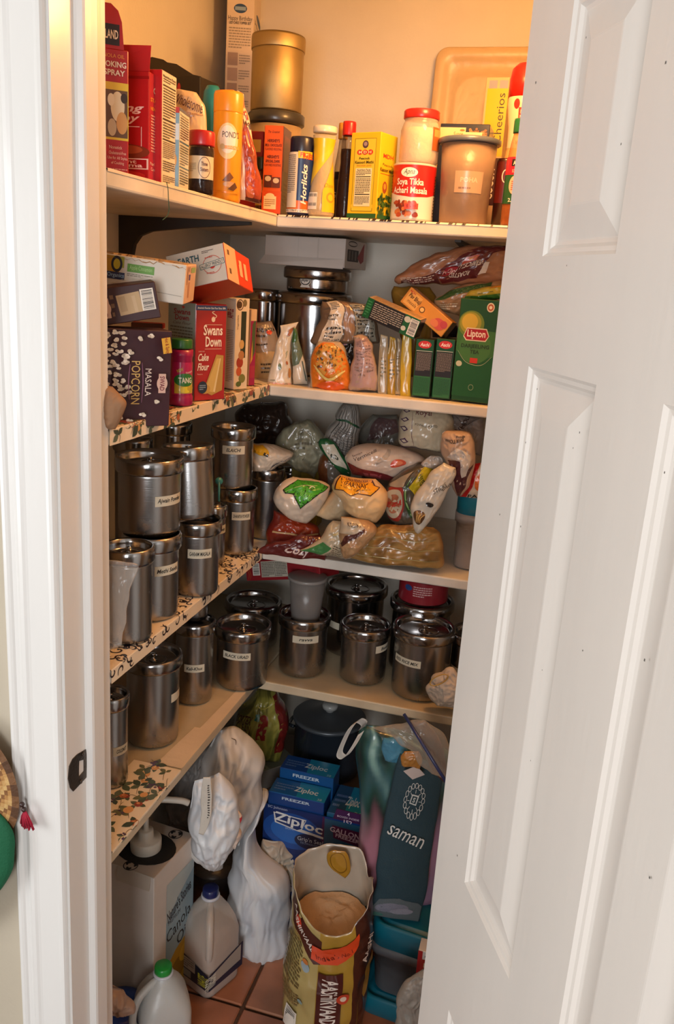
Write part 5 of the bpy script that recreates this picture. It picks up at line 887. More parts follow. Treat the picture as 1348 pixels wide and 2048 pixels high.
sack('green_label_bag', 'green and white label end of a folded bag beside the striped bag', 'bag', [(690, 955, 702, 955), (665, 930, 702, 945), (645, 905, 690, 915), (636, 888, 668, 885), (640, 878, 655, 876)], ('Y', 1.93), .03, '1f5a34', [('p', [(.15, .35), (.85, .30), (.9, .72), (.2, .75)], 'c8c4b4'), ('t', 'xo', .5, .5, .14, '2a342c', {'b': True}), ('s', [(.1, .28), (.9, .24)], .002, 'd8d0c0')], seed=56, wr=.003, N=30)
upbox('yellow_carton', 'yellow carton with small print behind the green-topped flour bag', 'carton', (636, 1000), 936, 581, .05, 0, ('Y', 2.05), '9a8420', z=Z3, front=[('r', 0, .0, .35, 1, '7a6a20'), ('l', .42, .45, .8, .7, 2, '4a3c14')])
sack('brown_lentil_bag', 'narrow bag with brown and clear halves behind the big flour bags', 'bag', [(640, 985, 684, 985), (636, 950, 684, 950), (638, 920, 680, 925), (650, 905, 672, 908)], ('Y', 2.0), .045, '70655a', [('r', 0, 0, .42, 1, '6a3c1e')], seed=57, N=30)
sack('dry_mix_bag', 'grey bag with black lettering high at the back of the third shelf', 'bag', [(730, 1050, 790, 1050), (722, 940, 800, 935), (722, 905, 800, 900), (716, 880, 806, 875), (724, 850, 804, 845), (745, 830, 796, 828)], ('Y', 2.10), .08, '6f6c64', [('p', [(.2, .62), (.9, .7), (.9, .9), (.3, .95)], '5a4444'), ('t', 'DRY MIX', .62, .42, .16, '1e1c1c', {'b': True, 'w': .5, 'rot': -4}), ('l', .2, .1, .8, .3, 3, '4a4844')], seed=58, wr=.006)
sack('semolina_bag', 'plump white noodle bag with maroon base stripe and red flower, mid heap', 'bag', [(705, 948, 790, 962), (692, 925, 812, 945), (692, 908, 850, 925), (705, 895, 840, 908), (735, 886, 805, 893)], ('Y', 1.90), .10, 'c9b5a4', [('p', [(.0, .0), (1, .0), (1, .16), (.0, .30)], '6a2026'), ('r', .3, .05, .65, .17, '9a4a50'), ('t', 'Vermicelli', .22, .64, .14, '3a2a2c', {'rot': 40, 'w': .28}), ('t', 'Semiya', .12, .62, .07, '5a4a48', {'rot': 42}), ('e', .66, .52, .09, .12, 'c8503a'), ('e', .66, .52, .05, .07, 'd87a58'), ('p', [(.42, .4), (.62, .9), (.55, .9), (.38, .5)], 'a89a8c')], seed=59, wr=.004)
FARC = mixfn(['dcb887', 'd6b07e', 'e0c094'], 2, 9)
sack('cream_of_wheat_bag', 'smooth beige flour bag behind, slumped left of the orange-labelled one', 'bag', [(632, 1030, 690, 1042), (628, 1022, 700, 1036), (650, 1000, 706, 1010), (668, 975, 712, 980), (680, 955, 710, 955)], ('Y', 1.87), .08, 'c0a684', seed=60, wr=.003, colfn=mixfn(['b89e7c', 'c8b08c'], 2, 2))
sack('farina_bag', 'full beige flour bag with orange scalloped label, centre of the heap', 'bag', [(735, 1040, 752, 1046), (690, 1018, 768, 1030), (682, 1000, 774, 1010), (664, 980, 772, 985), (668, 962, 764, 970), (678, 952, 752, 956)], ('Y', 1.83), .105, 'dcb887', [('p', [(.05, .64), (.02, .98), (.93, .98), (.90, .86), (.96, .8), (.72, .60), (.5, .68), (.38, .63), (.22, .68)], '4a1c18'), ('p', [(.075, .665), (.045, .99), (.90, .99), (.87, .86), (.93, .80), (.72, .625), (.5, .70), (.38, .65), (.22, .70)], 'e8a020'), ('t', 'UPMA SOOJI MIX', .5, .955, .06, '4a1c18', {'w': .6, 'b': True}), ('t', '(FARINA)', .45, .86, .10, '4a1c18', {'w': .5, 'b': True, 'sh': .2}), ('t', 'NET WT 4 LB (1.81 KG)', .48, .765, .045, '4a1c18', {'w': .55})], colfn=FARC, seed=61, wr=.0055, fr=19)
sack('green_label_flour_bag', 'white flour bag with bright green label tied with string, left of the orange one', 'bag', [(592, 1040, 612, 1048), (560, 1020, 630, 1030), (547, 1000, 650, 1005), (552, 980, 658, 985), (568, 962, 660, 970), (585, 954, 640, 960)], ('Y', 1.84), .10, 'd8c6b2', [('p', [(.10, .68), (.18, .97), (.92, .97), (.98, .80), (.82, .66), (.55, .36), (.34, .60), (.2, .60)], '1c2018'), ('p', [(.12, .69), (.20, .98), (.92, .98), (.96, .81), (.81, .68), (.55, .39), (.345, .62), (.21, .62)], '46a02c'), ('t', 'INSTANT', .56, .62, .09, '8acc6a', {'rot': -22, 'w': .32}), ('s', [(.15, .62), (.35, .82), (.6, .84), (.75, .86)], .0016, 'd0c4a0'), ('s', [(.35, .9), (.5, .84), (.62, .74), (.66, .80)], .0022, '2a4a1c'), ('s', [(.56, .76), (.62, .82), (.68, .78)], .0026, 'e0dcc8')], seed=62, wr=.0055, fr=22)
# right heap
sack('poha_bag', 'cream bag with purple diamond print standing high at the right of the third shelf', 'bag', [(802, 890, 900, 905), (798, 880, 905, 893), (797, 850, 910, 860), (800, 830, 905, 835), (806, 815, 890, 818)], ('Y', 1.93), .10, 'bfb39a', [('p', [(0, .0), (1, .0), (1, .10), (0, .14)], '4a2460')]+[('p', [(.03, .3+.2*k), (.12, .36+.2*k), (.18, .30+.2*k), (.10, .25+.2*k)], '4a3050') for k in range(4)]+[('p', [(.06, .305+.2*k), (.115, .335+.2*k), (.15, .30+.2*k), (.10, .275+.2*k)], 'c8bca8') for k in range(4)]+[('s', [(.24, .9), (.25, .5), (.26, .2)], .0012, '5a2c40'), ('t', 'Royal', .5, .88, .12, '6a2a3c', {'sh': .4, 'w': .35}), ('t', 'POUNDED PUFFED', .5, .6, .045, '3a3430', {'w': .4}), ('t', 'NET WT 2 LB', .6, .15, .05, '4a4238', {'w': .35})], seed=63, wr=.005)
sack('folded_foil_bag', 'pale folded bag top with dark stripe at the far right of the third shelf', 'bag', [(880, 900, 960, 910), (885, 870, 966, 870), (895, 845, 968, 845), (905, 826, 965, 830)], ('Y', 1.97), .08, '8a7e78', [('s', [(.1, .9), (.5, .7), (.9, .85)], .002, '4a4440'), ('t', 'WHOLE', .42, .72, .12, '3a2420', {'rot': 70, 'b': True})], seed=64, wr=.009)
sack('bean_bag', 'maroon-based clear bag of pale beans folded over at the right', 'bag', [(915, 990, 922, 992), (895, 950, 945, 955), (885, 915, 952, 920), (878, 890, 950, 890), (884, 870, 940, 868), (892, 862, 925, 862)], ('Y', 1.84), .075, 'b89c86', [('p', [(.3, .02), (.7, .02), (.95, .38), (.75, .3), (.5, .42), (.1, .40)], '4e2024'), ('t', 'WHOLE BEANS', .42, .72, .055, '2c1c18', {'b': True, 'w': .62, 'rot': 8}), ('t', 'Foods', .62, .80, .05, '2c1c18', {'b': True}), ('p', [(.12, .45), (.5, .4), (.6, .22), (.78, .25), (.85, .5), (.5, .62)], 'c4bcb4')], seed=65, wr=.006)
sack('plastic_wrap_scrap', 'crumpled clear wrap scrap between the noodle bag and the beans', 'plastic wrap', [(845, 935, 880, 940), (842, 928, 888, 930), (850, 920, 886, 920), (862, 912, 880, 914)], ('Y', 1.86), .02, 'b0a8a0', seed=66, wr=.006, N=24)
sack('flax_seed_bag', 'dark seed bag with yellow label and round red mark, right of the orange-labelled bag', 'bag', [(800, 1050, 828, 1056), (775, 1030, 850, 1040), (770, 1000, 858, 1005), (775, 970, 864, 965), (800, 945, 868, 935), (835, 925, 862, 925)], ('Y', 1.87), .075, '4c4438', [('p', [(.48, .60), (.70, .98), (1.0, .90), (1.0, .55), (.78, .42)], 'b8a420'), ('t', 'FLAX SEEDS', .76, .66, .07, '1c1c14', {'rot': -52, 'b': True, 'w': .38}), ('e', .20, .40, .26, .24, '8e2c24'), ('e', .20, .40, .21, .19, 'b0a48c'), ('e', .20, .40, .14, .12, '9a5a3c'), ('r', .02, .37, .38, .43, 'a83428', 15), ('s', [(.42, .75), (.45, .5), (.6, .3), (.72, .24)], .007, '25441f'), ('s', [(.42, .73), (.455, .5), (.6, .32), (.71, .26)], .003, '7a9a5c'), ('p', [(.0, .62), (.35, .62), (.3, .85), (.1, .75)], '9a8a74')], seed=67, wr=.005)
sack('noodle_sticks_bag', 'rolled white bag of noodle sticks with an open torn end, on the flat brown bag', 'bag', [(832, 1062, 838, 1066), (824, 1040, 858, 1046), (822, 1010, 874, 1022), (832, 985, 888, 998), (850, 962, 900, 975), (872, 940, 910, 955), (890, 925, 912, 935)], ('Y', 1.80), .05, 'c4bcae', [('e', .40, .24, .26, .085, '5a3a20')]+[('s', [(.22+.04*k, .18), (.3+.03*k, .24+.01*(k % 3)), (.26+.05*k, .31)], .0018, ['c09050', 'd8ac68', 'a87840'][k % 3]) for k in range(8)]+[('t', 'STICKS', .62, .66, .08, '24201e', {'rot': 55, 'w': .5, 'sh': .2}), ('t', 'snack', .85, .7, .05, '24201e', {'rot': 55}), ('e', .6, .43, .14, .03, '2a2624'), ('t', 'OR', .9, .95, .045, '3a3430', {'rot': 60})], seed=68, wr=.005)
flatc = mixfn(['8e6a38', 'a07a44', '7c5a2e'], 5, 8)
sack('vermicelli_bag', 'wide flat clear bag of brown vermicelli along the front of the third back shelf', 'bag', [(712, 1118, 882, 1136), (690, 1110, 888, 1128), (705, 1088, 886, 1100), (742, 1062, 880, 1070), (760, 1048, 868, 1052)], ('Y', 1.83), .07, '8e6a38', [('s', [(.04+.075*k, .1), (.10+.07*k, .95)], .0009, 'a8a070') for k in range(12)]+[('s', [(.03, .2+.17*k), (.5, .19+.17*k), (.96, .2+.16*k)], .0009, 'a8a070') for k in range(5)], colfn=flatc, seed=69, wr=.007, fr=20)
for (nme, lb, st, T, c, ops, sd, Y_) in (
 ('red_spice_bag', 'red spice bag closed with a pale clip, under the green-labelled flour', [(520, 1105, 600, 1108), (532, 1085, 640, 1088), (534, 1060, 640, 1066), (545, 1040, 630, 1050), (548, 1022, 600, 1032)], .06, '7c2318', [('p', [(.1, .55), (1, .55), (1, .98), (.2, .98)], '9a3418'), ('t', 'special blend spices', .6, .70, .05, 'd84a3a', {'w': .5}), ('r', .1, .50, 1.0, .54, 'c8a070'), ('s', [(.3, .2), (.45, .42)], .002, 'c8a490'), ('e', .5, .35, .07, .05, 'a8a0b0')], 71, 1.86),
 ('dark_red_bag', 'dark red printed bag hanging over the shelf front by the scroll liner', [(514, 1106, 650, 1121), (528, 1092, 654, 1102), (570, 1080, 650, 1084), (600, 1070, 640, 1072)], .03, '5a1c1c', [('t', 'Cozy', .55, .3, .28, 'd8c0b8', {'b': True, 'w': .4})], 72, 1.795),
 ('green_end_bag', 'pale bag with green end and fine print under the small beige bag', [(600, 1100, 700, 1118), (625, 1088, 706, 1110), (645, 1070, 706, 1085), (655, 1050, 706, 1058), (664, 1042, 704, 1046)], .05, 'b8a88c', [('p', [(0, .0), (.35, .0), (.42, .34), (.1, .40)], '3f7a44'), ('l', .45, .08, .95, .42, 7, '6a5a48'), ('s', [(.3, .62), (.6, .7), (.95, .72)], .006, 'c8aa6a')], 73, 1.80),
 ('beige_grain_bag', 'pointed beige grain bag with brown swoosh label, centre front of the heap', [(684, 1112, 692, 1118), (680, 1095, 718, 1100), (678, 1075, 745, 1078), (680, 1052, 752, 1055), (682, 1034, 735, 1040)], .065, 'a8825c', [('r', .02, .66, .66, .99, 'b8a890'), ('t', 'KODRI', .4, .86, .08, '4a3a30', {'w': .4, 'b': True}), ('p', [(.03, .42), (.2, .62), (.68, .78), (.68, .70), (.3, .52), (.1, .34)], '4e2620')], 74, 1.785)):
    sack(nme, lb, 'bag', st, ('Y', Y_), T, c, ops, seed=sd, wr=.005, colfn=mixfn(['a07a56', 'b48e66'], 4, 3) if sd == 74 else None)
# box with teal lid and red-white packet
def tub_with_lid(name, label, cx, cy, z, w, d, h, lidh, yaw, body='b4aaa4', lidc='14788e', mat=None, cat='container', rim=True, fill=None):
    t = thing(name, label, cat, (cx, cy, z), yaw)
    m = MB(); rlofts(m, [(w*.86, d*.84, .03, 0), (w*.90, d*.88, .035, .006), (w*.95, d*.94, .035, h-lidh-.004), (w*1.01, d*1.01, .04, h-lidh-.010), (w*1.01, d*1.01, .04, h-lidh*.85+.002)], body); mk('body', m, mat or CLOUD, t)
    m = MB(); z0 = h-lidh*.85; rlofts(m, [(w*.985, d*.985, .038, z0), (w*.99, d*.99, .038, h-.006), (w*.965, d*.96, .036, h-.001), (w*.93, d*.92, .034, h), (w*.90, d*.885, .03, h-.006), (w*.88, d*.86, .03, h-.007), (w*.84, d*.82, .028, h+.001), (w*.82, d*.80, .025, h+.001)], lidc); mk('lid', m, PLAST, t)
    if fill:
        m = MB(); rlofts(m, [(w*.80, d*.78, .03, .004), (w*.86, d*.85, .03, h*.45), (w*.6, d*.6, .03, h*.5)], fill); mk('contents', m, pmat('food_contents', .85, bump=.6, bscale=120, var=.3), t)
    return t
P = on(935, 1140, ('Z', Z3)); tw = .115
tub_with_lid('snack_container', 'clear plastic container with teal lid beside the door on the third shelf', P.x+.02, P.y+.055, Z3, .13, .12, h_at(P, 985), .065, 0, fill='7a5e54')
sack('ketchup_chip_bag', 'red and white packet with orange oval above the teal-lidded container', 'packet', [(918, 994, 985, 1000), (925, 975, 985, 980), (938, 945, 985, 945), (945, 925, 985, 925)], ('Y', 1.87), .03, 'd8c8b4', [('p', [(.0, .0), (.22, .0), (.4, 1), (.1, 1)], 'b81c1c'), ('e', .62, .5, .28, .2, 'd8702c'), ('t', 'FARM', .6, .12, .14, '2a2420', {'b': True}), ('e', .7, .85, .2, .12, 'dcb898')], seed=75, N=26)
# red carton sticking out beneath the third board, on the lowest level
# ================================================================== LOWEST SHELF
Z4 = ZS[4]+.003
canister(222, 1580, 68, 1412, Z4, 'steel canister at the far left of the lowest shelf, cut by the door jamb', text='COCONUT', turn=40, tv=.42)
canister(305, 1500, 104, 1338, Z4, 'large unlabelled steel canister, second on the lowest left shelf', text='', turn=75, tv=.55)
c, r, t = canister(387, 1412, 74, 1262, Z4, 'steel canister with light tape label under a small plain tin on the lowest left shelf', text='Kali-Khus', turn=0, tv=.47, knob=False)
canister(0, 0, 50, 0, 0, 'small plain steel tin on the lid of the labelled canister', xyz=(c.x-.005, c.y+.01, c.z+.001), h=.055, knob=False)
canister(482, 1385, 104, 1276, Z4, 'steel canister with black lettered tape label at the inner corner of the lowest shelf', text='BLACK URAD', turn=-14, tv=.60)
ce, re_, te = canister(505, 1330, 104, 1226, Z4, 'dark steel canister in the back corner behind the lettered one', xyz=tuple(on(507, 1200, ('Y', 2.03)).xy)+(Z4,), h=None, mat=POLISH)
canister(420, 0, 90, 1190, 0, 'steel canister in the shadows at the back of the lowest left shelf', xyz=(-.865, 1.86, Z4), h=.185, mat=POLISH, knob=False)
c, r, t = canister(602, 1358, 96, 1252, Z4, 'steel canister with faded tape label under the frosted beaker', text='ravva', turn=6, tv=.68, knob=False)
h_ = h_at(c, 1142); tj = jar('frosted_beaker', 'frosted plastic beaker with lid standing on a steel canister', 'beaker', 606, 0, 78, 0, 0, None, [(.70, 0), (.74, .02), (.92, .93)], '8a8480', CLOUD, lid=(.93, 1.0, '8e8884'), xyz=(c.x+.002, c.y, c.z-.012), h=h_, fill=(.45, '5a504a', 0))
cg, rg, tg_ = canister(712, 1330, 114, 1194, Z4, 'big wide steel canister with round knob at the back of the lowest shelf', xyz=tuple(on(712, 1190, ('Y', 2.10)).xy)+(Z4,), h=None, mat=POLISH, text='', turn=-62, tv=.45)
canister(722, 1373, 94, 1272, Z4, 'steel canister between the beaker canister and the largest front one', text='Besan', turn=62, tv=.66)
canister(834, 1405, 114, 1280, Z4, 'largest front steel canister with dark scribbled tape on the lowest back shelf', text='RED RICE MIX', turn=-32, tv=.56)
cj, rj, tj = canister(840, 1300, 116, 1224, Z4, 'wide dark steel canister under the red sprinkles tub', xyz=tuple(on(842, 1235, ('Y', 2.06)).xy)+(Z4,), h=None, mat=POLISH, knob=False)
canister(945, 1370, 90, 1250, Z4, 'dark steel canister half hidden by the door on the lowest shelf', text='Dal', turn=-60, tv=.4, xyz=tuple(on(945, 1330, ('Y', 1.97)).xy)+(Z4,), h=.15, mat=POLISH)
jar('sprinkles_tub', 'clear red-wrapped sprinkles tub standing on the wide dark canister', 'tub', 840, 0, 98, 0, 0, None, [(.96, 0), (1, .03), (.98, .9)], '5a2428', JAR, lid=(.9, 1.02, '3a1418'), xyz=(cj.x, cj.y-.005, cj.z+.001), h=.105, fill=(.8, '4a3a30', 4),
 labels=[(.05, .66, 2.9, 0, [('r', 0, 0, 1, 1, '8e1c2a'), ('e', .28, .62, .06, .12, '2c4a86'), ('l', .36, .3, .62, .75, 5, 'd8b0b0'), ('p', [(.2, .95), (.8, .8), (1, 1), (.2, 1)], '6a1420')])])
b = on(560, 1140, ('Y', 1.90))
posebox('red_snack_carton', 'red carton with white nutrition label lying on canisters below the third shelf corner', 'box', {'000': (484, 1166), '100': (640, 1156), '001': (486, 1124), '101': (642, 1112), '011': (540, 1110)}, (.225, .085, .05), 2.14, 0, '8e1620', front=[('b', .10, .25, .20, .85, True), ('r', .22, .15, .58, .92, 'b8b0a0'), ('l', .23, .18, .40, .88, 9, '5a544c'), ('r', .405, .18, .41, .88, '2a2826'), ('l', .42, .18, .57, .88, 9, '5a544c'), ('s', [(.03, .05), (.045, .3), (.03, .55), (.045, .8)], .001, 'c8722c'), ('s', [(.055, .05), (.07, .3), (.055, .55), (.07, .8)], .001, 'c8722c'), ('r', .78, .2, .96, .45, '7a1820')])
# tied white parcel by the door with rubber band
sack('white_parcel', 'crumpled white paper parcel with rubber band on the lowest shelf by the door', 'parcel', [(880, 1408, 925, 1420), (862, 1398, 935, 1412), (852, 1385, 935, 1392), (850, 1372, 935, 1368), (862, 1358, 920, 1350), (885, 1338, 905, 1336)], ('Y', 1.83), .05, 'c8b8a8', mat=PAPER, wr=.009, fr=34, seed=81)
P = on(875, 1358, ('Y', 1.80)); m = MB(); pts = [P+Vector((.020*math.cos(a)+.004, -.004, .012*math.sin(a)+.012*math.cos(a))) for a in np.linspace(0, 2*PI, 25)]
tube(m, pts, .0016, 'b8924a', 8, False); tag(mk('rubber_band', m, PLAST), 'tan rubber band around the white parcel', 'rubber band')

# ================================================================== FLOOR
# --- cartons hidden at the back that carry the pot and the potato bag
def plain(name, label, x0, x1, y0, y1, z0, z1, c, **k):
    m = MB(); box(m, x0, x1, y0, y1, z0, z1, c, .002, seg=1, **k); return tag(mk(name, m, CARD), label, 'carton')
P = on(650, 1562, ('Y', 2.02)); ZP = P.z; plain('cardboard_carton', 'brown corrugated carton under the dark stock pot', -.60, -.22, 1.956, 2.30, 0, ZP-.003, '7a5c42')
C_, r_ = at_round(650, 1562, 134, None, ('Y', 1.99)); C_.z = ZP
t = thing('stock_pot', 'big dark blue-grey enamel pot with lid and grey knob under the back shelf', 'pot', C_); h_ = h_at(C_, 1470, near=r_); ENAM = pmat('dark_enamel', .25, coat=.4, col='20262e', bump=.04, bscale=30); LIDG = pmat('pot_lid_metal', .35, metal=.3, col='50565c')
m = MB(); lathe(m, [(r_*.93, 0), (r_*.98, .006), (r_, .03), (r_, h_-.006), (r_*1.03, h_)], '20262e', n=56); mk('body', m, ENAM, t)
m = MB(); rl = r_*1.07; lathe(m, [(rl, h_), (rl, h_+.006), (rl*.96, h_+.010), (rl*.9, h_+.009), (rl*.5, h_+.018), (.03, h_+.021), (.001, h_+.021)], '50565c', n=56); ld = mk('lid', m, LIDG, t)
m = MB(); lathe(m, [(.012, h_+.02), (.012, h_+.028), (.021, h_+.03), (.023, h_+.040), (.018, h_+.046), (.001, h_+.047)], '9a9c9a', n=24); mk('knob', m, PLAST, ld)
for s in (-1, 1):
    m = MB(); tube(m, spline([(s*r_*.98, -.03, h_*.80), (s*r_*1.16, -.022, h_*.80), (s*r_*1.18, 0, h_*.79), (s*r_*1.16, .022, h_*.80), (s*r_*.98, .03, h_*.80)], 6), .005, '2a3036', 8); mk('handle', m, ENAM, t)
# low carton and yellow-red bag left of the pot
P = on(555, 1578, ('Y', 1.98)); upbox('shoe_carton', 'flat white carton with dark printed lid under the yellow and red net bag', 'carton', (520, 1582), 1545, .10, 592, math.radians(-38), ('Y', 1.93), '9a948c', z=None, cols={'+z': '6a6e5e'}, top=[('r', .0, .0, 1, .25, '8a9078'), ('t', 'ORGANIC WHOLE', .5, .12, .12, '3a2c1c', {'b': True, 'w': .8})])
o = bpy.data.objects['shoe_carton']; zc = o.location.z
plain('plain_carton', 'plain brown carton supporting the flat white carton at the back', o.location.x-.12, -.605, 1.956, 2.25, 0, zc-.002, '6a5240')
yc = mixfn(['8a8a3c', 'a8a048', 'b8ae54', '6e6c30'], 3, 5, sx=3)
sack('onion_bag', 'yellow plastic bag with red printed blocks beside the dark pot', 'bag', [(478, 1512, 556, 1522), (470, 1490, 570, 1495), (466, 1450, 576, 1450), (480, 1415, 570, 1415), (505, 1390, 555, 1388), (515, 1380, 545, 1380)], ('Y', 2.0), .13, '9a9440', [('r', .42, .38, .62, .62, '9a2820', -4), ('r', .30, .56, .42, .64, '2c7a6a'), ('p', [(.8, .2), (1, .2), (1, .9), (.85, .9)], '7a2420'), ('t', 'SORTEX', .14, .55, .10, '5a3020', {'b': True, 'w': .24, 'rot': 4}), ('t', 'CLEAN', .16, .46, .08, '5a3020', {'w': .24}), ('s', [(.25, .75), (.5, .7), (.85, .78)], .003, 'c8b850'), ('s', [(.05, .05), (.9, .04)], .008, '3a2c18')], colfn=yc, seed=82, wr=.010, fr=20)
# white carrier bags hanging from the shelf edge
wc = mixfn(['cfcdc9', 'dddbd8', 'c4c2c0', 'e4e2e0'], 4, 8)
sack('carrier_bag', 'white plastic carrier bag bulging behind the pump bottle, largest of the left bundle', 'bag', [(395, 1722, 450, 1735), (380, 1700, 470, 1690), (400, 1640, 520, 1600), (390, 1580, 526, 1540), (400, 1520, 520, 1495), (425, 1480, 490, 1468), (440, 1462, 470, 1456)], ('X', -.66), .17, 'c4c2be', colfn=wc, mat=BAGP, seed=83, wr=.016, fr=12, pe=.6, sx=1.25, sz=.7, ops=[('s', [(.7, .95), (.8, .9), (.74, .86)], .004, '4a3820')])
sack('carrier_bag', 'small white knotted carrier bag at the bottom of the left bundle', 'bag', [(410, 1730, 440, 1733), (385, 1705, 462, 1700), (381, 1670, 478, 1660), (380, 1640, 480, 1620), (384, 1600, 470, 1585), (392, 1560, 440, 1545)], ('X', -.60), .10, 'c2c4c6', mat=BAGP, seed=84, wr=.014, fr=15, sx=1.2, sz=.75, colfn=mixfn(['ccced2', 'e0e2e4'], 4, 9))
sack('grey_carrier_bag', 'greyish crumpled bag tucked under the lowest left shelf', 'bag', [(340, 1655, 420, 1660), (335, 1610, 440, 1600), (350, 1560, 450, 1545), (370, 1520, 450, 1510), (400, 1490, 445, 1488)], ('X', -.84), .10, '8e8a86', mat=BAGP, seed=85, wr=.018, fr=18, sx=1.3, sz=.7, ops=[('s', [(.35, .7), (.6, .85), (.85, .7)], .004, '3a3c3a')])
m = MB()
def crump(name, label, st, pl, c, seed, wr=.006, T=.012, ops=(), cat='paper'): return sack(name, label, cat, st, pl, T, c, ops, mat=PAPER, wr=wr, seed=seed, fr=30, N=30)
crump('paper_scrap', 'peach paper scrap with red corner stuffed in the left bundle of bags', [(428, 1632, 478, 1650), (426, 1610, 482, 1636), (420, 1598, 470, 1605), (428, 1592, 452, 1596)], ('X', -.575), 'd8b090', 86, ops=[('p', [(.85, .0), (1, .1), (1, .35), (.8, .15)], 'b02028')])
crump('receipt', 'narrow printed paper receipt standing in the left bundle of bags', [(398, 1668, 408, 1670), (402, 1630, 422, 1632), (402, 1590, 424, 1590), (406, 1555, 420, 1555)], ('X', -.585), 'ccc4b8', 87, T=.004, wr=.002, ops=[('l', .6, .3, .8, .85, 14, '3a3634')])
crump('tissue_wad', 'crumpled white paper wad under the peach scrap', [(430, 1690, 468, 1696), (420, 1670, 478, 1672), (418, 1650, 476, 1655), (424, 1636, 470, 1642)], ('X', -.583), 'd0bcae', 88, wr=.012, T=.04)
# dark round bin beneath
C_, r_ = at_round(425, 1800, 96, None, ('Y', 1.80)); C_.z = .002; hb = h_at(C_, 1722)
jar('grey_bin', 'dark grey round tub on the floor beneath the white bags', 'tub', 0, 0, 96, 0, 0, None, [(.84, 0), (.9, .02), (1, .9), (1.02, .94), (1.02, 1)], '4a4644', CLOUD, xyz=(C_.x, C_.y, .001), h=hb)
# standing white grocery bag
wb = mixfn(['cdd0d6', 'dfe1e4', 'e6e6e6', 'd2d5db'], 3, 12)
sack('grocery_bag', 'tall white carrier bag standing on the tiles with handles pulled up', 'bag', [(478, 1912, 572, 1919), (466, 1890, 578, 1895), (460, 1840, 580, 1835), (455, 1790, 580, 1780), (462, 1740, 574, 1742), (474, 1690, 520, 1700), (488, 1650, 512, 1650), (500, 1615, 522, 1610), (516, 1590, 538, 1588), (526, 1578, 536, 1580)], ('Y', 1.74), .15, 'c4c6ca', colfn=wb, mat=BAGP, seed=89, wr=.013, fr=15, sx=1.3, sz=.5, pe=.6)
sack('grocery_bag_handle', 'beige inner bag fold between the standing grocery bag and the blue cartons', 'bag', [(520, 1760, 600, 1790), (515, 1730, 600, 1745), (520, 1700, 590, 1710), (528, 1680, 572, 1688)], ('Y', 1.80), .06, 'b0a596', mat=BAGP, seed=90, wr=.014, fr=20)
bpy.data.objects['grocery_bag_handle'].name = 'paper_lined_bag'

# --- canola oil carton with pump
oc = upbox('oil_carton', 'large white cooking oil carton with blue side print, at the left under the shelf', 'carton', (306, 2010), 1757, 196, 381, math.radians(-6), ('X', -.735), 'd6ccc2', z=.001, mat=CARD, cols={'+z': 'b8aca0'},
 side=[('r', .30, .0, 1, .82, '8fa6b0'), ('p', [(.3, .0), (1, .0), (1, .22), (.8, .36), (.55, .34), (.3, .28)], 'b08a20'), ('e', .6, .18, .2, .08, '8a6a18'), ('e', .8, .25, .15, .06, 'c8a030'), ('e', .5, .1, .15, .05, '6a5a1c'), ('p', [(.3, .60), (.6, .70), (1, .78), (1, .84), (.3, .86)], 'b8c2c0'),
  ('t', "Nature's Stories", .62, .66, .075, '3a3c40', {'rot': 14, 'w': .62, 'sh': .2, 'b': True}), ('t', 'PREMIUM', .5, .585, .03, '4a4a4c', {'w': .3}), ('t', 'Canola', .62, .51, .085, '1e1c1e', {'rot': 8, 'w': .62}), ('t', 'Oil', .72, .40, .085, '1e1c1e', {'rot': 8, 'w': .28})])
w_, d_, h_ = oc['dims']
cxh, cyh, rh = -w_*.48, d_*.46, min(w_, d_)*.38
m = MB(); vs = [(cxh+rh*1.25*math.cos(a), cyh+rh*math.sin(a), h_+.0008) for a in np.linspace(0, 2*PI, 25)[:-1]]; m.add(vs, [tuple(range(24))], '17130f'); mk('cut_out', m, PAPER, oc)
m = MB(); m.add([(-w_*.62, .0, h_+.001), (-.008, .0, h_+.001), (-.006, -.012, h_-.028), (-w_*.60, -.012, h_-.028), (-w_*.62, .0, h_-.0), (-.008, .0, h_), (-.006, -.010, h_-.028), (-w_*.60, -.010, h_-.028)], [(3, 2, 1, 0), (4, 5, 6, 7), (2, 6, 5, 1), (0, 4, 7, 3), (3, 7, 6, 2)], 'b8ac9e')
Fs = face((-w_*.62, -.001, h_+.002), (w_*.6, 0, 0), (0, .04, 0))
mk('top_flap', m, CARD, oc)
m = MB(); Ft = face((-w_, 0, h_), (w_, 0, 0), (0, d_, 0)); 
m2 = []; 
for (cu, cv, s) in ((.55, .07, .017), (.75, .87, .017)):
    m2 += [('ring', cu, cv, s/w_, s/d_, .0022, '221e1e')]
    for k in range(3):
        a = 2*PI*k/3; a2 = a+1.3; m2 += [('s', [(cu+.5*s*math.cos(a)/w_, cv+.5*s*math.sin(a)/d_), (cu+.75*s*math.cos((a+a2)/2)/w_, cv+.75*s*math.sin((a+a2)/2)/d_), (cu+.5*s*math.cos(a2)/w_, cv+.5*s*math.sin(a2)/d_)], .007, '221e1e')]
decal(m, Ft, w_, d_, m2, off=.0012); mk('recycling_mark', m, PAPER, oc)
pm = MB(); z0 = h_+.001; lathe(pm, [(.034, z0-.02), (.036, z0+.006), (.036, z0+.024), (.033, z0+.027), (.018, z0+.028), (.017, z0+.048), (.013, z0+.050), (.006, z0+.050), (.006, z0+.12), (.011, z0+.122), (.011, z0+.134), (.001, z0+.135)], 'cfc8ba', cx=cxh, cy=cyh, n=32)
pump = tag(mk('pump', pm, PLAST), 'cream plastic dispenser pump standing in the oil carton', 'pump'); pump.location = oc.location; pump.rotation_euler = oc.rotation_euler
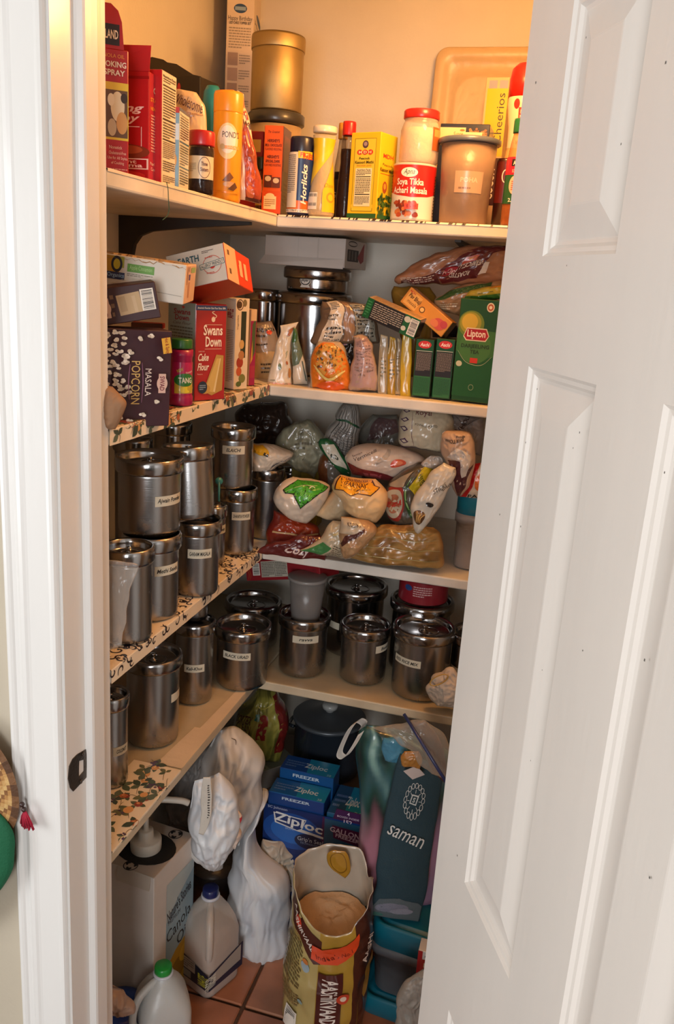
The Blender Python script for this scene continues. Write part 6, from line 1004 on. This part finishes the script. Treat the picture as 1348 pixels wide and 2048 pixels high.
m = MB(); tube(m, spline([(cxh, cyh, z0+.128), (cxh+.03, cyh+.012, z0+.131), (cxh+.07, cyh+.035, z0+.126), (cxh+.085, cyh+.045, z0+.118)], 6), [.0075]*19, 'd2cbbd', 12); mk('spout', m, PLAST, pump)
# --- jugs
def jug(name, label, cx, by, w, top, capc, bodyc, fillc, frac, yaw, labels=None, mat=None, hdir=0):
    C_, r_ = at_round(cx, by, w, .001); h_ = h_at(C_, top)
    t = thing(name, label, 'jug', C_, yaw); s = r_*1.72
    m = MB(); rlofts(m, [(s*.92, s*.92, s*.16, 0), (s, s, s*.2, .010), (s, s, s*.2, h_*.30), (s*.985, s*.985, s*.2, h_*.32), (s, s, s*.2, h_*.34), (s, s, s*.22, h_*.56), (s*.95, s*.95, s*.3, h_*.66), (s*.78, s*.78, s*.3, h_*.76), (s*.5, s*.5, s*.23, h_*.86), (s*.30, s*.30, s*.14, h_*.90), (s*.28, s*.28, s*.135, h_*.93)], bodyc)
    mk('body', m, mat or MILK, t)
    m = MB(); f = h_*frac
    if fillc: rlofts(m, [(s*.88, s*.88, s*.15, .003), (s*.965, s*.965, s*.19, .014), (s*.965, s*.965, s*.19, f)], fillc)
    if fillc: mk('liquid', m, pmat('cooking_liquid', .2), t)
    m = MB(); lathe(m, [(s*.19, h_*.905), (s*.195, h_*.91), (s*.195, h_*.925), (s*.17, h_*.93)], 'c8c6cc', n=28); mk('collar', m, PLAST, t)
    m = MB(); lathe(m, [(s*.165, h_*.93), (s*.17, h_*.935), (s*.165, h_*.995), (s*.15, h_), (.001, h_)], capc, n=36, wob=lambda a, z: 1+.015*math.cos(a*30)); mk('cap', m, PLAST, t)
    ang = hdir; dx, dy = math.cos(ang), math.sin(ang); q = s*.5
    m = MB(); tube(m, spline([(dx*s*.10, dy*s*.10, h_*.88), (dx*q*.95, dy*q*.95, h_*.80), (dx*q*1.28, dy*q*1.28, h_*.66), (dx*q*1.30, dy*q*1.30, h_*.50), (dx*q*1.0, dy*q*1.0, h_*.40)], 8), [s*.075]*33, bodyc, 14); mk('handle', m, mat or MILK, t)
    return t, s, h_
TJ = pmat('frosted_jug_plastic', .38, trans=.0, coat=.2)
t, s, h_ = jug('vinegar_jug', 'clear jug of brown vinegar with navy cap and dark label on the tiles', 415, 1996, 108, 1775, '1c2458', 'dcd0c4', '9a725a', .55, math.radians(-22), mat=film('frosted_clear', .36, .35), hdir=math.radians(-45))
F1 = face((-s/2, -s/2-.0012, h_*.12), (s, 0, 0), (0, 0, h_*.28)); m = MB(); decal(m, F1, s, h_*.28, [('p', [(0, .0), (1, .0), (1, .62), (0, .98)], '17263e'), ('r', .12, .36, .62, .80, 'b0a498', 0), ('l', .16, .42, .58, .76, 4, '6a6258'), ('r', .2, .05, .5, .32, '8a8a84'), ('t', 'WHITE', .86, .30, .3, 'c8c840', {'rot': 90, 'w': .45, 'b': True})]); mk('label', m, GLOSS, t)
F2 = face((s/2+.0012, -s/2, h_*.12), (0, s, 0), (0, 0, h_*.28)); m = MB(); decal(m, F2, s, h_*.28, [('p', [(0, .0), (1, .0), (1, .98), (0, .62)], '17263e'), ('p', [(.12, .2), (.94, .28), (.94, .90), (.12, .58)], 'a89c90'), ('t', 'VINEGAR', .05, .34, .3, 'd8d8c8', {'rot': 90, 'w': .5, 'b': True})]); mk('label', m, GLOSS, t)
t, s, h_ = jug('milk_jug', 'empty frosted milk jug with bright green cap in the front left', 324, 2150, 116, 1930, '1d8a34', 'c4c4c0', None, .3, math.radians(38), hdir=math.radians(200))
# blue lidded thing cut by the frame, with crumpled bag
C_, r_ = at_round(240, 2135, 110, .001); hh = h_at(C_, 2010, near=0)
jar('blue_canister', 'royal blue rounded plastic lid at the bottom left corner of the picture', 'tub', 0, 0, 110, 0, 0, None, [(.8, 0), (.85, .02), (.95, .6)], '1c3470', PLAST, lid=(.6, 1.05, '17398c', 'dome'), xyz=(C_.x, C_.y, .001), h=hh)
sack('crumpled_pink_bag', 'crumpled pinkish bag behind the blue lid at the lower left', 'bag', [(205, 2020, 262, 2030), (205, 2000, 268, 2010), (205, 1985, 252, 1992), (210, 1976, 240, 1980)], ('X', -.72), .06, 'a88a78', mat=BAGP, seed=92, wr=.012, N=28)

# --- blue freezer bag cartons
bx = upbox('freezer_bag_carton', 'big blue freezer bag carton with purple corner, in the middle of the floor', 'carton', (640, 1990), 1640, 505, 724, math.radians(-4), ('Y', 1.86), '123a80', z=.001, mat=CARD, cols={'+x': '1c2a50', '+z': '0f1c38'},
 front=[('p', [(0, .55), (1, .55), (1, 1), (0, 1)], '0f3478'), ('e', .2, .55, .5, .25, '1a5ab0'), ('e', .25, .62, .35, .16, '2468bc')])
w_, d_, h_ = bx['dims']; bx.rotation_euler.z = 0
x = bx.location
m = MB(); wf = w_+d_
bpy.data.objects.remove(bx)
YC = 1.80; PL = on(524, 1700, ('Y', YC)); PR = on(722, 1700, ('Y', YC)); ZT = on(640, 1632, ('Y', YC)).z; wf = PR.x-PL.x
m = MB()
for bb in ((0, wf, 0, .003, 0, ZT), (0, wf, .147, .15, 0, ZT), (0, .003, .003, .147, 0, ZT), (wf-.003, wf, .003, .147, 0, ZT), (.003, wf-.003, .003, .147, 0, .003)): box(m, *bb, '123a80', 0, {'+x': '3a2c5a', '-x': '16346c'} if bb[0] == 0 and bb[1] < wf else {'+x': '3a2c5a'} if bb[0] > .01 else None)
Ff = face((0, 0, 0), (wf, 0, 0), (0, 0, ZT)); e0 = 1-.30/ZT
decal(m, Ff, wf, ZT, [('r', .0, 0, .62, 1, '0e2c66'), ('e', .30, .84, .30, .13, '144a96'), ('e', .30, .84, .22, .09, '1c62b4'), ('r', .62, 0, 1, .99, '2a5a78'), ('p', [(.56, 0), (.66, 0), (.62, 1), (.60, 1)], '4a2050'),
  ('t', 'SC Johnson', .14, .985, .018, 'b8c4d8', {'w': .2}), ('p', [(.10, .955), (.44, .945), (.40, .87), (.62, .85), (.62, .835), (.36, .85), (.12, .88)], 'dcdcd8'), ('p', [(.115, .948), (.43, .938), (.39, .872), (.35, .858), (.135, .888)], '10306c'), ('t', 'Ziploc', .36, .905, .062, 'e8e8e4', {'b': True, 'w': .50, 'rot': -6}), ('t', 'BRAND', .28, .855, .014, '9ab0cc'),
  ('e', .48, .79, .15, .055, '0a1c44'), ('t', "Grip'n Seal", .49, .80, .030, 'c8d0dc', {'w': .26}), ('t', 'TECHNOLOGY', .49, .775, .014, '8aa0c0'),
  ('p', [(.70, .955), (.98, .945), (.98, .84), (.72, .865)], '5a1c48'), ('t', 'GALLON', .83, .918, .036, 'e0c8d8', {'b': True, 'w': .30, 'rot': -5}), ('t', 'FREEZER', .86, .882, .026, 'e0c8d8', {'b': True, 'w': .24, 'rot': -5}), ('t', '152', .84, .79, .07, '7aa0b4', {'b': True, 'w': .27}), ('t', 'BAGS', .88, .735, .022, '7a9ab0', {'w': .14})])
bx = tag(mk('freezer_bag_carton', m, GLOSS, loc=(PL.x, YC, .001)), 'big blue freezer bag carton with purple panel, in the middle under the back shelf', 'carton')
m = MB(); tf = wf*.30; m.add([(wf*.70, .0005, ZT), (wf, .0005, ZT), (wf*.99, .0005, ZT+.028), (wf*.73, .0005, ZT+.030), (wf*.70, .003, ZT), (wf, .003, ZT), (wf*.99, .003, ZT+.028), (wf*.73, .003, ZT+.030)], [(0, 1, 2, 3), (7, 6, 5, 4), (3, 2, 6, 7), (1, 5, 6, 2), (0, 3, 7, 4)], '46244e')
decal(m, face((wf*.70, .0004, ZT-.02), (wf*.3, 0, 0), (0, 0, .05)), wf*.3, .05, [('t', '4', .5, .84, .18, 'd8c8d8', {'b': True}), ('t', 'BOXES INSIDE', .5, .62, .11, 'd8c8d8', {'w': .72}), ('t', '152', .5, .36, .24, 'e0d0e0', {'b': True}), ('t', 'TOTAL BAGS', .5, .12, .11, 'd8c8d8', {'w': .66})]); mk('front_tab', m, GLOSS, bx)
# inner boxes peeking out of the carton

for i, (lx, rx, dz, dd, yy, c) in enumerate(((.03, .60, .036, .066, .005, '163f80'), (.05, .61, .064, .066, .076, '17508c'), (.63, .96, .012, .13, .006, '1c5c80'))):
    m = MB(); box(m, 0, wf*(rx-lx), 0, dd, 0, .12+dz, c, .0015, {'+z': ['1a5a9c', '14468c', '24507c'][i]}, 1); wI = wf*(rx-lx)
    decal(m, face((0, 0, .12+dz), (wI, 0, 0), (0, dd, 0)), wI, dd, [('p', [(.5, 0), (1, 0), (1, 1), (.45, 1)], '1c86b0'), ('t', 'Ziploc', .62, .45, .30, 'c8d8e4', {'b': True, 'w': .42}), ('l', .06, .2, .4, .7, 3, '5a7ab0'), ('t', '38', .9, .12, .14, 'a8c8dc')])
    decal(m, face((0, 0, 0), (wI, 0, 0), (0, 0, .12+dz)), wI, .12+dz, [('t', 'FREEZER', .5, .92, .05, 'c8d8e4', {'b': True, 'w': .5})])
    tag(mk('bag_box', m, GLOSS, loc=(PL.x+wf*lx, YC+yy, ZT-.12)), ['blue storage bag box standing in front inside the big carton', 'tallest blue storage bag box at the back of the big carton', 'teal freezer bag box low at the right inside the big carton'][i], 'box', 'storage bag boxes inside the big carton')

# --- flour sack, open at the top
Pb = on(627, 2090, ('Z', 0)); Cb = Vector((Pb.x, Pb.y+.080, .001)); ra, rb = .094, .078
hb_ = lambda px, py, dy: (CAM+ray(px, py)*((Cb.y+dy)/ray(px, py).y)).z
zback, zl, zdip, zr = hb_(650, 1682, rb), hb_(572, 1735, .0), hb_(625, 1865, -rb), hb_(712, 1765, 0)
n_a, n_z = 96, 40; keys = [(-PI, .5*(zl+zback)), (-PI*.95, zl+.004), (-2.6, zl-.01), (-PI/2-.05, zdip), (-PI/2+.35, zdip+.01), (-.35, zr-.01), (0, zr), (.5, zr-.03), (1.0, zback), (PI/2, zback+.003), (2.4, zback-.012), (PI, .5*(zl+zback))]
ka = [k[0] for k in keys]; kz = [k[1] for k in keys]
def sackS(u, v, off):   # u angle 0..1 from the left round the front to the right; v height 0..1 of local rim
    a = -PI+u*2*PI; zr_ = float(np.interp(a, ka, kz)); z = v*zr_; pw = .72
    c, s = math.cos(a), math.sin(a); rx = ra*abs(c)**pw*(1 if c > 0 else -1); ry = rb*abs(s)**pw*(1 if s > 0 else -1)
    k = 1+.05*math.sin(PI*min(1, z/.25))-.06*max(0, (z-.30)/.2); wv = .006*noise.noise(Vector((rx*16, ry*16, z*16)))+.0035*(1-abs(noise.noise(Vector((rx*34+3, ry*34, z*26))))*2)
    if z < .02: k *= .93+.07*z/.02
    nrm = Vector((c, s, 0)); return Vector((rx*k, ry*k, z))+nrm*(wv+off)
m = MB(); vs = []; fs = []; 
for j in range(n_z+1):
    for i in range(n_a): vs.append(sackS(i/n_a, j/n_z, 0))
for j in range(n_z+1):
    for i in range(n_a): vs.append(sackS(i/n_a, j/n_z, -.0016))
nb = (n_z+1)*n_a; fo = []; fi = []
for j in range(n_z):
    for i in range(n_a):
        k = (i+1) % n_a; a, b_, c, d = j*n_a+i, j*n_a+k, (j+1)*n_a+k, (j+1)*n_a+i; fo.append((a, b_, c, d)); fi.append((nb+a, nb+d, nb+c, nb+b_))
rim = [(n_z*n_a+i, n_z*n_a+(i+1) % n_a, nb+n_z*n_a+(i+1) % n_a, nb+n_z*n_a+i) for i in range(n_a)]
base = len(m.v); m.v += [tuple(v) for v in vs]
GOLD, BRN, CRM = lin('b08a34'), lin('4a2418'), lin('b8a468')
def sc(i):
    u = i/n_a; return CRM if u < .22 else (GOLD if u < .325 else BRN)
for n_f, f in enumerate(fo): m.f.append(list(f)); m.sm.append(True); m.c.append(sc(n_f % n_a))
for f in fi+rim: m.f.append(list(f)); m.sm.append(True); m.c.append(lin('bcae9c'))
m.f.append([i for i in range(n_a)][::-1]); m.sm.append(False); m.c.append(GOLD)
fsack = tag(mk('flour_sack', m, FOIL, loc=Cb, rot=(0, 0, math.radians(14))), 'open gold and brown flour sack standing on the tiles at the front', 'sack')
m = MB(); Wc = 2*PI*.086; Hs = zdip
decal(m, sackS, Wc, Hs, [('p', [(.055, 1), (.10, 1), (.235, .93), (.235, .74), (.215, .72), (.06, .90)], '4a2018'), ('e', .135, .92, .018, .035, 'c8402c'), ('t', 'AASHIRVAAD', .155, .885, .045, 'e8dcd0', {'rot': -36, 'w': .15, 'b': True}), ('t', 'Select', .13, .80, .03, 'b08a3c', {'rot': -40}),
  ('l', .03, .42, .17, .78, 13, '6a5c38'), ('l', .05, .26, .17, .40, 6, '7a6a44'), ('e', .185, .66, .018, .04, '9aacb4'), ('e', .185, .70, .012, .02, 'c87a3c'), ('e', .175, .36, .012, .018, '8ab0b0'),
  ('p', [(.205, .86), (.27, .89), (.32, .93), (.345, .93), (.345, .84), (.32, .80), (.27, .75), (.205, .76)], 'd8461c'), ('t', "India's No.1", .27, .82, .035, '6a1c10', {'rot': 14, 'w': .10}),
  ('r', .232, .20, .288, .68, '4a1c18'), ('t', 'AASHIRVAAD', .258, .44, .030, 'e8dcd0', {'rot': -90, 'b': True, 'w': .40}), ('e', .294, .46, .022, .045, 'c8452c'), ('e', .294, .46, .011, .022, 'e8d0b8'), ('b', .095, .12, .165, .25, True),
  ('t', 'AASHI', .40, .72, .05, 'c8b0a0', {'rot': 60, 'w': .09, 'b': True}), ('p', [(.375, .42), (.39, .56), (.43, .66), (.44, .58), (.41, .44), (.385, .38)], '8a6428'), ('s', [(.355, .1), (.35, .3), (.365, .5)], .002, '6a4a1c')], off=.0016, sub=50)
mk('sack_print', m, FOIL, fsack)
m = MB(); zf = hb_(655, 1835, 0)-.004; N_ = 20; vs = []; fs = []
for j in range(N_+1):
    for i in range(36):
        a = 2*PI*i/36; r = j/N_; c, s = math.cos(a), math.sin(a)
        rx = ra*.93*r*abs(c)**.72*(1 if c > 0 else -1); ry = rb*.93*r*abs(s)**.72*(1 if s > 0 else -1)
        vs.append((rx, ry, zf+.35*ry*(1 if True else 0)+.010*noise.noise(Vector((rx*30, ry*30, 2)))+.006*noise.noise(Vector((rx*90, ry*90, 2)))-.01*r))
for j in range(N_):
    for i in range(36): fs.append((j*36+i, j*36+(i+1) % 36, (j+1)*36+(i+1) % 36, (j+1)*36+i))
m.add(vs, [f[::-1] for f in fs], 'b8946e', True); fl_ = mk('flour', m, pmat('flour', .95, bump=.4, bscale=200, var=.1), fsack); fl_['kind'] = 'stuff'
m = MB(); P = fsack.matrix_basis.inverted() @ on(672, 1722, ('Y', 1.70))
# gold torn sticker inside the rim
sack('gold_seal', 'torn gold seal stuck inside the open flour sack', 'seal', [(668, 1742, 690, 1756), (656, 1728, 700, 1742), (654, 1708, 698, 1716), (666, 1700, 690, 1704)], ('Y', Cb.y+rb*.62), .006, 'b08028', [('ring', .5, .5, .36, .36, .002, '7a5418')], seed=94, N=20, wr=.002)

# --- printed tote pouch with blue panel
def totecol(u, v):
    a = noise.noise(Vector((u*8, v*5.5, 1)))*.8+.5; b = noise.noise(Vector((u*9+4, v*5, 7)))*.5+.5
    top = [lin('142226'), lin('234a42'), lin('3a6268'), lin('7fa69e')]; t = min(2.99, max(0, a*3.4-.2)); i = int(t); c1 = [top[i][k]*(1-(t-i))+top[i+1][k]*(t-i) for k in range(3)]
    pk = lin('b088a8') if u > .5 else lin('b87a88'); q = min(1, max(0, (.50+.12*(b-.5)-v)*7)); return tuple(c1[k]*(1-q)+pk[k]*q for k in range(3))
TOTE = pmat('laminated_tote_plastic', .32, coat=.3, bump=.12, bscale=25)
tote, Sf, (tw_, th_) = sack('tote_pouch', 'large floral teal and pink carrier pouch behind the navy logo pouch', 'bag', [(708, 1822, 862, 1812), (716, 1790, 880, 1770), (716, 1720, 890, 1700), (722, 1640, 898, 1620), (718, 1560, 902, 1560), (712, 1500, 906, 1520), (716, 1462, 890, 1500), (730, 1450, 800, 1462)], ('Y', 1.75), .09, '2f5a54', colfn=totecol, mat=TOTE, seed=95, wr=.006, fr=12, back=.8)
# navy panel: its own thin folded pouch in front
pan, Sp, (pw, ph) = sack('tote_front_pouch', 'navy blue fabric pouch with white round floral logo, in front of the floral carrier', 'pouch', [(712, 1826, 838, 1842), (735, 1806, 845, 1815), (752, 1775, 852, 1785), (752, 1730, 858, 1740), (764, 1660, 868, 1672), (778, 1590, 878, 1605), (792, 1530, 886, 1552), (800, 1508, 888, 1530)], ('Y', 1.675), .022, '27404a', [
  ('p', [(.02, .02), (.98, .0), (.98, .16), (.9, .2), (.5, .24), (.15, .22)], '5a6468'), ('e', .45, .14, .3, .05, '7a7a88'), ('e', .2, .05, .2, .03, '3f6a60'), ('e', .65, .11, .2, .03, '8a8894'),
  ('r', .44, .700, .58, .745, 'cfd0cc', -8), ('r', .46, .706, .56, .739, '27404a', -8), ('t', 'S', .51, .722, .022, 'cfd0cc', {'b': True, 'rot': -8})]+
  [('ring', .51+.175*math.cos(2*PI*k/16), .722+.068*math.sin(2*PI*k/16), .034, .014, .0012, 'cfd0cc') for k in range(16)]+[('s', [(.51+.09*math.cos(2*PI*k/8), .722+.036*math.sin(2*PI*k/8)), (.51+.135*math.cos(2*PI*k/8), .722+.053*math.sin(2*PI*k/8))], .0012, 'cfd0cc') for k in range(8)]+
  [('t', 'saman', .46, .575, .062, 'dcdcd8', {'sh': .25, 'w': .72, 'rot': -14})], mat=CLOTH, seed=96, wr=.003, fr=14, offs=.0012)
m = MB(); P = on(826, 1548, ('Y', 1.645)); m.add([P+Vector((a, 0, b)) for a, b in ((-.022, .002), (.006, .022), (.026, .004), (.0, -.014))], [(0, 3, 2, 1)], 'cdbcb4'); m.add([P+Vector((a, .001, b)) for a, b in ((-.022, .002), (.006, .022), (.026, .004), (.0, -.014))], [(0, 1, 2, 3)], 'cdbcb4')
tag(mk('paper_tag', m, PAPER), 'small pale pink folded tag at the top of the navy pouch', 'tag')
# handle loop
m = MB(); lp_ = [on(*p, ('Y', y)) for p, y in (((716, 1462), 1.60), ((722, 1452), 1.58), ((710, 1446), 1.57), ((694, 1462), 1.56), ((680, 1490), 1.56), ((673, 1512), 1.56), ((684, 1518), 1.56), ((700, 1498), 1.565), ((716, 1470), 1.58))]
sp_ = spline(lp_, 8); vs = []; 
for p in sp_: vs += [p+Vector((0, 0, .0)), p+Vector((.012, .004, .011))]
fs = [(2*i, 2*i+2, 2*i+3, 2*i+1) for i in range(len(sp_)-1)]; n2 = len(vs); vs2 = vs+[v+Vector((0, .0012, 0)) for v in vs]
m.add(vs2, fs+[tuple(n2+k for k in f[::-1]) for f in fs], 'c8c4bc')
for i in range(2, len(sp_)-3):
    a, b_ = vs[2*i], vs[2*i+1]; c_, d_2 = vs[2*i+2], vs[2*i+3]; f_ = lambda u, v: a.lerp(b_, v).lerp(c_.lerp(d_2, v), u)+Vector((0, -.0006, 0)); m.add([f_(.1, .15), f_(.35, .15), f_(.35, .85), f_(.1, .85)], [(0, 1, 2, 3)], '5a5a5c')
mk('printed_handle', m, CLOTH, tote); bpy.data.objects['printed_handle'].matrix_parent_inverse = tote.matrix_basis.inverted()
# clear zip bag with blue slider leaning on top
sack('slider_bag', 'clear zip bag with blue slider edge leaning over the floral carrier', 'bag', [(838, 1530, 905, 1570), (818, 1500, 905, 1520), (790, 1478, 895, 1480), (765, 1462, 870, 1455), (740, 1455, 850, 1438)], ('Y', 1.60), .04, 'c0b4a4', mat=THIN, wr=.006, seed=97, N=30)
m = MB(); A_, B_ = on(808, 1428, ('Y', 1.60)), on(893, 1565, ('Y', 1.53)); tube(m, [A_, A_.lerp(B_, .5), B_], .0035, '2a3460', 8); sb = tag(mk('zip_slider', m, PLAST), 'dark blue zip strip running diagonally by the door', 'zip strip')
sack('brown_zip_content', 'dark brown folded pouch just under the blue zip strip', 'pouch', [(868, 1548, 892, 1566), (850, 1510, 892, 1530), (832, 1475, 880, 1480), (815, 1445, 850, 1440)], ('Y', 1.63), .02, '5a3a34', seed=98, N=24)
bpy.data.objects['brown_zip_content'].name = 'brown_pouch'
sack('orange_glint_snack', 'small orange candy packet inside the clear zip bag', 'packet', [(802, 1530, 842, 1538), (800, 1515, 846, 1522), (808, 1500, 838, 1502)], ('Y', 1.64), .02, 'b07838', seed=99, N=24, wr=.006)
bpy.data.objects['orange_glint_snack'].name = 'candy_packet'
sack('blue_snack_packet', 'light blue and clear packet behind the navy pouch', 'packet', [(770, 1520, 800, 1530), (762, 1495, 815, 1500), (768, 1475, 800, 1472)], ('Y', 1.68), .02, '4a86a0', seed=100, N=24)
# --- teal lidded storage boxes
P = on(745, 1868, ('Y', 1.62)); zt = P.z; Pl = on(735, 2010, ('Y', 1.62)); zl_ = Pl.z
x0 = P.x
tub_with_lid('storage_box', 'upper of two grey storage boxes with teal lids by the door', x0+.16, 1.62+.145, zl_+.004, .33, .26, zt-zl_, .075, math.radians(-6), body='6a6c70', lidc='0c6478', mat=CLOUD, cat='storage box')
tub_with_lid('storage_box', 'lower of two grey storage boxes with teal lids by the door', x0+.15, 1.62+.145, .001, .34, .27, zl_-.001, .085, math.radians(-6), body='6a6c70', lidc='0c6478', mat=CLOUD, cat='storage box')
P = on(855, 1905, ('Y', 1.52)); upbox('bag_carton', 'white and red kitchen bag carton edge by the door, bottom right', 'carton', (890, 2100), 1915, 815, .04, 0, ('Y', 1.555), 'd4ccc4', z=.001, mat=GLOSS, front=[('r', 0, .0, .12, 1, 'a82828'), ('t', 'Hefty', .45, .965, .035, '14203c', {'b': True, 'sh': .3, 'w': .55}), ('r', .08, .80, .52, .93, 'b03a30'), ('t', 'HI', .26, .88, .04, 'e8dcb8', {'b': True}), ('t', '80', .28, .83, .03, 'd85a4a', {'b': True})])
sack('clear_sack', 'crumpled greyish clear plastic bag against the door at the bottom right', 'bag', [(792, 2100, 880, 2110), (790, 2040, 880, 2040), (795, 1995, 880, 1990), (805, 1965, 880, 1955), (835, 1945, 870, 1940)], ('Y', 1.50), .05, '9a9288', mat=MILK, seed=101, wr=.010)
